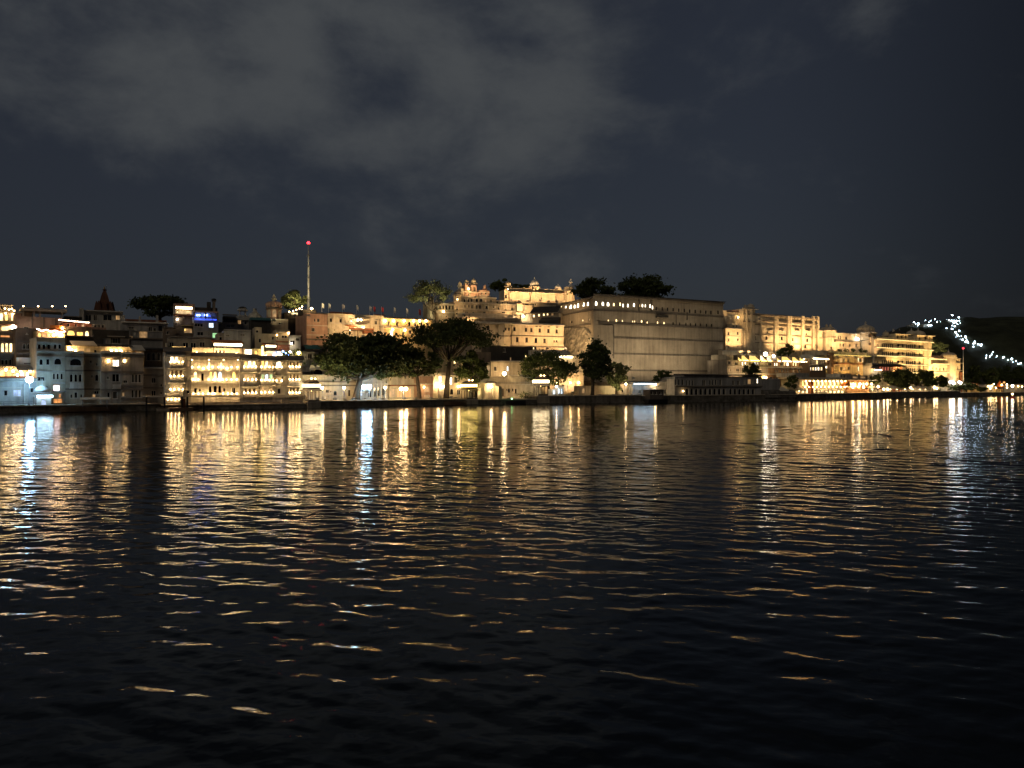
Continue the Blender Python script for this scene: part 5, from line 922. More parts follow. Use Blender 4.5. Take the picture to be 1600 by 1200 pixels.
l3 = Bld('palace_wing', 'low arcaded palace wing under the tall pale tree', 'palace', 670, 712, 50); l3.wall(674, 710, 473, None, 7, 'palace_bare', [(677,481,3,9,'a')]+[(683+i*5, 480.5, 3.2, 7, 'a') for i in range(6)]+[(677,494,3,7)]); l3.cornice(673, 710, 474, .7, .35); l3.ledge(673, 710, 487, .4, .3); l3.box('corner_turret', 671.5, 677, 467, None, -.6, 2, 'cream'); l3.chhatri(674.5, 463, 467, 472, 6, .7, 4, 'cream', 'cream'); l3.lamp(692, 487, .6, 'bulb', .22)
for f_, px, py, tx, ty, pw in ((m3, 728, 499, 728, 475, 1600), (m3, 760, 499, 762, 478, 1200), (m3, 792, 499, 792, 482, 900), (m3, 714, 493, 714, 476, 900), (m2, 760, 511, 760, 498, 500), (m2, 730, 511, 729, 500, 420)): flood(f_, px, py, 5.5, tx, ty, pw, 110, label='floodlight at the foot of the weathered palace terraces', group='floodlights at the palace terraces')
flood(m3, 738, 464.5, 3.0, 738, 446, 420, 120, label='floodlight on the roof below the clustered cupolas', group='floodlights at the cupolas'); flood(m3, 758, 464, 3.0, 758, 454, 160, 110, label='floodlight on the roof below the clustered cupolas', group='floodlights at the cupolas')
# bright upper palace
u = Bld('upper_palace', 'bright golden upper palace wall with three domed roof kiosks', 'palace', 784, 897, 78)
u.wall(796, 882, 456, None, 10, 'palace', [(846,466,2,3), (800,465,3,4), (803,465,3,4)][:1], pref=830); u.wall(797, 880, 450.5, 456.2, 4, 'palace', [(802+i*3.4, 453.6, 1.8, 2.6, 'a', 'trim_dark') for i in range(8)]+[(848+i*3.2, 454.4, 1.8, 2.6, 'a', 'trim_dark') for i in range(6)], y=.6, pref=830, sill=False)
u.cornice(795, 882, 457.5, .9, .4, 'trim', pref=830); u.wall(789, 797, 452, None, 6, 'palace', [(792,463,3,6)], y=.8); u.wall(868, 876, 461, None, 6, 'palace', y=-.4); u.ledge(797, 882, 469, .5, .4, 'trim', pref=830)
u.wall(828, 844, 457, None, 4, 'palace', [(836,463,4,6,'a','cream')], y=-1.2); u.chhatri(793.8, 436, 445.5, 454, 14, 2.4, 6, 'palace', 'palace', lit='bulb'); u.chhatri(835, 431.5, 447.5, 457, 21, 1.2, 8, 'palace', 'marble', lit='bulb'); u.chhatri(871.5, 442.5, 452, 461, 16, 1.5, 6, 'palace', 'marble', lit='bulb')
u.wall(879, 897, 458, None, 8, 'palace', [(886,463,2.5,4,'a')], y=1); u.part('round_tower', MB().lathe(u.U(891), 1.6, [(2.3, 0), (2.3, u.Z(891, 457)), (2.7, u.Z(891, 456)), (2.7, u.Z(891, 455)), (2, u.Z(891, 452)), (1.6, u.Z(891, 448))], 12), 'palace'); u.part('round_tower_finial', MB().lathe(u.U(894.5), 1.6, [(1.2, u.Z(894, 449)), (.7, u.Z(894, 445)), (.35, u.Z(894, 442.5)), (.75, u.Z(894, 440)), (.3, u.Z(894, 437.5)), (.03, u.Z(894, 434))], 10), 'marble'); u.cornice(878, 897, 457, .6, .3, 'red_tile', y=1)
for px in (805, 818, 850, 862): flood(u, px, 472, 4.5, px+1, 458, 1500, 115, label='floodlight at the foot of the golden upper palace wall', group='floodlights at the upper palace')
flood(u, 835, 472, 5.5, 836, 456, 1500, 110, label='floodlight at the foot of the golden upper palace wall', group='floodlights at the upper palace'); flood(u, 888, 474, 5, 889, 455, 1200, 110, label='floodlight at the foot of the golden upper palace wall', group='floodlights at the upper palace'); flood(u, 792, 470, 4.5, 792, 452, 1000, 110, label='floodlight at the foot of the golden upper palace wall', group='floodlights at the upper palace')
m4 = Bld('palace_annex', 'cream palace annex stepping down between golden wall and wing', 'palace', 796, 878, 62); m4.wall(808, 880, 471.5, None, 8, 'palace', [(826,475.5,6,2.5), (838,475,6,2.5)], y=1.5, pref=830); m4.wall(808, 816, 474, None, 7, 'palace', []); m4.wall(814, 833, 476, None, 7, 'palace', [(819,481,6,8,'r','grey')], y=.6); m4.wall(801, 815, 489, None, 6, 'palace', y=-1.5); m4.ledge(808, 880, 472, .4, .3, 'trim', y=1.5, pref=830); m4.ledge(800, 816, 489.5, .3, .3, 'trim', y=-1.5)
flood(m4, 812, 494, 5, 812, 480, 700, 110, label='floodlight on the cream wing roof', group='floodlights at the palace terraces')
g = Bld('gallery_bridge', 'sloping roofed gallery with small lit windows joining the great wall', 'gallery', 814, 874, YA=250, YB=246); z0 = g.Z(840, 496)
g.wall(831, 873, 489.5, None, 5, 'palace_bare', [(834,493.5,3,4,'r','lit_warm'), (842,492.5,3,4,'r','lit_warm'), (849.5,491.5,3,3.5,'r','lit_warm'), (855.5,490.8,3,3.5,'r','lit_warm'), (863,491,4,4,'r','lit_dim')], pref=850); g.part('roof', MB().ext([(-1.2, g.Z(850, 489)), (3, g.Z(850, 479)), (3, g.Z(850, 477.5)), (-1.2, g.Z(850, 488))], g.U(830), g.U(873)), 'roof_dark'); g.wall(814, 831.2, 491, None, 4, 'palewall', [(818,498,5,7,'r','palewall')], y=.5); g.lamp(818.5, 494.5, .6, 'bulb_big', .3); g.part('lower_roof', MB().ext([(-3, g.Z(850, 502)), (0, g.Z(850, 496)), (0, 0), (-3, 0)], g.U(846), g.U(876)), 'roof_dark')

# the great bare wall
G = Bld('palace_great_wall', 'huge bare fortress wall of the palace with two rows of tiny windows', 'palace', 927, 1130, YA=232, YB=256)
litA = [(932,474,4.2,6.5), (942.5,474.5,4.2,6.5), (950.5,475,4.6,6.5), (959.5,475.5,3.4,5), (969.5,475,2.8,5.5), (974,477,2.6,5.5), (981.5,477,2.8,5.5), (991,476.3,3.4,6), (999.5,477,2.8,5), (1004.3,477.2,2.4,5), (1009,477.5,2.6,5), (1016.3,478,3.2,5.5), (1020,480,2.4,6)]
darkA = [(1025.5,482), (1035,482.5), (1043.3,483), (1052,483.8), (1061,484.5), (1069.5,485), (1078,486), (1086.5,486.5), (1095,487), (1103,487.6), (1111,488.2), (1122,488)]
litB = [(933,499.5,3), (951,500.5,2), (963.5,500.5,3.4), (973,501,2.4), (989,502,2), (992,502,2), (1003,501.8,3.2), (1012,503.4,2.6), (1028,503.8,2.8), (1038,504.4,2.6)]
darkB = [(1072,506.5), (1079,506.8), (1087,507.2), (1094.5,507.5), (1104,508), (1112,508.2), (1052,505.5), (1062,506)]
G.wall(927, 1130, 465.5, None, 14, 'palace_bare', [a+('a', 'lit_white' if i not in (3, 4, 8) else 'lit_warm') for i, a in enumerate(litA)]+[(a, c, 2.6, 5.5, 'r', 'glass_dark') for a, c in darkA]+[(a, c, d, d+1, 'a', 'lit_warm') for a, c, d in litB]+[(a, c, 2.2, 4.5, 'a', 'glass_dark') for a, c in darkB], frame='trim_dark', sill=False, pref=1030, sk=(14, 0))
for py, pr in ((467.5, .7), (489.5, .2), (508.8, .28), (530, .2), (554, .2), (579, .2)): G.ledge(927.3, 1130, py, pr, .5, 'trim_dark', pref=1030)
Yl = 256; G2 = G.face(871, Yl, 927, 232)
G2.wall(872, 927, 463.5, None, 6, 'palace_bare', [(876.5,479,2.4,2.6,'a','lit_warm'), (883.5,479.5,3.4,4,'a','lit_white'), (891,479,4.4,6.5,'a','lit_white'), (897.3,478.5,3.8,6,'a','lit_white'), (902.5,477,3.8,7,'a','lit_white'), (911.5,475.5,3.8,6.5,'a','lit_white'), (918,474.5,3.8,6.5,'a','lit_white'), (910,500.5,2.4,3,'a','lit_warm'), (920,499.5,2.6,3,'a','lit_dim'), (893,503,3,4,'a')], frame='trim_dark', sill=False, pref=924, sk=(0, 9))
for py, pr in ((465.5, .7), (484, .25), (506, .28)): G2.ledge(872, 926.6, py, pr, .5, 'trim_dark', pref=924)
G.part('corner_buttress', MB().box(-.4, 1.2, -.7, .5, 0, G.Z(930, 487)), 'palace_bare'); x0 = G.U(934); G.part('corner_face', MB().box(.9, G.U(957), -.35, .02, 0, G.Z(940, 508)), 'palace_bare')
for px, w_ in ((957.5, .35), (1131, .0)): G.part('joint_rib', MB().box(G.U(px)-.2, G.U(px)+.2, -.5, .02, G.Z(px, 560), G.Z(px, 508)), 'trim_dark') if w_ else None
for px, pt, pb in ((998, 468, 487), (1017, 468, 486), (1056, 490, 508), (1073, 488, 500)): G.part('drain_pipe', MB().box(G.U(px)-.12, G.U(px)+.12, -.35, -.02, G.Z(px, pb), G.Z(px, pt)), 'trim_dark')
G.part('balcony', MB().box(G.U(1024), G.U(1041), -1.1, -.02, G.Z(1032, 496), G.Z(1032, 495)).box(G.U(1024), G.U(1041), -1.1, -1, G.Z(1032, 495), G.Z(1032, 492.5)), 'roof_dark'); G.part('balcony', MB().box(G.U(1000), G.U(1008), -.8, -.02, G.Z(1004, 507), G.Z(1004, 506)), 'trim_dark')
G.part('eave_roof', MB().ext([(-1.1, G.Z(1030, 466)), (6, G.Z(1030, 462)), (6, G.Z(1030, 461)), (-1.1, G.Z(1030, 465.2))], G.U(965), G.U(1131)), 'roof_dark'); G.box('roof_room', 1082, 1108, 470.5, 476, 3, 7, 'roof_dark'); G.box('roof_room', 1112, 1128, 473, 478, 2, 6, 'roof_dark'); G.box('roof_room', 990, 1020, 463, 470, 5, 9, 'roof_dark')
G.part('end_tower', MB().box(G.U(1118), G.U(1130.5), -.5, .02, G.Z(1124, 513), G.Z(1124, 477)), 'palace_bare') if False else None
for px, tx, ty, pw in ((955, 958, 530, 4200), (990, 990, 535, 3300), (1025, 1025, 535, 3000), (1065, 1065, 535, 3000), (1105, 1105, 535, 3000)): flood(G, px, 590, 11, tx, ty, pw, 120, label='floodlight on the low sheds aimed up at the great bare wall', group='floodlights at the great bare wall', color=(1,.79,.50))
spot_at('floodlight on the cream house roof aimed at the rock and wall corner', 889, 551, 222, 903, 512, 244, 15000, 66, (1,.64,.29))
# rough rock and rubble slope at the corner
def rock_slope():
    rn = np.random.RandomState(11); nu, nv = 26, 22; v = []; f = []
    for i in range(nu+1):
        px = 876+82*i/nu; yy = G2.Yd(px) if px < 927 else G.Yd(px)
        for j in range(nv+1):
            t = j/nv; py = 597-(597-(512 if px < 915 else 512+(px-915)*1.25))*t; Y = yy-4.5*(1-t)**.8-1.0-rn.rand()*1.4*(.4+.6*math.sin(math.pi*t)); p_ = W(px+rn.rand()*1.5, py, Y); v.append(p_)
    for i in range(nu):
        for j in range(nv): a = i*(nv+1)+j; f.append((a, a+nv+1, a+nv+2, a+1))
    org = v[0].copy(); o = tag(link('rock_outcrop', MB().add([q-org for q in v], f).mesh('rock_outcrop', 'rock')), 'rough lit rock slope beneath the corner of the great wall', 'rock'); o.location = org
rock_slope()
# ================================================================ right palace facade
Yr = lambda px: S(px)+42
q = Bld('palace_facade', 'golden floodlit palace facade with tall piers and a roof tower', 'palace', 1127, 1306, YA=Yr(1127), YB=Yr(1306))
q.wall(1131, 1163, 487, None, 8, 'palace', [(1157.5,496,4,5), (1140,498,3,4)], y=1.5, pref=1145); q.wall(1129.5, 1139, 484, None, 6, 'palace', y=1.0); q.wall(1152, 1163, 483.5, 488, 5, 'pink', y=2, pref=1155)
q.wall(1128, 1152.5, 514, None, 8, 'palace', [(1133,521,2.6,5), (1133,531,2.6,5), (1133,542.5,2.4,3), (1147.5,521,3,5), (1147.5,531,3,5), (1148,541.5,2.4,3)], y=-1.5, pref=1140); q.wall(1140, 1152, 506, 514, 6, 'palace', [(1143,510,3,3.6), (1147.7,510,2,4)], y=-1, pref=1145); q.cornice(1128, 1153, 514.5, .6, .4, 'trim', y=-1.5, pref=1140); q.ledge(1128, 1153, 526, .2, .25, 'trim', y=-1.5, pref=1140); q.ledge(1128, 1153, 536, .2, .25, 'trim', y=-1.5, pref=1140)
q.wall(1152, 1162, 512, None, 7, 'palace', [(1155,517,2,3)], y=.3)
for px in (1156, 1160, 1164.5, 1171.5): q.box('pier', px-.9, px+.9, 483 if px > 1161 else 517, None, -1.0, .5, 'palace')
q.wall(1162, 1180, 482, None, 9, 'palace', [(1168,496,5,8,'r','palace'), (1174,517,1.6,3), (1180-.9,528,2,5)][:2], y=0); q.ledge(1161, 1181, 490.5, .5, .35, 'trim_dark'); q.ledge(1161, 1181, 502, .5, .35, 'trim_dark'); q.cornice(1160, 1182, 482.5, .9, .4, 'trim'); q.chhatri(1172.5, 472.5, 478.5, 483, 15, 2.5, 6, 'palace', 'palace'); q.chhatri(1164.5, 475.5, 479, 483, 6, 1.5, 4, 'palace', 'palace')
q.wall(1180, 1277, 493, None, 12, 'palace', [(1197.5,528,3,5,'a'), (1190.5,525,1.6,2), (1221.5,528.5,3,5,'a'), (1239,530,2.4,5,'a'), (1261.5,531.5,3,5,'a'), (1179.5+.9,528,2.2,6), (1199,519,2.4,3,'r','trim_dark'), (1260,522,2,3,'r','trim_dark'), (1258.5,540.5,3,6,'a')], pref=1225, frame='trim_dark')
for py in (494.5, 503.5, 509.5, 524.5, 537): q.ledge(1180, 1277, py, .65 if py < 504 else .3, .45 if py < 504 else .28, 'trim_dark', pref=1225)
for px, wd in ((1187, 1.2), (1209.5, 1.6), (1212.5, 1.2), (1230, 1.6), (1233.5, 1.2), (1252.5, 1.8), (1269, 1.3), (1276, 1.5)): q.box('pier', px-wd, px+wd, 494, None, -.8, .01, 'palace')
for i in range(18): q.box('panel', 1190+i*4.85-1.3, 1190+i*4.85+1.3, 496.5, 501.8, -.14, .01, 'palace')
q.wall(1180, 1187, 493.5, 505, 4, 'palace', [(1183.5,498,3,4)], y=-.9)
for px in (1203, 1220, 1245, 1262): q.part('niche_hood', MB().ext([(0, q.Z(px, 515.5)), (-.7, q.Z(px, 516.8)), (-.7, q.Z(px, 517.2)), (0, q.Z(px, 517))], q.U(px-4), q.U(px+4)), 'trim')
q.wall(1272, 1287, 515.5, None, 8, 'palace', [(1277.5,532,2.4,5)], y=.5); q.part('end_tower', MB().lathe(q.U(1295), .6, [(3.0, 0), (3.0, q.Z(1295, 518)), (3.5, q.Z(1295, 517.4)), (3.5, q.Z(1295, 516.6)), (2.7, q.Z(1295, 514)), (2.2, q.Z(1295, 512))], 8, math.pi/8), 'palace'); q.part('end_tower_band', MB().lathe(q.U(1295), .6, [(3.1, q.Z(1295, 528)), (3.3, q.Z(1295, 527.5)), (3.1, q.Z(1295, 527))], 8, math.pi/8), 'trim_dark'); q.part('tower_window', MB().box(q.U(1296)-.3, q.U(1296)+.3, -2.5, -2.1, q.Z(1296, 535), q.Z(1296, 530.5)), 'shutter'); q.part('tower_window', MB().box(q.U(1291)-.25, q.U(1291)+.25, -2.3, -2.0, q.Z(1291, 545), q.Z(1291, 542.5)), 'shutter'); q.ledge(1272, 1287, 527.5, .3, .3, 'trim_dark', y=.5); q.cornice(1271, 1288, 516.5, .5, .35, 'trim', y=.5)
q.chhatri(1276, 509.5, 513, 516, 6, 2, 4, 'palace', 'palace'); q.chhatri(1291.5, 505.5, 511, 514, 6, .6, 4, 'palace', 'palace'); q.chhatri(1297.5, 506, 511, 514, 6, .6, 4, 'palace', 'palace'); q.box('roof_room', 1225, 1257, 490.5, 496, 3, 7, 'roof_dark'); q.box('roof_room', 1140, 1152, 484.5, 490, 3, 6, 'roof_dark')
for px, pw in ((1134, 1700), (1147, 1500), (1158, 1500), (1167, 2300), (1178, 2600), (1195, 2100), (1206, 1700), (1221, 2100), (1240, 3400), (1248, 3000), (1262, 2300), (1274, 2200), (1285, 2400), (1298, 2600)): flood(q, px, 552, 6.0 if px > 1150 else 8, px+1, 524, pw, 88, color=(1,.61,.26), label='floodlight on the terrace at the foot of the golden facade', group='floodlights at the golden facade')
q.lamp(1157, 495.5, -1.0, 'bulb', .2)
d = Bld('terrace_wall', 'pale retaining wall below the golden facade', 'wall', 1127, 1292, YA=Yr(1127)-9, YB=Yr(1292)-9); d.wall(1128, 1218, 548.5, None, 8, 'palace', [(1165,552,9,5,'r','palace_bare')], pref=1180); d.ledge(1128, 1218, 549.5, .3, .4, 'trim', pref=1180); d.wall(1218, 1292, 556, None, 8, 'palace_bare', y=.6, pref=1250)
flood(d, 1203, 560, 3, 1203, 552, 260, 120, label='floodlight below the pale retaining wall', group='floodlights at the retaining wall')
# ================================================================ right: terraces and hotels below the palace
a = Bld('terrace_hotel', 'long terrace hotel with a row of glowing yellow awnings', 'hotel', 1133, 1268, 18)
a.wall(1136, 1200, 563, None, 8, 'stone', [(1140,567,4,5), (1144.5,567.5,2,4,'r','lit_dim'), (1151,568,5,5), (1160.5,568,2,5,'r','lit_white'), (1165,568,2,5,'r','lit_white'), (1172,568,4,5), (1180,568,2.5,5,'r','lit_cool'), (1184.5,568,2,5,'r','lit_cool'), (1190,568,5,4,'r','lit_dim'), (1140,578.5,3,4,'r','lit_dim'), (1153,578,5,5), (1162,577,4,6), (1176,578,4,5), (1188,580,4,5)], pref=1170)
a.wall(1200, 1262, 563.5, None, 8, 'brick', [(1203,568.5,5,5), (1211,569,2,5,'r','lit_white'), (1214.5,569,2,5,'r','lit_white'), (1222,569,5,5), (1226.5,569,2,5,'r','lit_warm'), (1231,569,3,5,'r','lit_white'), (1240,569,2,5,'r','lit_warm'), (1244,569,2,5,'r','lit_warm'), (1251,569.5,4,5), (1212,579,2.5,4), (1215,579,2,4), (1222,579,2.5,4), (1227,579,2.5,4), (1231,579,2,4), (1240,579.5,3,4,'r','lit_dim'), (1249,580,3,4), (1205,591,4,4), (1215,592,4,4), (1225,594,3,4)], pref=1230)
for py in (574, 584.5): a.ledge(1136, 1262, py, .35, .3, 'trim', pref=1200)
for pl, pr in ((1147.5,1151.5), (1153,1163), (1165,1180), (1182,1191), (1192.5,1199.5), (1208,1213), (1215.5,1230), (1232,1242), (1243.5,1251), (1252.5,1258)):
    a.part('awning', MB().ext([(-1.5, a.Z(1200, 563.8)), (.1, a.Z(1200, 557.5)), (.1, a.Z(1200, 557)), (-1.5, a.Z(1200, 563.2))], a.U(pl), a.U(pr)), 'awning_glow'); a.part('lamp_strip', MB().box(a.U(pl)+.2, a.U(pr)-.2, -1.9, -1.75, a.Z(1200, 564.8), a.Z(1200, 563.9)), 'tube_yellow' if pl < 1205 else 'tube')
    a.part('divider', MB().box(a.U(pl)-.45, a.U(pl)-.15, -1.6, .02, a.Z(1200, 564), a.Z(1200, 556.5)), 'kiosk_dark')
a.wall(1136, 1262, 556, 563.2, 6, 'cream', y=.6, pref=1200); a.lamp(1193, 553.5, .8, 'bulb_white', .6); a.lamp(1205.5, 556.5, .8, 'bulb_white', .4); a.lamp(1192, 590, 1.2, 'bulb', .3); a.part('door_glow', MB().box(a.U(1189), a.U(1194), -.5, -.3, a.Z(1192, 595), a.Z(1192, 587)), 'lit_gold')
flood(a, 1150, 600, 5, 1150, 578, 330, 120, color=(1,.66,.32), label='floodlight at the foot of the brick hotel front', group='floodlights at the brick hotel'); flood(a, 1182, 600, 5, 1182, 578, 380, 120, color=(1,.66,.32), label='floodlight at the foot of the brick hotel front', group='floodlights at the brick hotel'); flood(a, 1228, 603, 6, 1228, 582, 650, 110, color=(1,.6,.25), label='floodlight at the foot of the brick hotel front', group='floodlights at the brick hotel'); flood(a, 1250, 603, 6, 1250, 582, 500, 110, color=(1,.6,.25), label='floodlight at the foot of the brick hotel front', group='floodlights at the brick hotel')
tent('white awning tent right of the yellow awning row', 1252, 1264, 553.5, 563, S(1258)+16, 'canvas', 'bulb', 'white tents above the terrace', dep=3, hip=.6)
k = Bld('glass_pavilion', 'glazed pavilion with white tent roof between brick and orange hotels', 'pavilion', 1264, 1292, 14); k.wall(1265, 1290, 561, None, 6, 'wood', [(1269,565.5,4,7), (1273.5,565.5,3,7), (1277,565.5,2.5,7,'r','lit_warm'), (1282,565.5,4,7), (1286.5,565.5,3,7), (1267,576,2,5,'r','lit_white'), (1271,576,3,5,'r','lit_warm'), (1275,576,3,5,'r','lit_white'), (1279.5,576,3,5,'r','lit_white'), (1284,576,3,5,'r','lit_warm')]); k.ledge(1265, 1290, 571, .5, .3, 'trim_dark'); k.part('tent_roof', MB().add([(k.U(1264),-1,k.Z(1277,561)),(k.U(1291),-1,k.Z(1277,561)),(k.U(1291),6,k.Z(1277,561)),(k.U(1264),6,k.Z(1277,561)),(k.U(1271),2.5,k.Z(1271,552)),(k.U(1283),2.5,k.Z(1283,555))], [(0,1,5,4),(1,2,5),(2,3,4,5),(3,0,4),(3,2,1,0)]), 'canvas'); k.part('lamp_strip', MB().box(k.U(1266), k.U(1290), -1.2, -1.0, k.Z(1277, 561.5), k.Z(1277, 560)), 'tube')
e = Bld('orange_hotel', 'orange lit two storey hotel with a bright golden parapet', 'hotel', 1289, 1364, 20)
e.wall(1289, 1362, 556.5, None, 9, 'yellow', [(1290.5,563,3.5,6,'r','lit_warm'), (1291,573,4,5,'r','lit_white'), (1302,574.5,5,7,'r','lit_gold'), (1308,567,3,5), (1314.5,562.5,2,6,'r','lit_warm'), (1319,562.5,3,6), (1325.5,562.5,3,6), (1341.5,562,1.8,6.5,'r','lit_white'), (1348.5,562.5,1.8,6,'r','lit_white'), (1344.5,562.5,2.4,6), (1354,563,2.4,5), (1358,563,2.4,5), (1314.5,576,3,6), (1319.5,575.5,3,5,'r','lit_dim'), (1326,575.5,3,5), (1341.5,576,1.8,7,'r','lit_white'), (1348.8,576,1.8,6,'r','lit_warm'), (1353,576,2.4,5), (1357.5,575.5,2.6,5,'r','lit_cool')], pref=1330)
e.ledge(1289, 1362, 568.5, .4, .3, 'rust', pref=1330); e.wall(1286, 1362, 550, 556.5, 6, 'cream', y=.8, pref=1330); e.cornice(1289, 1362, 556.5, .6, .3, 'trim', pref=1330); e.box('corner_turret', 1294, 1298.5, 551, None, -1.2, .5, 'brick'); e.part('lamp_strip', MB().box(e.U(1297), e.U(1361), -.2, -.05, e.Z(1330, 556.1), e.Z(1330, 555.4)), 'tube_yellow')
for px in (1302, 1316, 1330, 1344, 1356): flood(e, px, 557.3, 1.5, px, 552.5, 90, 130, color=(1,.66,.22), label='floodlight on the cornice below the golden parapet', group='floodlights at the golden parapet')
for px in (1300, 1320, 1345): flood(e, px, 585, 5, px, 568, 420, 120, color=(1,.6,.22), label='floodlight on the lower roof aimed at the orange hotel', group='floodlights at the orange hotel')
for i, (px, py, hp) in enumerate(((1312,551,6), (1322,551,7), (1333,550,6), (1345,551,7), (1352,551,5))): shrub('roof_plant', 'leafy plant on the golden parapet', px, S(px)+22, py, hp, 8, 'plants on the golden parapet', 160, 'leaf', 30+i)
f = Bld('arcade_terrace', 'lower terrace pavilion with a slab roof and lit arcade at the water', 'pavilion', 1238, 1362, 7)
f.wall(1248, 1320, 593.5, None, 6, 'cream', [(1255+i*6.2, 599, 4, 8, 'a', 'lit_warm' if i % 3 else 'lit_gold') for i in range(11)]+[(1255+i*6.2, 610, 4.4, 8, 'a', 'lit_warm') for i in range(11)], pref=1280); f.part('roof_slab', MB().box(f.U(1246), f.U(1321), -1.4, 6, f.Z(1280, 592.5), f.Z(1280, 589.5)), 'trim'); f.part('upper_slab', MB().box(f.U(1240), f.U(1262), -.5, 6, f.Z(1250, 589), f.Z(1250, 583)), 'palewall')
for i in range(11): f.lamp(1254+i*6.2, 595.5, 1.1, 'bulb', .15); f.lamp(1252+i*6.2, 604.5, 1.3, 'bulb', .17)
f.wall(1321, 1360, 593, None, 6, 'brick', [(1326+i*6.5, 601, 4.2, 7, 'a', 'lit_warm') for i in range(5)], y=.5, pref=1340); f.wall(1317, 1334, 584, 593, 5, 'palewall', [(1320,588,2.4,6,'a'), (1325,588,2.4,6,'a'), (1330,588,2.4,6,'a')], y=1, pref=1325); f.wall(1334, 1360, 586.5, 593, 5, 'stone', [(1341,589.5,8,3,'r','lit_dim'), (1353,589.5,8,3,'r','lit_dim')], y=1, pref=1345); f.cornice(1321, 1361, 594, .9, .3, 'stone', y=.5, pref=1340)
for px, py in ((1329,600), (1340,600), (1350,600), (1358,600), (1328.5,605), (1337.5,604.5), (1345.5,605)): f.lamp(px, py, .9, 'bulb', .3)
f.part('stage', MB().add([(f.U(1313),-1.2,f.Z(1318,603)),(f.U(1324),-1.2,f.Z(1318,603)),(f.U(1321),-1.2,f.Z(1318,595)),(f.U(1313),.4,f.Z(1318,603)),(f.U(1324),.4,f.Z(1318,603)),(f.U(1321),.4,f.Z(1318,595))], [(0,1,2),(5,4,3),(1,4,5,2),(3,0,2,5),(0,3,4,1)]), 'orange_cloth')
for i, (pl, pr, lb) in enumerate(((1219, 1230, 'small white lit hut at the left end of the bright terrace'), (1233, 1243, 'yellow striped tent beside the lone palm'), (1246, 1258, 'white pitched tent left of the red pillar'), (1272, 1292, 'long white tent along the lit arcade'), (1294, 1306, 'white tent right of the long arcade tent'), (1308, 1318, 'small white tent under the orange gable'))):
    tent(lb, pl, pr, 604.5, 615, S((pl+pr)/2)+2.5, 'canvas' if i != 1 else 'yellow', 'bulb_big' if i > 1 else 'bulb', Y2=S(pr)+2.5, dep=2.6)
for i, (pl, pr) in enumerate(((1362, 1370), (1389, 1410), (1413, 1421), (1426, 1434), (1436, 1444), (1446, 1452))):
    tent(('small', 'long', 'peaked', 'pale', 'narrow', 'end')[i]+' tent glowing '+('left of the round trees', 'under the first round tree', 'between the round trees', 'under the second round tree', 'right of the second round tree', 'nearest the little water turret')[i], pl, pr, 603, 611.5, S((pl+pr)/2)+3, 'canvas', 'bulb_big', Y2=S(pr)+3, dep=2.6)
for i, (px, py) in enumerate(((1381,608), (1387,608), (1460,605), (1372,604), (1423,606))): lamp_post('globe lamp on the shore below the round trees', px, py, S(px)+3.5, 'bulb_big', .32, 'globe lamps below the round trees')
for i, (px, w_) in enumerate(((1323, 9), (1352, 11), (1375, 10))): parasol(('dark parasol beside the orange gable', 'dark parasol on the red terrace', 'dark parasol left of the round trees')[i], px, 605.5, 614, S(px)+2, w_, 'rust')
b = Bld('red_pillar', 'square red pillar standing among the white tents', 'pillar', 1266, 1272, 2.5); b.box('shaft', 1267, 1271.5, 597, None, 0, 1, 'rust'); b.box('cap', 1266.4, 1272.1, 596, 597, -.2, 1.2, 'red_tile')
# ---- domed corner and the arcaded palace hotel
c = Bld('domed_corner', 'beige palace wing ending in an eight sided tower with a ribbed dome', 'palace', 1304, 1372, YA=S(1304)+40, YB=S(1372)+30)
c.wall(1304, 1345, 521, None, 9, 'palace', [(1310,527,2,5), (1313.5,527,2,5), (1322.5,528,3.2,5,'a','shutter'), (1313,539,2.4,5), (1318,539,2.4,5), (1337,524.5,3,2), (1338,540,2.6,5), (1328,540,2.6,5)], pref=1325); c.cornice(1304, 1345, 521.5, .6, .35, 'trim', pref=1325); c.ledge(1304, 1345, 533.5, .6, .3, 'trim_dark', pref=1325)
xc = c.U(1355); y = .8; c.part('tower', MB().lathe(xc, y, [(3.6, 0), (3.6, c.Z(1355, 521))], 8, math.pi/8), 'palace'); c.part('tower_eave', MB().lathe(xc, y, [(3.6, c.Z(1355, 521.6)), (4.6, c.Z(1355, 521)), (4.6, c.Z(1355, 520.2)), (3.4, c.Z(1355, 518.8))], 8, math.pi/8), 'trim'); c.part('tower_band', MB().lathe(xc, y, [(3.7, c.Z(1355, 533)), (4.0, c.Z(1355, 532.5)), (3.7, c.Z(1355, 532))], 8, math.pi/8), 'trim_dark'); zz = c.Z(1355, 519); hd = c.Z(1355, 508)-zz
m = MB(); nn = 32; vs = []; fs = []
for q_, t_ in ((3.0, 0), (3.2, .25), (3.05, .55), (2.3, .82), (1.0, 1)):
    for i in range(nn): an = 2*math.pi*i/nn; rr = q_*(1+.04*math.cos(16*an)); vs.append((xc+rr*math.cos(an), y+rr*math.sin(an), zz+hd*t_))
for jj in range(4):
    for i in range(nn): fs.append((jj*nn+i, jj*nn+(i+1) % nn, (jj+1)*nn+(i+1) % nn, (jj+1)*nn+i))
c.part('dome', m.add(vs, fs), 'palace'); c.part('finial', MB().lathe(xc, y, [(1.2, zz+hd*.97), (.5, zz+hd*1.1), (.25, zz+hd*1.25), (.4, zz+hd*1.4), (.04, c.Z(1355, 501.5))], 10), 'trim')
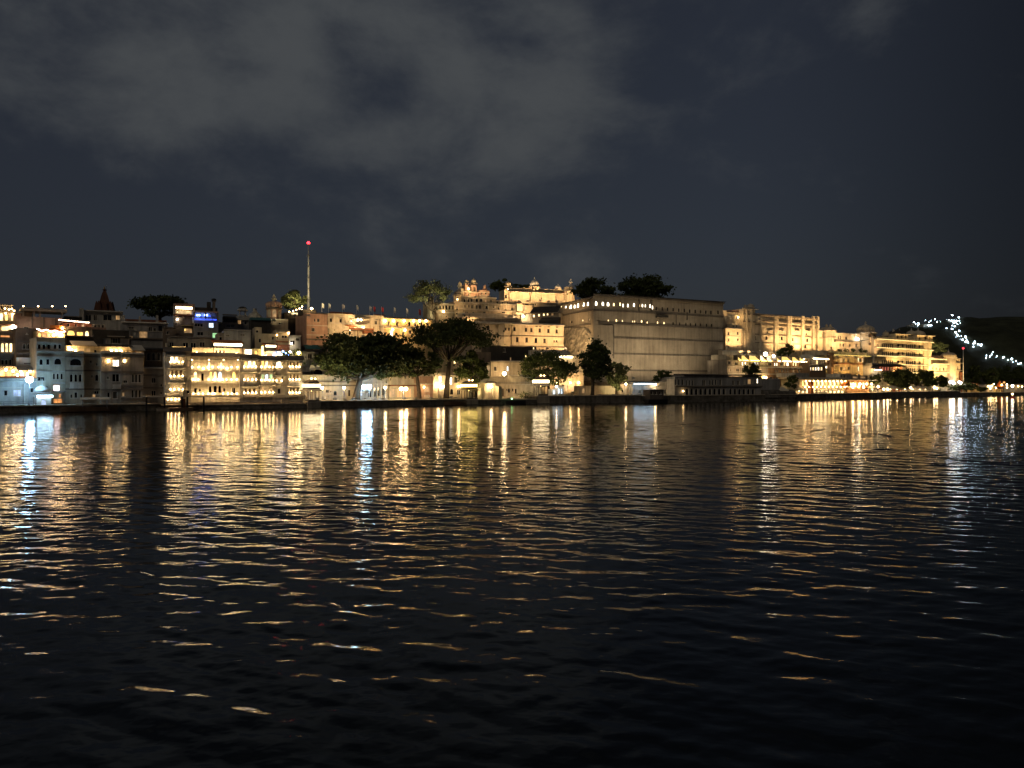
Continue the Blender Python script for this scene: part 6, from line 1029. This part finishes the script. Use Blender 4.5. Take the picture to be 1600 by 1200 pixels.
for px in (1351, 1358.5): c.part('tower_window', MB().box(c.U(px)-.55, c.U(px)+.55, -2.75, -2.4, c.Z(1355, 527.5), c.Z(1355, 522.8)), 'shutter'); c.part('tower_window', MB().box(c.U(px)-.4, c.U(px)+.4, -2.75, -2.4, c.Z(1355, 540), c.Z(1355, 536)), 'shutter')
c.lamp(1337.5, 530, .9, 'bulb_white', .42); flood(c, 1325, 548, 6, 1325, 530, 1100, 110, label='floodlight below the beige domed wing', group='floodlights at the domed wing'); flood(c, 1355, 552, 8, 1355, 525, 1700, 95, label='floodlight below the beige domed wing', group='floodlights at the domed wing')
P_ = Bld('arcade_palace', 'four storey golden palace hotel with long window arcades and domes', 'palace', 1366, 1457, YA=S(1366)+26, YB=S(1457)+22)
wn = []
for r_, (py, hgt) in enumerate(((540, 6), (552, 6), (565.5, 6), (576.5, 5.5))):
    sl = .022
    if r_ < 3: wn += [(1372, py-.3, 2, 4)]
    for px in ([1379+i*3.15 for i in range(6)]+[1404, 1410.5]+[1417+i*3.1 for i in range(5)]): 
        if r_ == 3 and px < 1415: continue
        wn.append((px, py+(px-1366)*sl, 2.1 if px not in (1404,) else 3.6, hgt, 'r' if px != 1404 else 'a', 'glass_dark'))
    wn += [(1437, py+1.6, 3, 4.5, 'a', 'shutter'), (1446, py+1.8, 2.4, 4.5)]
P_.wall(1366, 1456, 531.5, None, 12, 'palace', wn, pref=1400, sill=False, frame='trim_dark')
for py in (532.5, 545.5, 558, 570.5): P_.cornice(1366, 1456, py, 1.1, .35, 'trim', pref=1400)
for i in range(4):
    py = (535, 547.5, 560, 572.5)[i]; P_.part('bay_front', MB().box(P_.U(1401.5), P_.U(1412), -.7, .02, P_.Z(1406, py+9.5), P_.Z(1406, py+7)), 'palace'); P_.part('corner_bay', MB().lathe(P_.U(1446), .4, [(2.4, P_.Z(1446, py+10)), (2.4, P_.Z(1446, py))], 8, math.pi/8), 'palace')
P_.wall(1366, 1434, 527.5, 531.5, 3, 'palace', y=.6, pref=1400); P_.wall(1399, 1417, 521.5, 532, 5, 'palace', [(1402,526.5,3,5,'a','shutter'), (1408,526.5,3.4,5,'a','shutter'), (1414,526.5,2.4,5,'a','shutter')], y=-.3); P_.cornice(1397, 1419, 521.8, .9, .3, 'trim', y=-.3); P_.part('pavilion_roof', MB().lathe(P_.U(1408), 2.2, [(3.4, P_.Z(1408, 521.5)), (3.0, P_.Z(1408, 518.5)), (1.2, P_.Z(1408, 515.5)), (.1, P_.Z(1408, 514.5))], 8, math.pi/8), 'roof_dark')
for px in (1403, 1413): P_.part('roof_finial', MB().lathe(P_.U(px), 2, [(.35, P_.Z(px, 518.5)), (.2, P_.Z(px, 516)), (.03, P_.Z(px, 513))], 8), 'trim')
P_.wall(1432, 1456, 523.5, 532.5, 8, 'palace', [(1436,528.5,3,5,'a','shutter'), (1445.5,528,3.4,5.5,'a','shutter'), (1452,528,2,5,'a','shutter')], y=-.3); P_.cornice(1430, 1457, 523.8, 1.0, .3, 'trim', y=-.3)
for px, rr, tip in ((1433.5, 2.0, 516), (1444, 2.7, 514)): P_.part('dome', MB().lathe(P_.U(px), 2.5, [(rr, P_.Z(px, 523.4)), (rr*1.05, P_.Z(px, 521)), (rr*.8, P_.Z(px, 518)), (rr*.3, P_.Z(px, 516.3)), (.1, P_.Z(px, 516))], 14), 'palace', smooth=True); P_.part('finial', MB().lathe(P_.U(px), 2.5, [(.5, P_.Z(px, 516.6)), (.2, P_.Z(px, 514.5)), (.03, P_.Z(px, 511))], 8), 'trim')
P_.chhatri(1384, 514.5, 523, 527.5, 14, 2.5, 6, 'palace', 'palace'); P_.chhatri(1396.5, 512.5, 521, 527.5, 7, 2, 4, 'palace', 'palace')
P_.merlons(1367, 1398, 527.5, .7, 1.2, 'palace', y=.7); P_.merlons(1418, 1431, 527.5, .7, 1.2, 'palace', y=.7)
for px, pw in ((1372, 1700), (1384, 1700), (1396, 1700), (1408, 1700), (1420, 1900), (1434, 2300), (1448, 2300)): flood(P_, px, 596, 8, px, 560, pw*1.25, 100, color=(1,.62,.22), label='floodlight under the trees at the golden arcade palace', group='floodlights at the arcade palace')
for py in (545.5, 558, 570.5, 583):
    z_ = P_.Z(1400, py)+.16; P_.part('cove_strip', MB().box(P_.U(1367), P_.U(1455), -.98, -.85, z_, z_+.1), 'cove')
P_.cornice(1366, 1456, 583, 1.1, .35, 'trim', pref=1400)
z_ = P_.Z(1400, 532.5)+.16; P_.part('cove_strip', MB().box(P_.U(1367), P_.U(1455), -.98, -.85, z_, z_+.1), 'cove')
w2 = Bld('palace_annex', 'lower golden annex with domes right of the arcade palace', 'palace', 1454, 1506, YA=S(1454)+20, YB=S(1506)+14)
w2.wall(1455, 1484, 567, None, 8, 'palace', [(1457.5,575,2,4), (1463,576,2,4.5,'a'), (1469,576.5,2.6,5,'a'), (1474.5,576.5,2.4,5,'a'), (1480,577.5,2.4,5,'a')], pref=1470); w2.cornice(1454, 1485, 569.5, .8, .35, 'trim', pref=1470); w2.wall(1457, 1484, 559, 567.2, 6, 'palace', [(1471,560.5,2,4,'a'), (1476,560.5,2,4,'a')], y=.8, pref=1470); w2.cornice(1456, 1484, 562, .8, .3, 'trim', y=.8, pref=1470); w2.wall(1457, 1481, 555.5, 559.2, 4, 'pink', y=1.5, pref=1470)
for py, y_ in ((569.5, 0), (562, .8)): z_ = w2.Z(1470, py)+.16; w2.part('cove_strip', MB().box(w2.U(1456), w2.U(1483), y_-.7, y_-.58, z_, z_+.1), 'cove')
w2.cornice(1455, 1484, 583, .8, .3, 'trim', pref=1470); z_ = w2.Z(1470, 583)+.16; w2.part('cove_strip', MB().box(w2.U(1456), w2.U(1483), -.7, -.58, z_, z_+.1), 'cove')
xc = w2.U(1485); w2.part('tower', MB().lathe(xc, .5, [(2.6, 0), (2.6, w2.Z(1485, 559))], 10), 'palace'); w2.part('tower_eave', MB().lathe(xc, .5, [(2.6, w2.Z(1485, 559.5)), (3.2, w2.Z(1485, 559)), (3.2, w2.Z(1485, 558.3)), (2.6, w2.Z(1485, 557.5))], 10), 'trim'); w2.part('dome', MB().lathe(xc-.6, .5, [(3.0, w2.Z(1485, 557.6)), (3.1, w2.Z(1485, 555)), (2.2, w2.Z(1485, 551.8)), (.6, w2.Z(1485, 550.5))], 14), 'palace', smooth=True); w2.part('finial', MB().lathe(xc-.6, .5, [(.5, w2.Z(1485, 551)), (.2, w2.Z(1485, 548)), (.03, w2.Z(1485, 545))], 8), 'trim')
w2.wall(1491, 1503, 560, None, 6, 'palace', [(1495,573,2,6), (1499,574,2,5), (1497,563,2.4,4,'a')], y=.6); w2.cornice(1490, 1504, 567.5, .7, .3, 'trim', y=.6); w2.cornice(1490, 1504, 579, .5, .3, 'trim', y=.6); w2.cornice(1490, 1503, 560.5, .6, .3, 'trim', y=.6); w2.box('side_stair', 1500, 1504, 581, None, -.5, .4, 'rust')
for px, pw in ((1460, 1500), (1470, 1500), (1481, 1700), (1496, 2600)): flood(w2, px, 600, 7, px, 572, pw, 95, color=(1,.62,.22), label='floodlight under the trees at the golden annex', group='floodlights at the golden annex')
for px, py in ((1484, 597), (1488, 596), (1490, 599), (1499, 597), (1501, 598)): lamp_post('cluster lamp at the foot of the golden annex', px, py, S(px)+6, 'bulb_white', .45, 'cluster lamps at the golden annex')
r = Bld('covered_gallery', 'covered gallery with red lit windows under a curved dark roof', 'gallery', 1360, 1412, 14); r.wall(1370, 1410, 572.5, None, 4, 'rust', [(1375.5+i*4.2, 576, 2.8, 5.5, 'r', 'lit_red' if i < 4 else 'lit_dim') for i in range(8)], pref=1390); r.part('roof', MB().ext([(-1, r.Z(1390, 572.5)), (-.6, r.Z(1390, 570.5)), (1, r.Z(1390, 568.5)), (4, r.Z(1390, 567.5)), (4, r.Z(1390, 572))], r.U(1361), r.U(1411)), 'roof_dark'); r.wall(1371, 1392, 580.5, None, 4, 'cream', [(1376,590,3,8), (1383,590,3,8)], y=-.7); r.wall(1361, 1370, 567, None, 4, 'palewall', [(1364,571.5,2.4,5), (1367.5,571.5,2.4,5)], y=-.4); r.part('canopy', MB().box(r.U(1360), r.U(1371.5), -1.8, -.41, r.Z(1365, 578), r.Z(1365, 576)), 'marble'); r.part('lamp_strip', MB().box(r.U(1360.5), r.U(1371), -1.7, -1.5, r.Z(1365, 579), r.Z(1365, 578.1)), 'tube'); r.lamp(1386, 596, 1.6, 'bulb_big', .24)
t = Bld('water_turret', 'small pale water turret with a lit cap at the right quay', 'turret', 1463, 1473, .4); xc = t.U(1467.5); t.part('shaft', MB().lathe(xc, .9, [(1.0, -1), (.85, t.Z(1467, 610)), (1.25, t.Z(1467, 609)), (1.25, t.Z(1467, 608))], 8), 'cream'); t.part('cap', MB().lathe(xc, .9, [(1.4, t.Z(1467, 605.5)), (1.2, t.Z(1467, 604.2)), (.1, t.Z(1467, 602))], 8), 'cream')
for i in range(6): t.part('post', MB().box(xc+math.cos(i*1.047)*1.05-.07, xc+math.cos(i*1.047)*1.05+.07, .9+math.sin(i*1.047)*1.05-.07, .9+math.sin(i*1.047)*1.05+.07, t.Z(1467, 608), t.Z(1467, 605.4)), 'cream')
link('lamp', ball('bulb_big', .3), t.root, T(xc, .9, t.Z(1467, 606.8))); lamp_post('low white lamp at the water beside the little turret', 1480, 617.5, S(1480)-.5, 'bulb_white', .3, 'low lamps', base=.2)
mast('slim mast with a red lamp beside the golden annex', 1505, 545.5, 604, S(1505)+12, r=.36, wid=.22)
# ---- far right shore
b = Bld('small_house', 'small yellow lit house at the far right shore', 'house', 1515, 1531, 10); b.wall(1516, 1529, 600, None, 5, 'yellow', [(1519,605,2.4,4), (1525,605,2.4,4,'r','lit_warm')]); b.part('roof', MB().ext([(-.8, b.Z(1516, 600.5)), (2.5, b.Z(1516, 598)), (5.8, b.Z(1516, 600.5))], b.U(1515), b.U(1530)), 'red_tile'); b.lamp(1511, 603.5, 1, 'bulb', .36); b.lamp(1526, 606, 1, 'bulb', .22)
b = Bld('small_house', 'cluster house with bright lamps right of the yellow house', 'house', 1534, 1556, 9); b.wall(1535, 1546, 605, None, 5, 'cream', [(1538,609,2.4,3,'r','lit_warm'), (1543,609,2.4,3)]); b.wall(1546, 1554, 601, None, 5, 'palewall', [(1549,605,2.4,3.4,'r','lit_warm')], y=.4); b.cornice(1534, 1555, 605, .5, .25, 'trim')
for px, py in ((1541,603.5), (1546,603), (1549.5,600), (1544,607), (1553,606)): b.lamp(px, py, .9, 'bulb', .22)
b = Bld('shore_shrine', 'little shrine with an orange tiered roof at the far right', 'shrine', 1555, 1573, 8); b.wall(1556, 1567, 608, None, 4, 'yellow', [(1559,612,2.4,4,'r','lit_dim'), (1564,612,2.4,4,'r','lit_gold')], pref=1560); xc = b.U(1566); b.part('tower', MB().box(xc-.8, xc+.8, 0, 2, 0, b.Z(1566, 604)), 'temple_red'); b.part('tier', MB().lathe(xc, 1, [(2.0, b.Z(1566, 604)), (1.0, b.Z(1566, 601.5)), (1.4, b.Z(1566, 600.5)), (.5, b.Z(1566, 598.5)), (.6, b.Z(1566, 597.5)), (.05, b.Z(1566, 595))], 8), 'orange_cloth'); b.lamp(1566, 597.5, .8, 'lit_orange', .5); b.lamp(1562, 601.5, .9, 'bulb', .3); b.lamp(1570, 601, .9, 'bulb', .3)
lamp_post('brilliant white lamp at the far right shore', 1582, 603, S(1582)+6, 'bulb_white', .5, 'bright far lamps'); lamp_post('warm lamp left of the brilliant far right lamp', 1573.5, 605.5, S(1573)+6, 'bulb_soft', .3, 'bright far lamps'); lamp_post('warm lamp among reeds at the right edge', 1591, 603.5, S(1591)+6, 'bulb_soft', .3, 'bright far lamps'); lamp_post('warm lamp at the very edge of the right shore', 1597, 604, S(1597)+6, 'bulb_soft', .3, 'bright far lamps')
b = Bld('small_house', 'pale wall house behind the brilliant lamp', 'house', 1586, 1612, 10); b.wall(1586, 1610, 601, None, 5, 'cream', [(1591,606,3,4), (1600,606,3,4)]); b.cornice(1585, 1611, 601, .5, .3)
# ---- lamps on the hill
rl = random.Random(5)
HL = [((x0+(x1-x0)*t)+rl.uniform(-4, 4), (y0+(y1-y0)*t)+rl.uniform(-2.5, 2.5), rl.uniform(.25, .9)) for x0, y0, x1, y1, m_ in ((1426,505,1458,505,5), (1460,501,1484,501,4), (1483,503,1500,503,5), (1490,506,1500,532,7), (1500,526,1512,534,4), (1512,532,1540,545,7), (1540,552,1560,558,4), (1560,556,1598,568,6)) for t in [q_/m_ for q_ in range(m_)]]
for i, (px, py, rr) in enumerate(tuple(HL)+((1428,503.5,1.1), (1430.5,506,.7), (1434,508.5,1.0), (1440,507.5,1.0), (1447,508,1.2), (1451,508.5,1.3), (1455,508.5,1.1), (1454,501.3,.8), (1461,499,.7), (1446,500.5,.6), (1479,512.8,.8), (1487,513.6,.7), (1488,492.6,1.5), (1498,495.8,1.3), (1483,500,1.0), (1487,501,1.1), (1491,501,1.0), (1495,501,1.0), (1499,501,.9), (1496,506,.8), (1492,509.6,1.2), (1499,517,1.2), (1493,519,1.2), (1496,524,1.2), (1508.5,526,1.3), (1504,530.7,1.1), (1509,534,1.2), (1523,536,1.3), (1533.5,538.5,1.1), (1521,541.5,.9), (1528,538,.6), (1546.5,557,.8), (1541,559.5,.7), (1551,550,.7), (1568.5,557.8,1.4), (1581,561,1.3), (1588,564,.7), (1595,567.5,1.2))):
    p0, zg = hill_hit(px, py); zg = min(zg, p0.z-.8); o = thing('hill_lamp', ('white lamp on the lit left shoulder of the hill' if px < 1470 else 'white lamp on the bright crest of the hill' if py < 505 else 'white lamp on the steep path below the hill crest' if px < 1516 else 'white lamp on the middle stretch of the hill path' if px < 1545 else 'white lamp on the lowest stretch of the hill path'), 'lamp', (p0.x, p0.y, zg), 'lamps along the hill path'); hp = p0.z-zg
    link('pole', MB().lathe(0, 0, [(.14, -1), (.08, hp)], 6).mesh('pole', 'black'), o); link('globe', ball('bulb_hill', round(rr*.38, 2)), o, T(0, 0, hp))
b = Bld('hill_temple', 'white lit temple terrace on top of the dark hill', 'temple', 1480, 1502, YA=hill_hit(1491, 500)[0].y-1, YB=hill_hit(1491, 500)[0].y-1, zb=hill_hit(1491, 500)[1]-4); b.wall(1483, 1500, 502, None, 8, 'white', [(1486,505,2,3,'a'), (1491,505,2,3,'a'), (1496,505,2,3,'a')])
b = Bld('hill_temple', 'long white lit building on the left shoulder of the hill', 'temple', 1442, 1458, YA=hill_hit(1450, 508)[0].y-1, YB=hill_hit(1450, 508)[0].y-1, zb=hill_hit(1450, 508)[1]-4); b.wall(1443, 1457, 506.5, None, 7, 'white', [(1446,509.5,2,3), (1450,509.5,2,3), (1454,509.5,2,3)])
b = Bld('hill_wall', 'lit stone fort wall climbing the left shoulder of the hill', 'wall', 1416, 1430, YA=hill_hit(1424, 507)[0].y-1, YB=hill_hit(1424, 507)[0].y-1, zb=hill_hit(1424, 507)[1]-4); b.wall(1418, 1424, 508, None, 2, 'stone'); b.wall(1424, 1428, 505.5, None, 3, 'stone')

# ================================================================ trees
tree('rain_tree', 'huge dark round tree on the ghat beside the cream hotel', 556, S(556)+9, 623, 514, 602, 146, n=17000, leaf='leaf_dark', cpx=569, size=.55, trunk=.75, clumps=60, hollow=.25, seed=2)
tree('shore_tree', 'small leaning dark tree between the two biggest trees', 655, S(655)+7, 623, 540, 593, 78, n=5000, leaf='leaf_dark', cpx=648, size=.5, trunk=.5, clumps=30, seed=3)
tree('forked_tree', 'big spreading tree with bare forked limbs above the lit corner house', 697, S(697)+8, 622, 497, 573, 134, n=8500, leaf='leaf_dark', cpx=706, size=.46, trunk=.62, clumps=44, hollow=.55, seed=4, limbs=18, low=-.12)
tree('shore_tree', 'dark drooping tree hanging beside the yellow lit kiosk', 741, S(741)+6.5, 622, 549, 603, 50, n=3600, leaf='leaf', cpx=736, size=.45, trunk=.3, clumps=24, seed=5)
tree('bushy_tree', 'wide bushy olive green tree behind the domed kiosk landing', 858, S(858)+8, 622, 546, 604, 92, n=6500, leaf='leaf', cpx=855, size=.42, trunk=.4, clumps=44, seed=6)
tree('dark_tree', 'upright black tree standing alone on the quay before the great wall', 925, S(925)+2.5, 624, 530, 596, 62, n=5200, leaf='leaf_dark', cpx=928, size=.45, trunk=.5, clumps=34, seed=7)
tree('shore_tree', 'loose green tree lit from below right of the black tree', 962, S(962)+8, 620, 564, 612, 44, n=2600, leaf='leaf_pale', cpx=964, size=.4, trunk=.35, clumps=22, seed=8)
tree('small_tree', 'small bright green tree above the tube light', 1033, S(1033)+11, 603, 577, 598, 30, n=1500, leaf='leaf', cpx=1033, size=.35, trunk=.22, clumps=14, seed=9)
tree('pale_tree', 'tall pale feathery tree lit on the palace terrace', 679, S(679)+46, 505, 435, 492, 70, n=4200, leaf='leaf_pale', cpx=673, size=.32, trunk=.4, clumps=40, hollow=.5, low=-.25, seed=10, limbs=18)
tree('roof_tree', 'dark wide umbrella tree behind the left town', 250, S(250)+60, 512, 457, 500, 88, n=5200, leaf='leaf_dark', cpx=250, size=.5, trunk=.5, clumps=34, seed=11, flat=.9, low=-.1, limbs=14)
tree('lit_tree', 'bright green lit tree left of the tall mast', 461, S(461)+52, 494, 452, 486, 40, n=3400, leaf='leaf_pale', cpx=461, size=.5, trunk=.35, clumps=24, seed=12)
tree('palace_tree', 'dark tree behind the golden upper palace wall at left', 783, S(783)+92, 475, 434, 462, 36, n=2200, leaf='leaf', cpx=783, size=.5, trunk=.35, clumps=16, seed=13)
tree('palace_tree', 'dark tree between the domed roof kiosks of the upper palace', 815, S(815)+98, 475, 438, 462, 44, n=2200, leaf='leaf', cpx=815, size=.5, trunk=.35, clumps=16, seed=14)
tree('wall_tree', 'dark spreading tree above the left corner of the great wall', 930, 264, 480, 433, 472, 72, n=4800, leaf='leaf_dark', cpx=930, size=.55, trunk=.5, clumps=34, seed=15)
tree('wall_tree', 'big black domed tree above the great wall', 1006, 272, 480, 430, 478, 92, n=8500, leaf='leaf_dark', cpx=1006, size=.6, trunk=.6, clumps=60, hollow=.2, seed=16)
tree('terrace_tree', 'small dark tree in front of the golden facade piers', 1233, S(1233)+33, 562, 535, 558, 20, n=1500, leaf='leaf', cpx=1231, size=.4, trunk=.25, clumps=14, seed=17); tree('terrace_tree', 'low dark bushy tree left of the pier tree', 1219, S(1219)+33, 562, 544, 560, 13, n=800, leaf='leaf', size=.35, trunk=.15, clumps=9, seed=18)
tree('shore_tree', 'dark thin tree in front of the stone hotel end', 1172, S(1172)+9, 600, 566, 594, 32, n=1800, leaf='leaf_dark', size=.42, trunk=.25, clumps=16, seed=19); tree('palm', 'green tree standing at the left end of the bright terrace', 1237, S(1237)+5, 612, 585, 608, 22, n=1300, leaf='leaf', size=.4, trunk=.25, clumps=12, seed=20)
tree('round_tree', 'first big round black tree on the right shore', 1402, S(1402)+7, 612, 575, 607, 54, n=5200, leaf='leaf_dark', size=.5, trunk=.4, clumps=50, hollow=.15, seed=21); tree('round_tree', 'second big round black tree on the right shore', 1444, S(1444)+7, 611, 576, 608, 36, n=3600, leaf='leaf_dark', size=.5, trunk=.4, clumps=36, hollow=.15, seed=22)
tree('round_tree', 'low round black tree right of the second big one', 1468, S(1468)+7, 610, 583, 608, 30, n=2600, leaf='leaf_dark', size=.5, trunk=.35, clumps=26, hollow=.15, seed=23); tree('round_tree', 'small round tree left of the first big black one', 1369, S(1369)+6, 611, 585, 603, 19, n=1300, leaf='leaf_dark', size=.4, trunk=.25, clumps=14, seed=24)
tree('lit_tree', 'bright green lit tree behind the arcade palace dome', 1463, S(1463)+60, 572, 529, 553, 34, n=2600, leaf='leaf_pale', size=.6, trunk=.3, clumps=20, seed=25)
for i, (px, Yo, pt, wd) in enumerate(((1522, 40, 568, 40), (1545, 30, 572, 36), (1568, 36, 570, 40), (1592, 30, 572, 38), (1615, 40, 569, 44), (1510, 6, 597, 30), (1494, 5, 600, 26), (1532, 3, 605, 20))):
    tree('bank_tree', ('dark tree just right of the slim mast', 'dark tree behind the far cluster house', 'dark tree behind the orange shrine', 'dark tree behind the brilliant far lamp', 'dark tree at the right picture edge', 'low black bush tree below the slim mast', 'low black bush tree under the golden annex', 'low black bush tree before the yellow house')[i], px, S(px)+Yo, 612, pt, 611 if i > 4 else 606, wd, 'trees on the far right bank', n=1800 if i < 5 else 1500, leaf='leaf_dark', size=.7 if i < 5 else .5, trunk=.35, clumps=20, hollow=.1, seed=40+i)
lamp_specs = ((506, 622, S(506)+8, 512, 560, 3200, 'left side of the huge round tree'), (742, 622, S(742)+5, 738, 585, 700, 'drooping tree'), (850, 620, S(850)+7, 850, 580, 2200, 'bushy olive tree'), (958, 617, S(958)+7, 962, 585, 1500, 'loose green tree'), (705, 620, S(705)+6, 712, 560, 1600, 'forked tree'), (482, 492, S(482)+36, 482, 430, 9000, 'tall thin mast'), (428, 500, S(428)+36, 428, 476, 700, 'lotus domed tower'), (461, 492, S(461)+50, 462, 468, 4500, 'lit green tree'), (676, 506, S(676)+44, 675, 462, 6000, 'pale feathery tree'), (1459, 566, S(1459)+54, 1463, 540, 7000, 'green tree behind the dome'))
for x_, y_, Y_, tx_, ty_, pw_, w_ in lamp_specs: spot_at('floodlight on the ground below the '+w_, x_, y_, Y_-4, tx_, ty_, Y_+2, pw_, 110, (1, .82, .42))

# things alike in a row are told apart by their place in it
def number_rows():
    fam = {}
    for o in col.objects:
        if o.parent is None and o.get('group') and o.get('label'): fam.setdefault((o['group'], o['label']), []).append(o)
    words = 'first second third fourth fifth sixth seventh eighth ninth tenth eleventh twelfth thirteenth fourteenth fifteenth sixteenth seventeenth eighteenth nineteenth twentieth'.split()
    for (gr, lb), os_ in fam.items():
        if 1 < len(os_) <= 20 and len(lb.split()) <= 12:
            os_.sort(key=lambda o: o.location.x/max(o.location.y, 1))
            for i, o in enumerate(os_): o['label'] = lb+', '+words[i]+' from left'
number_rows()
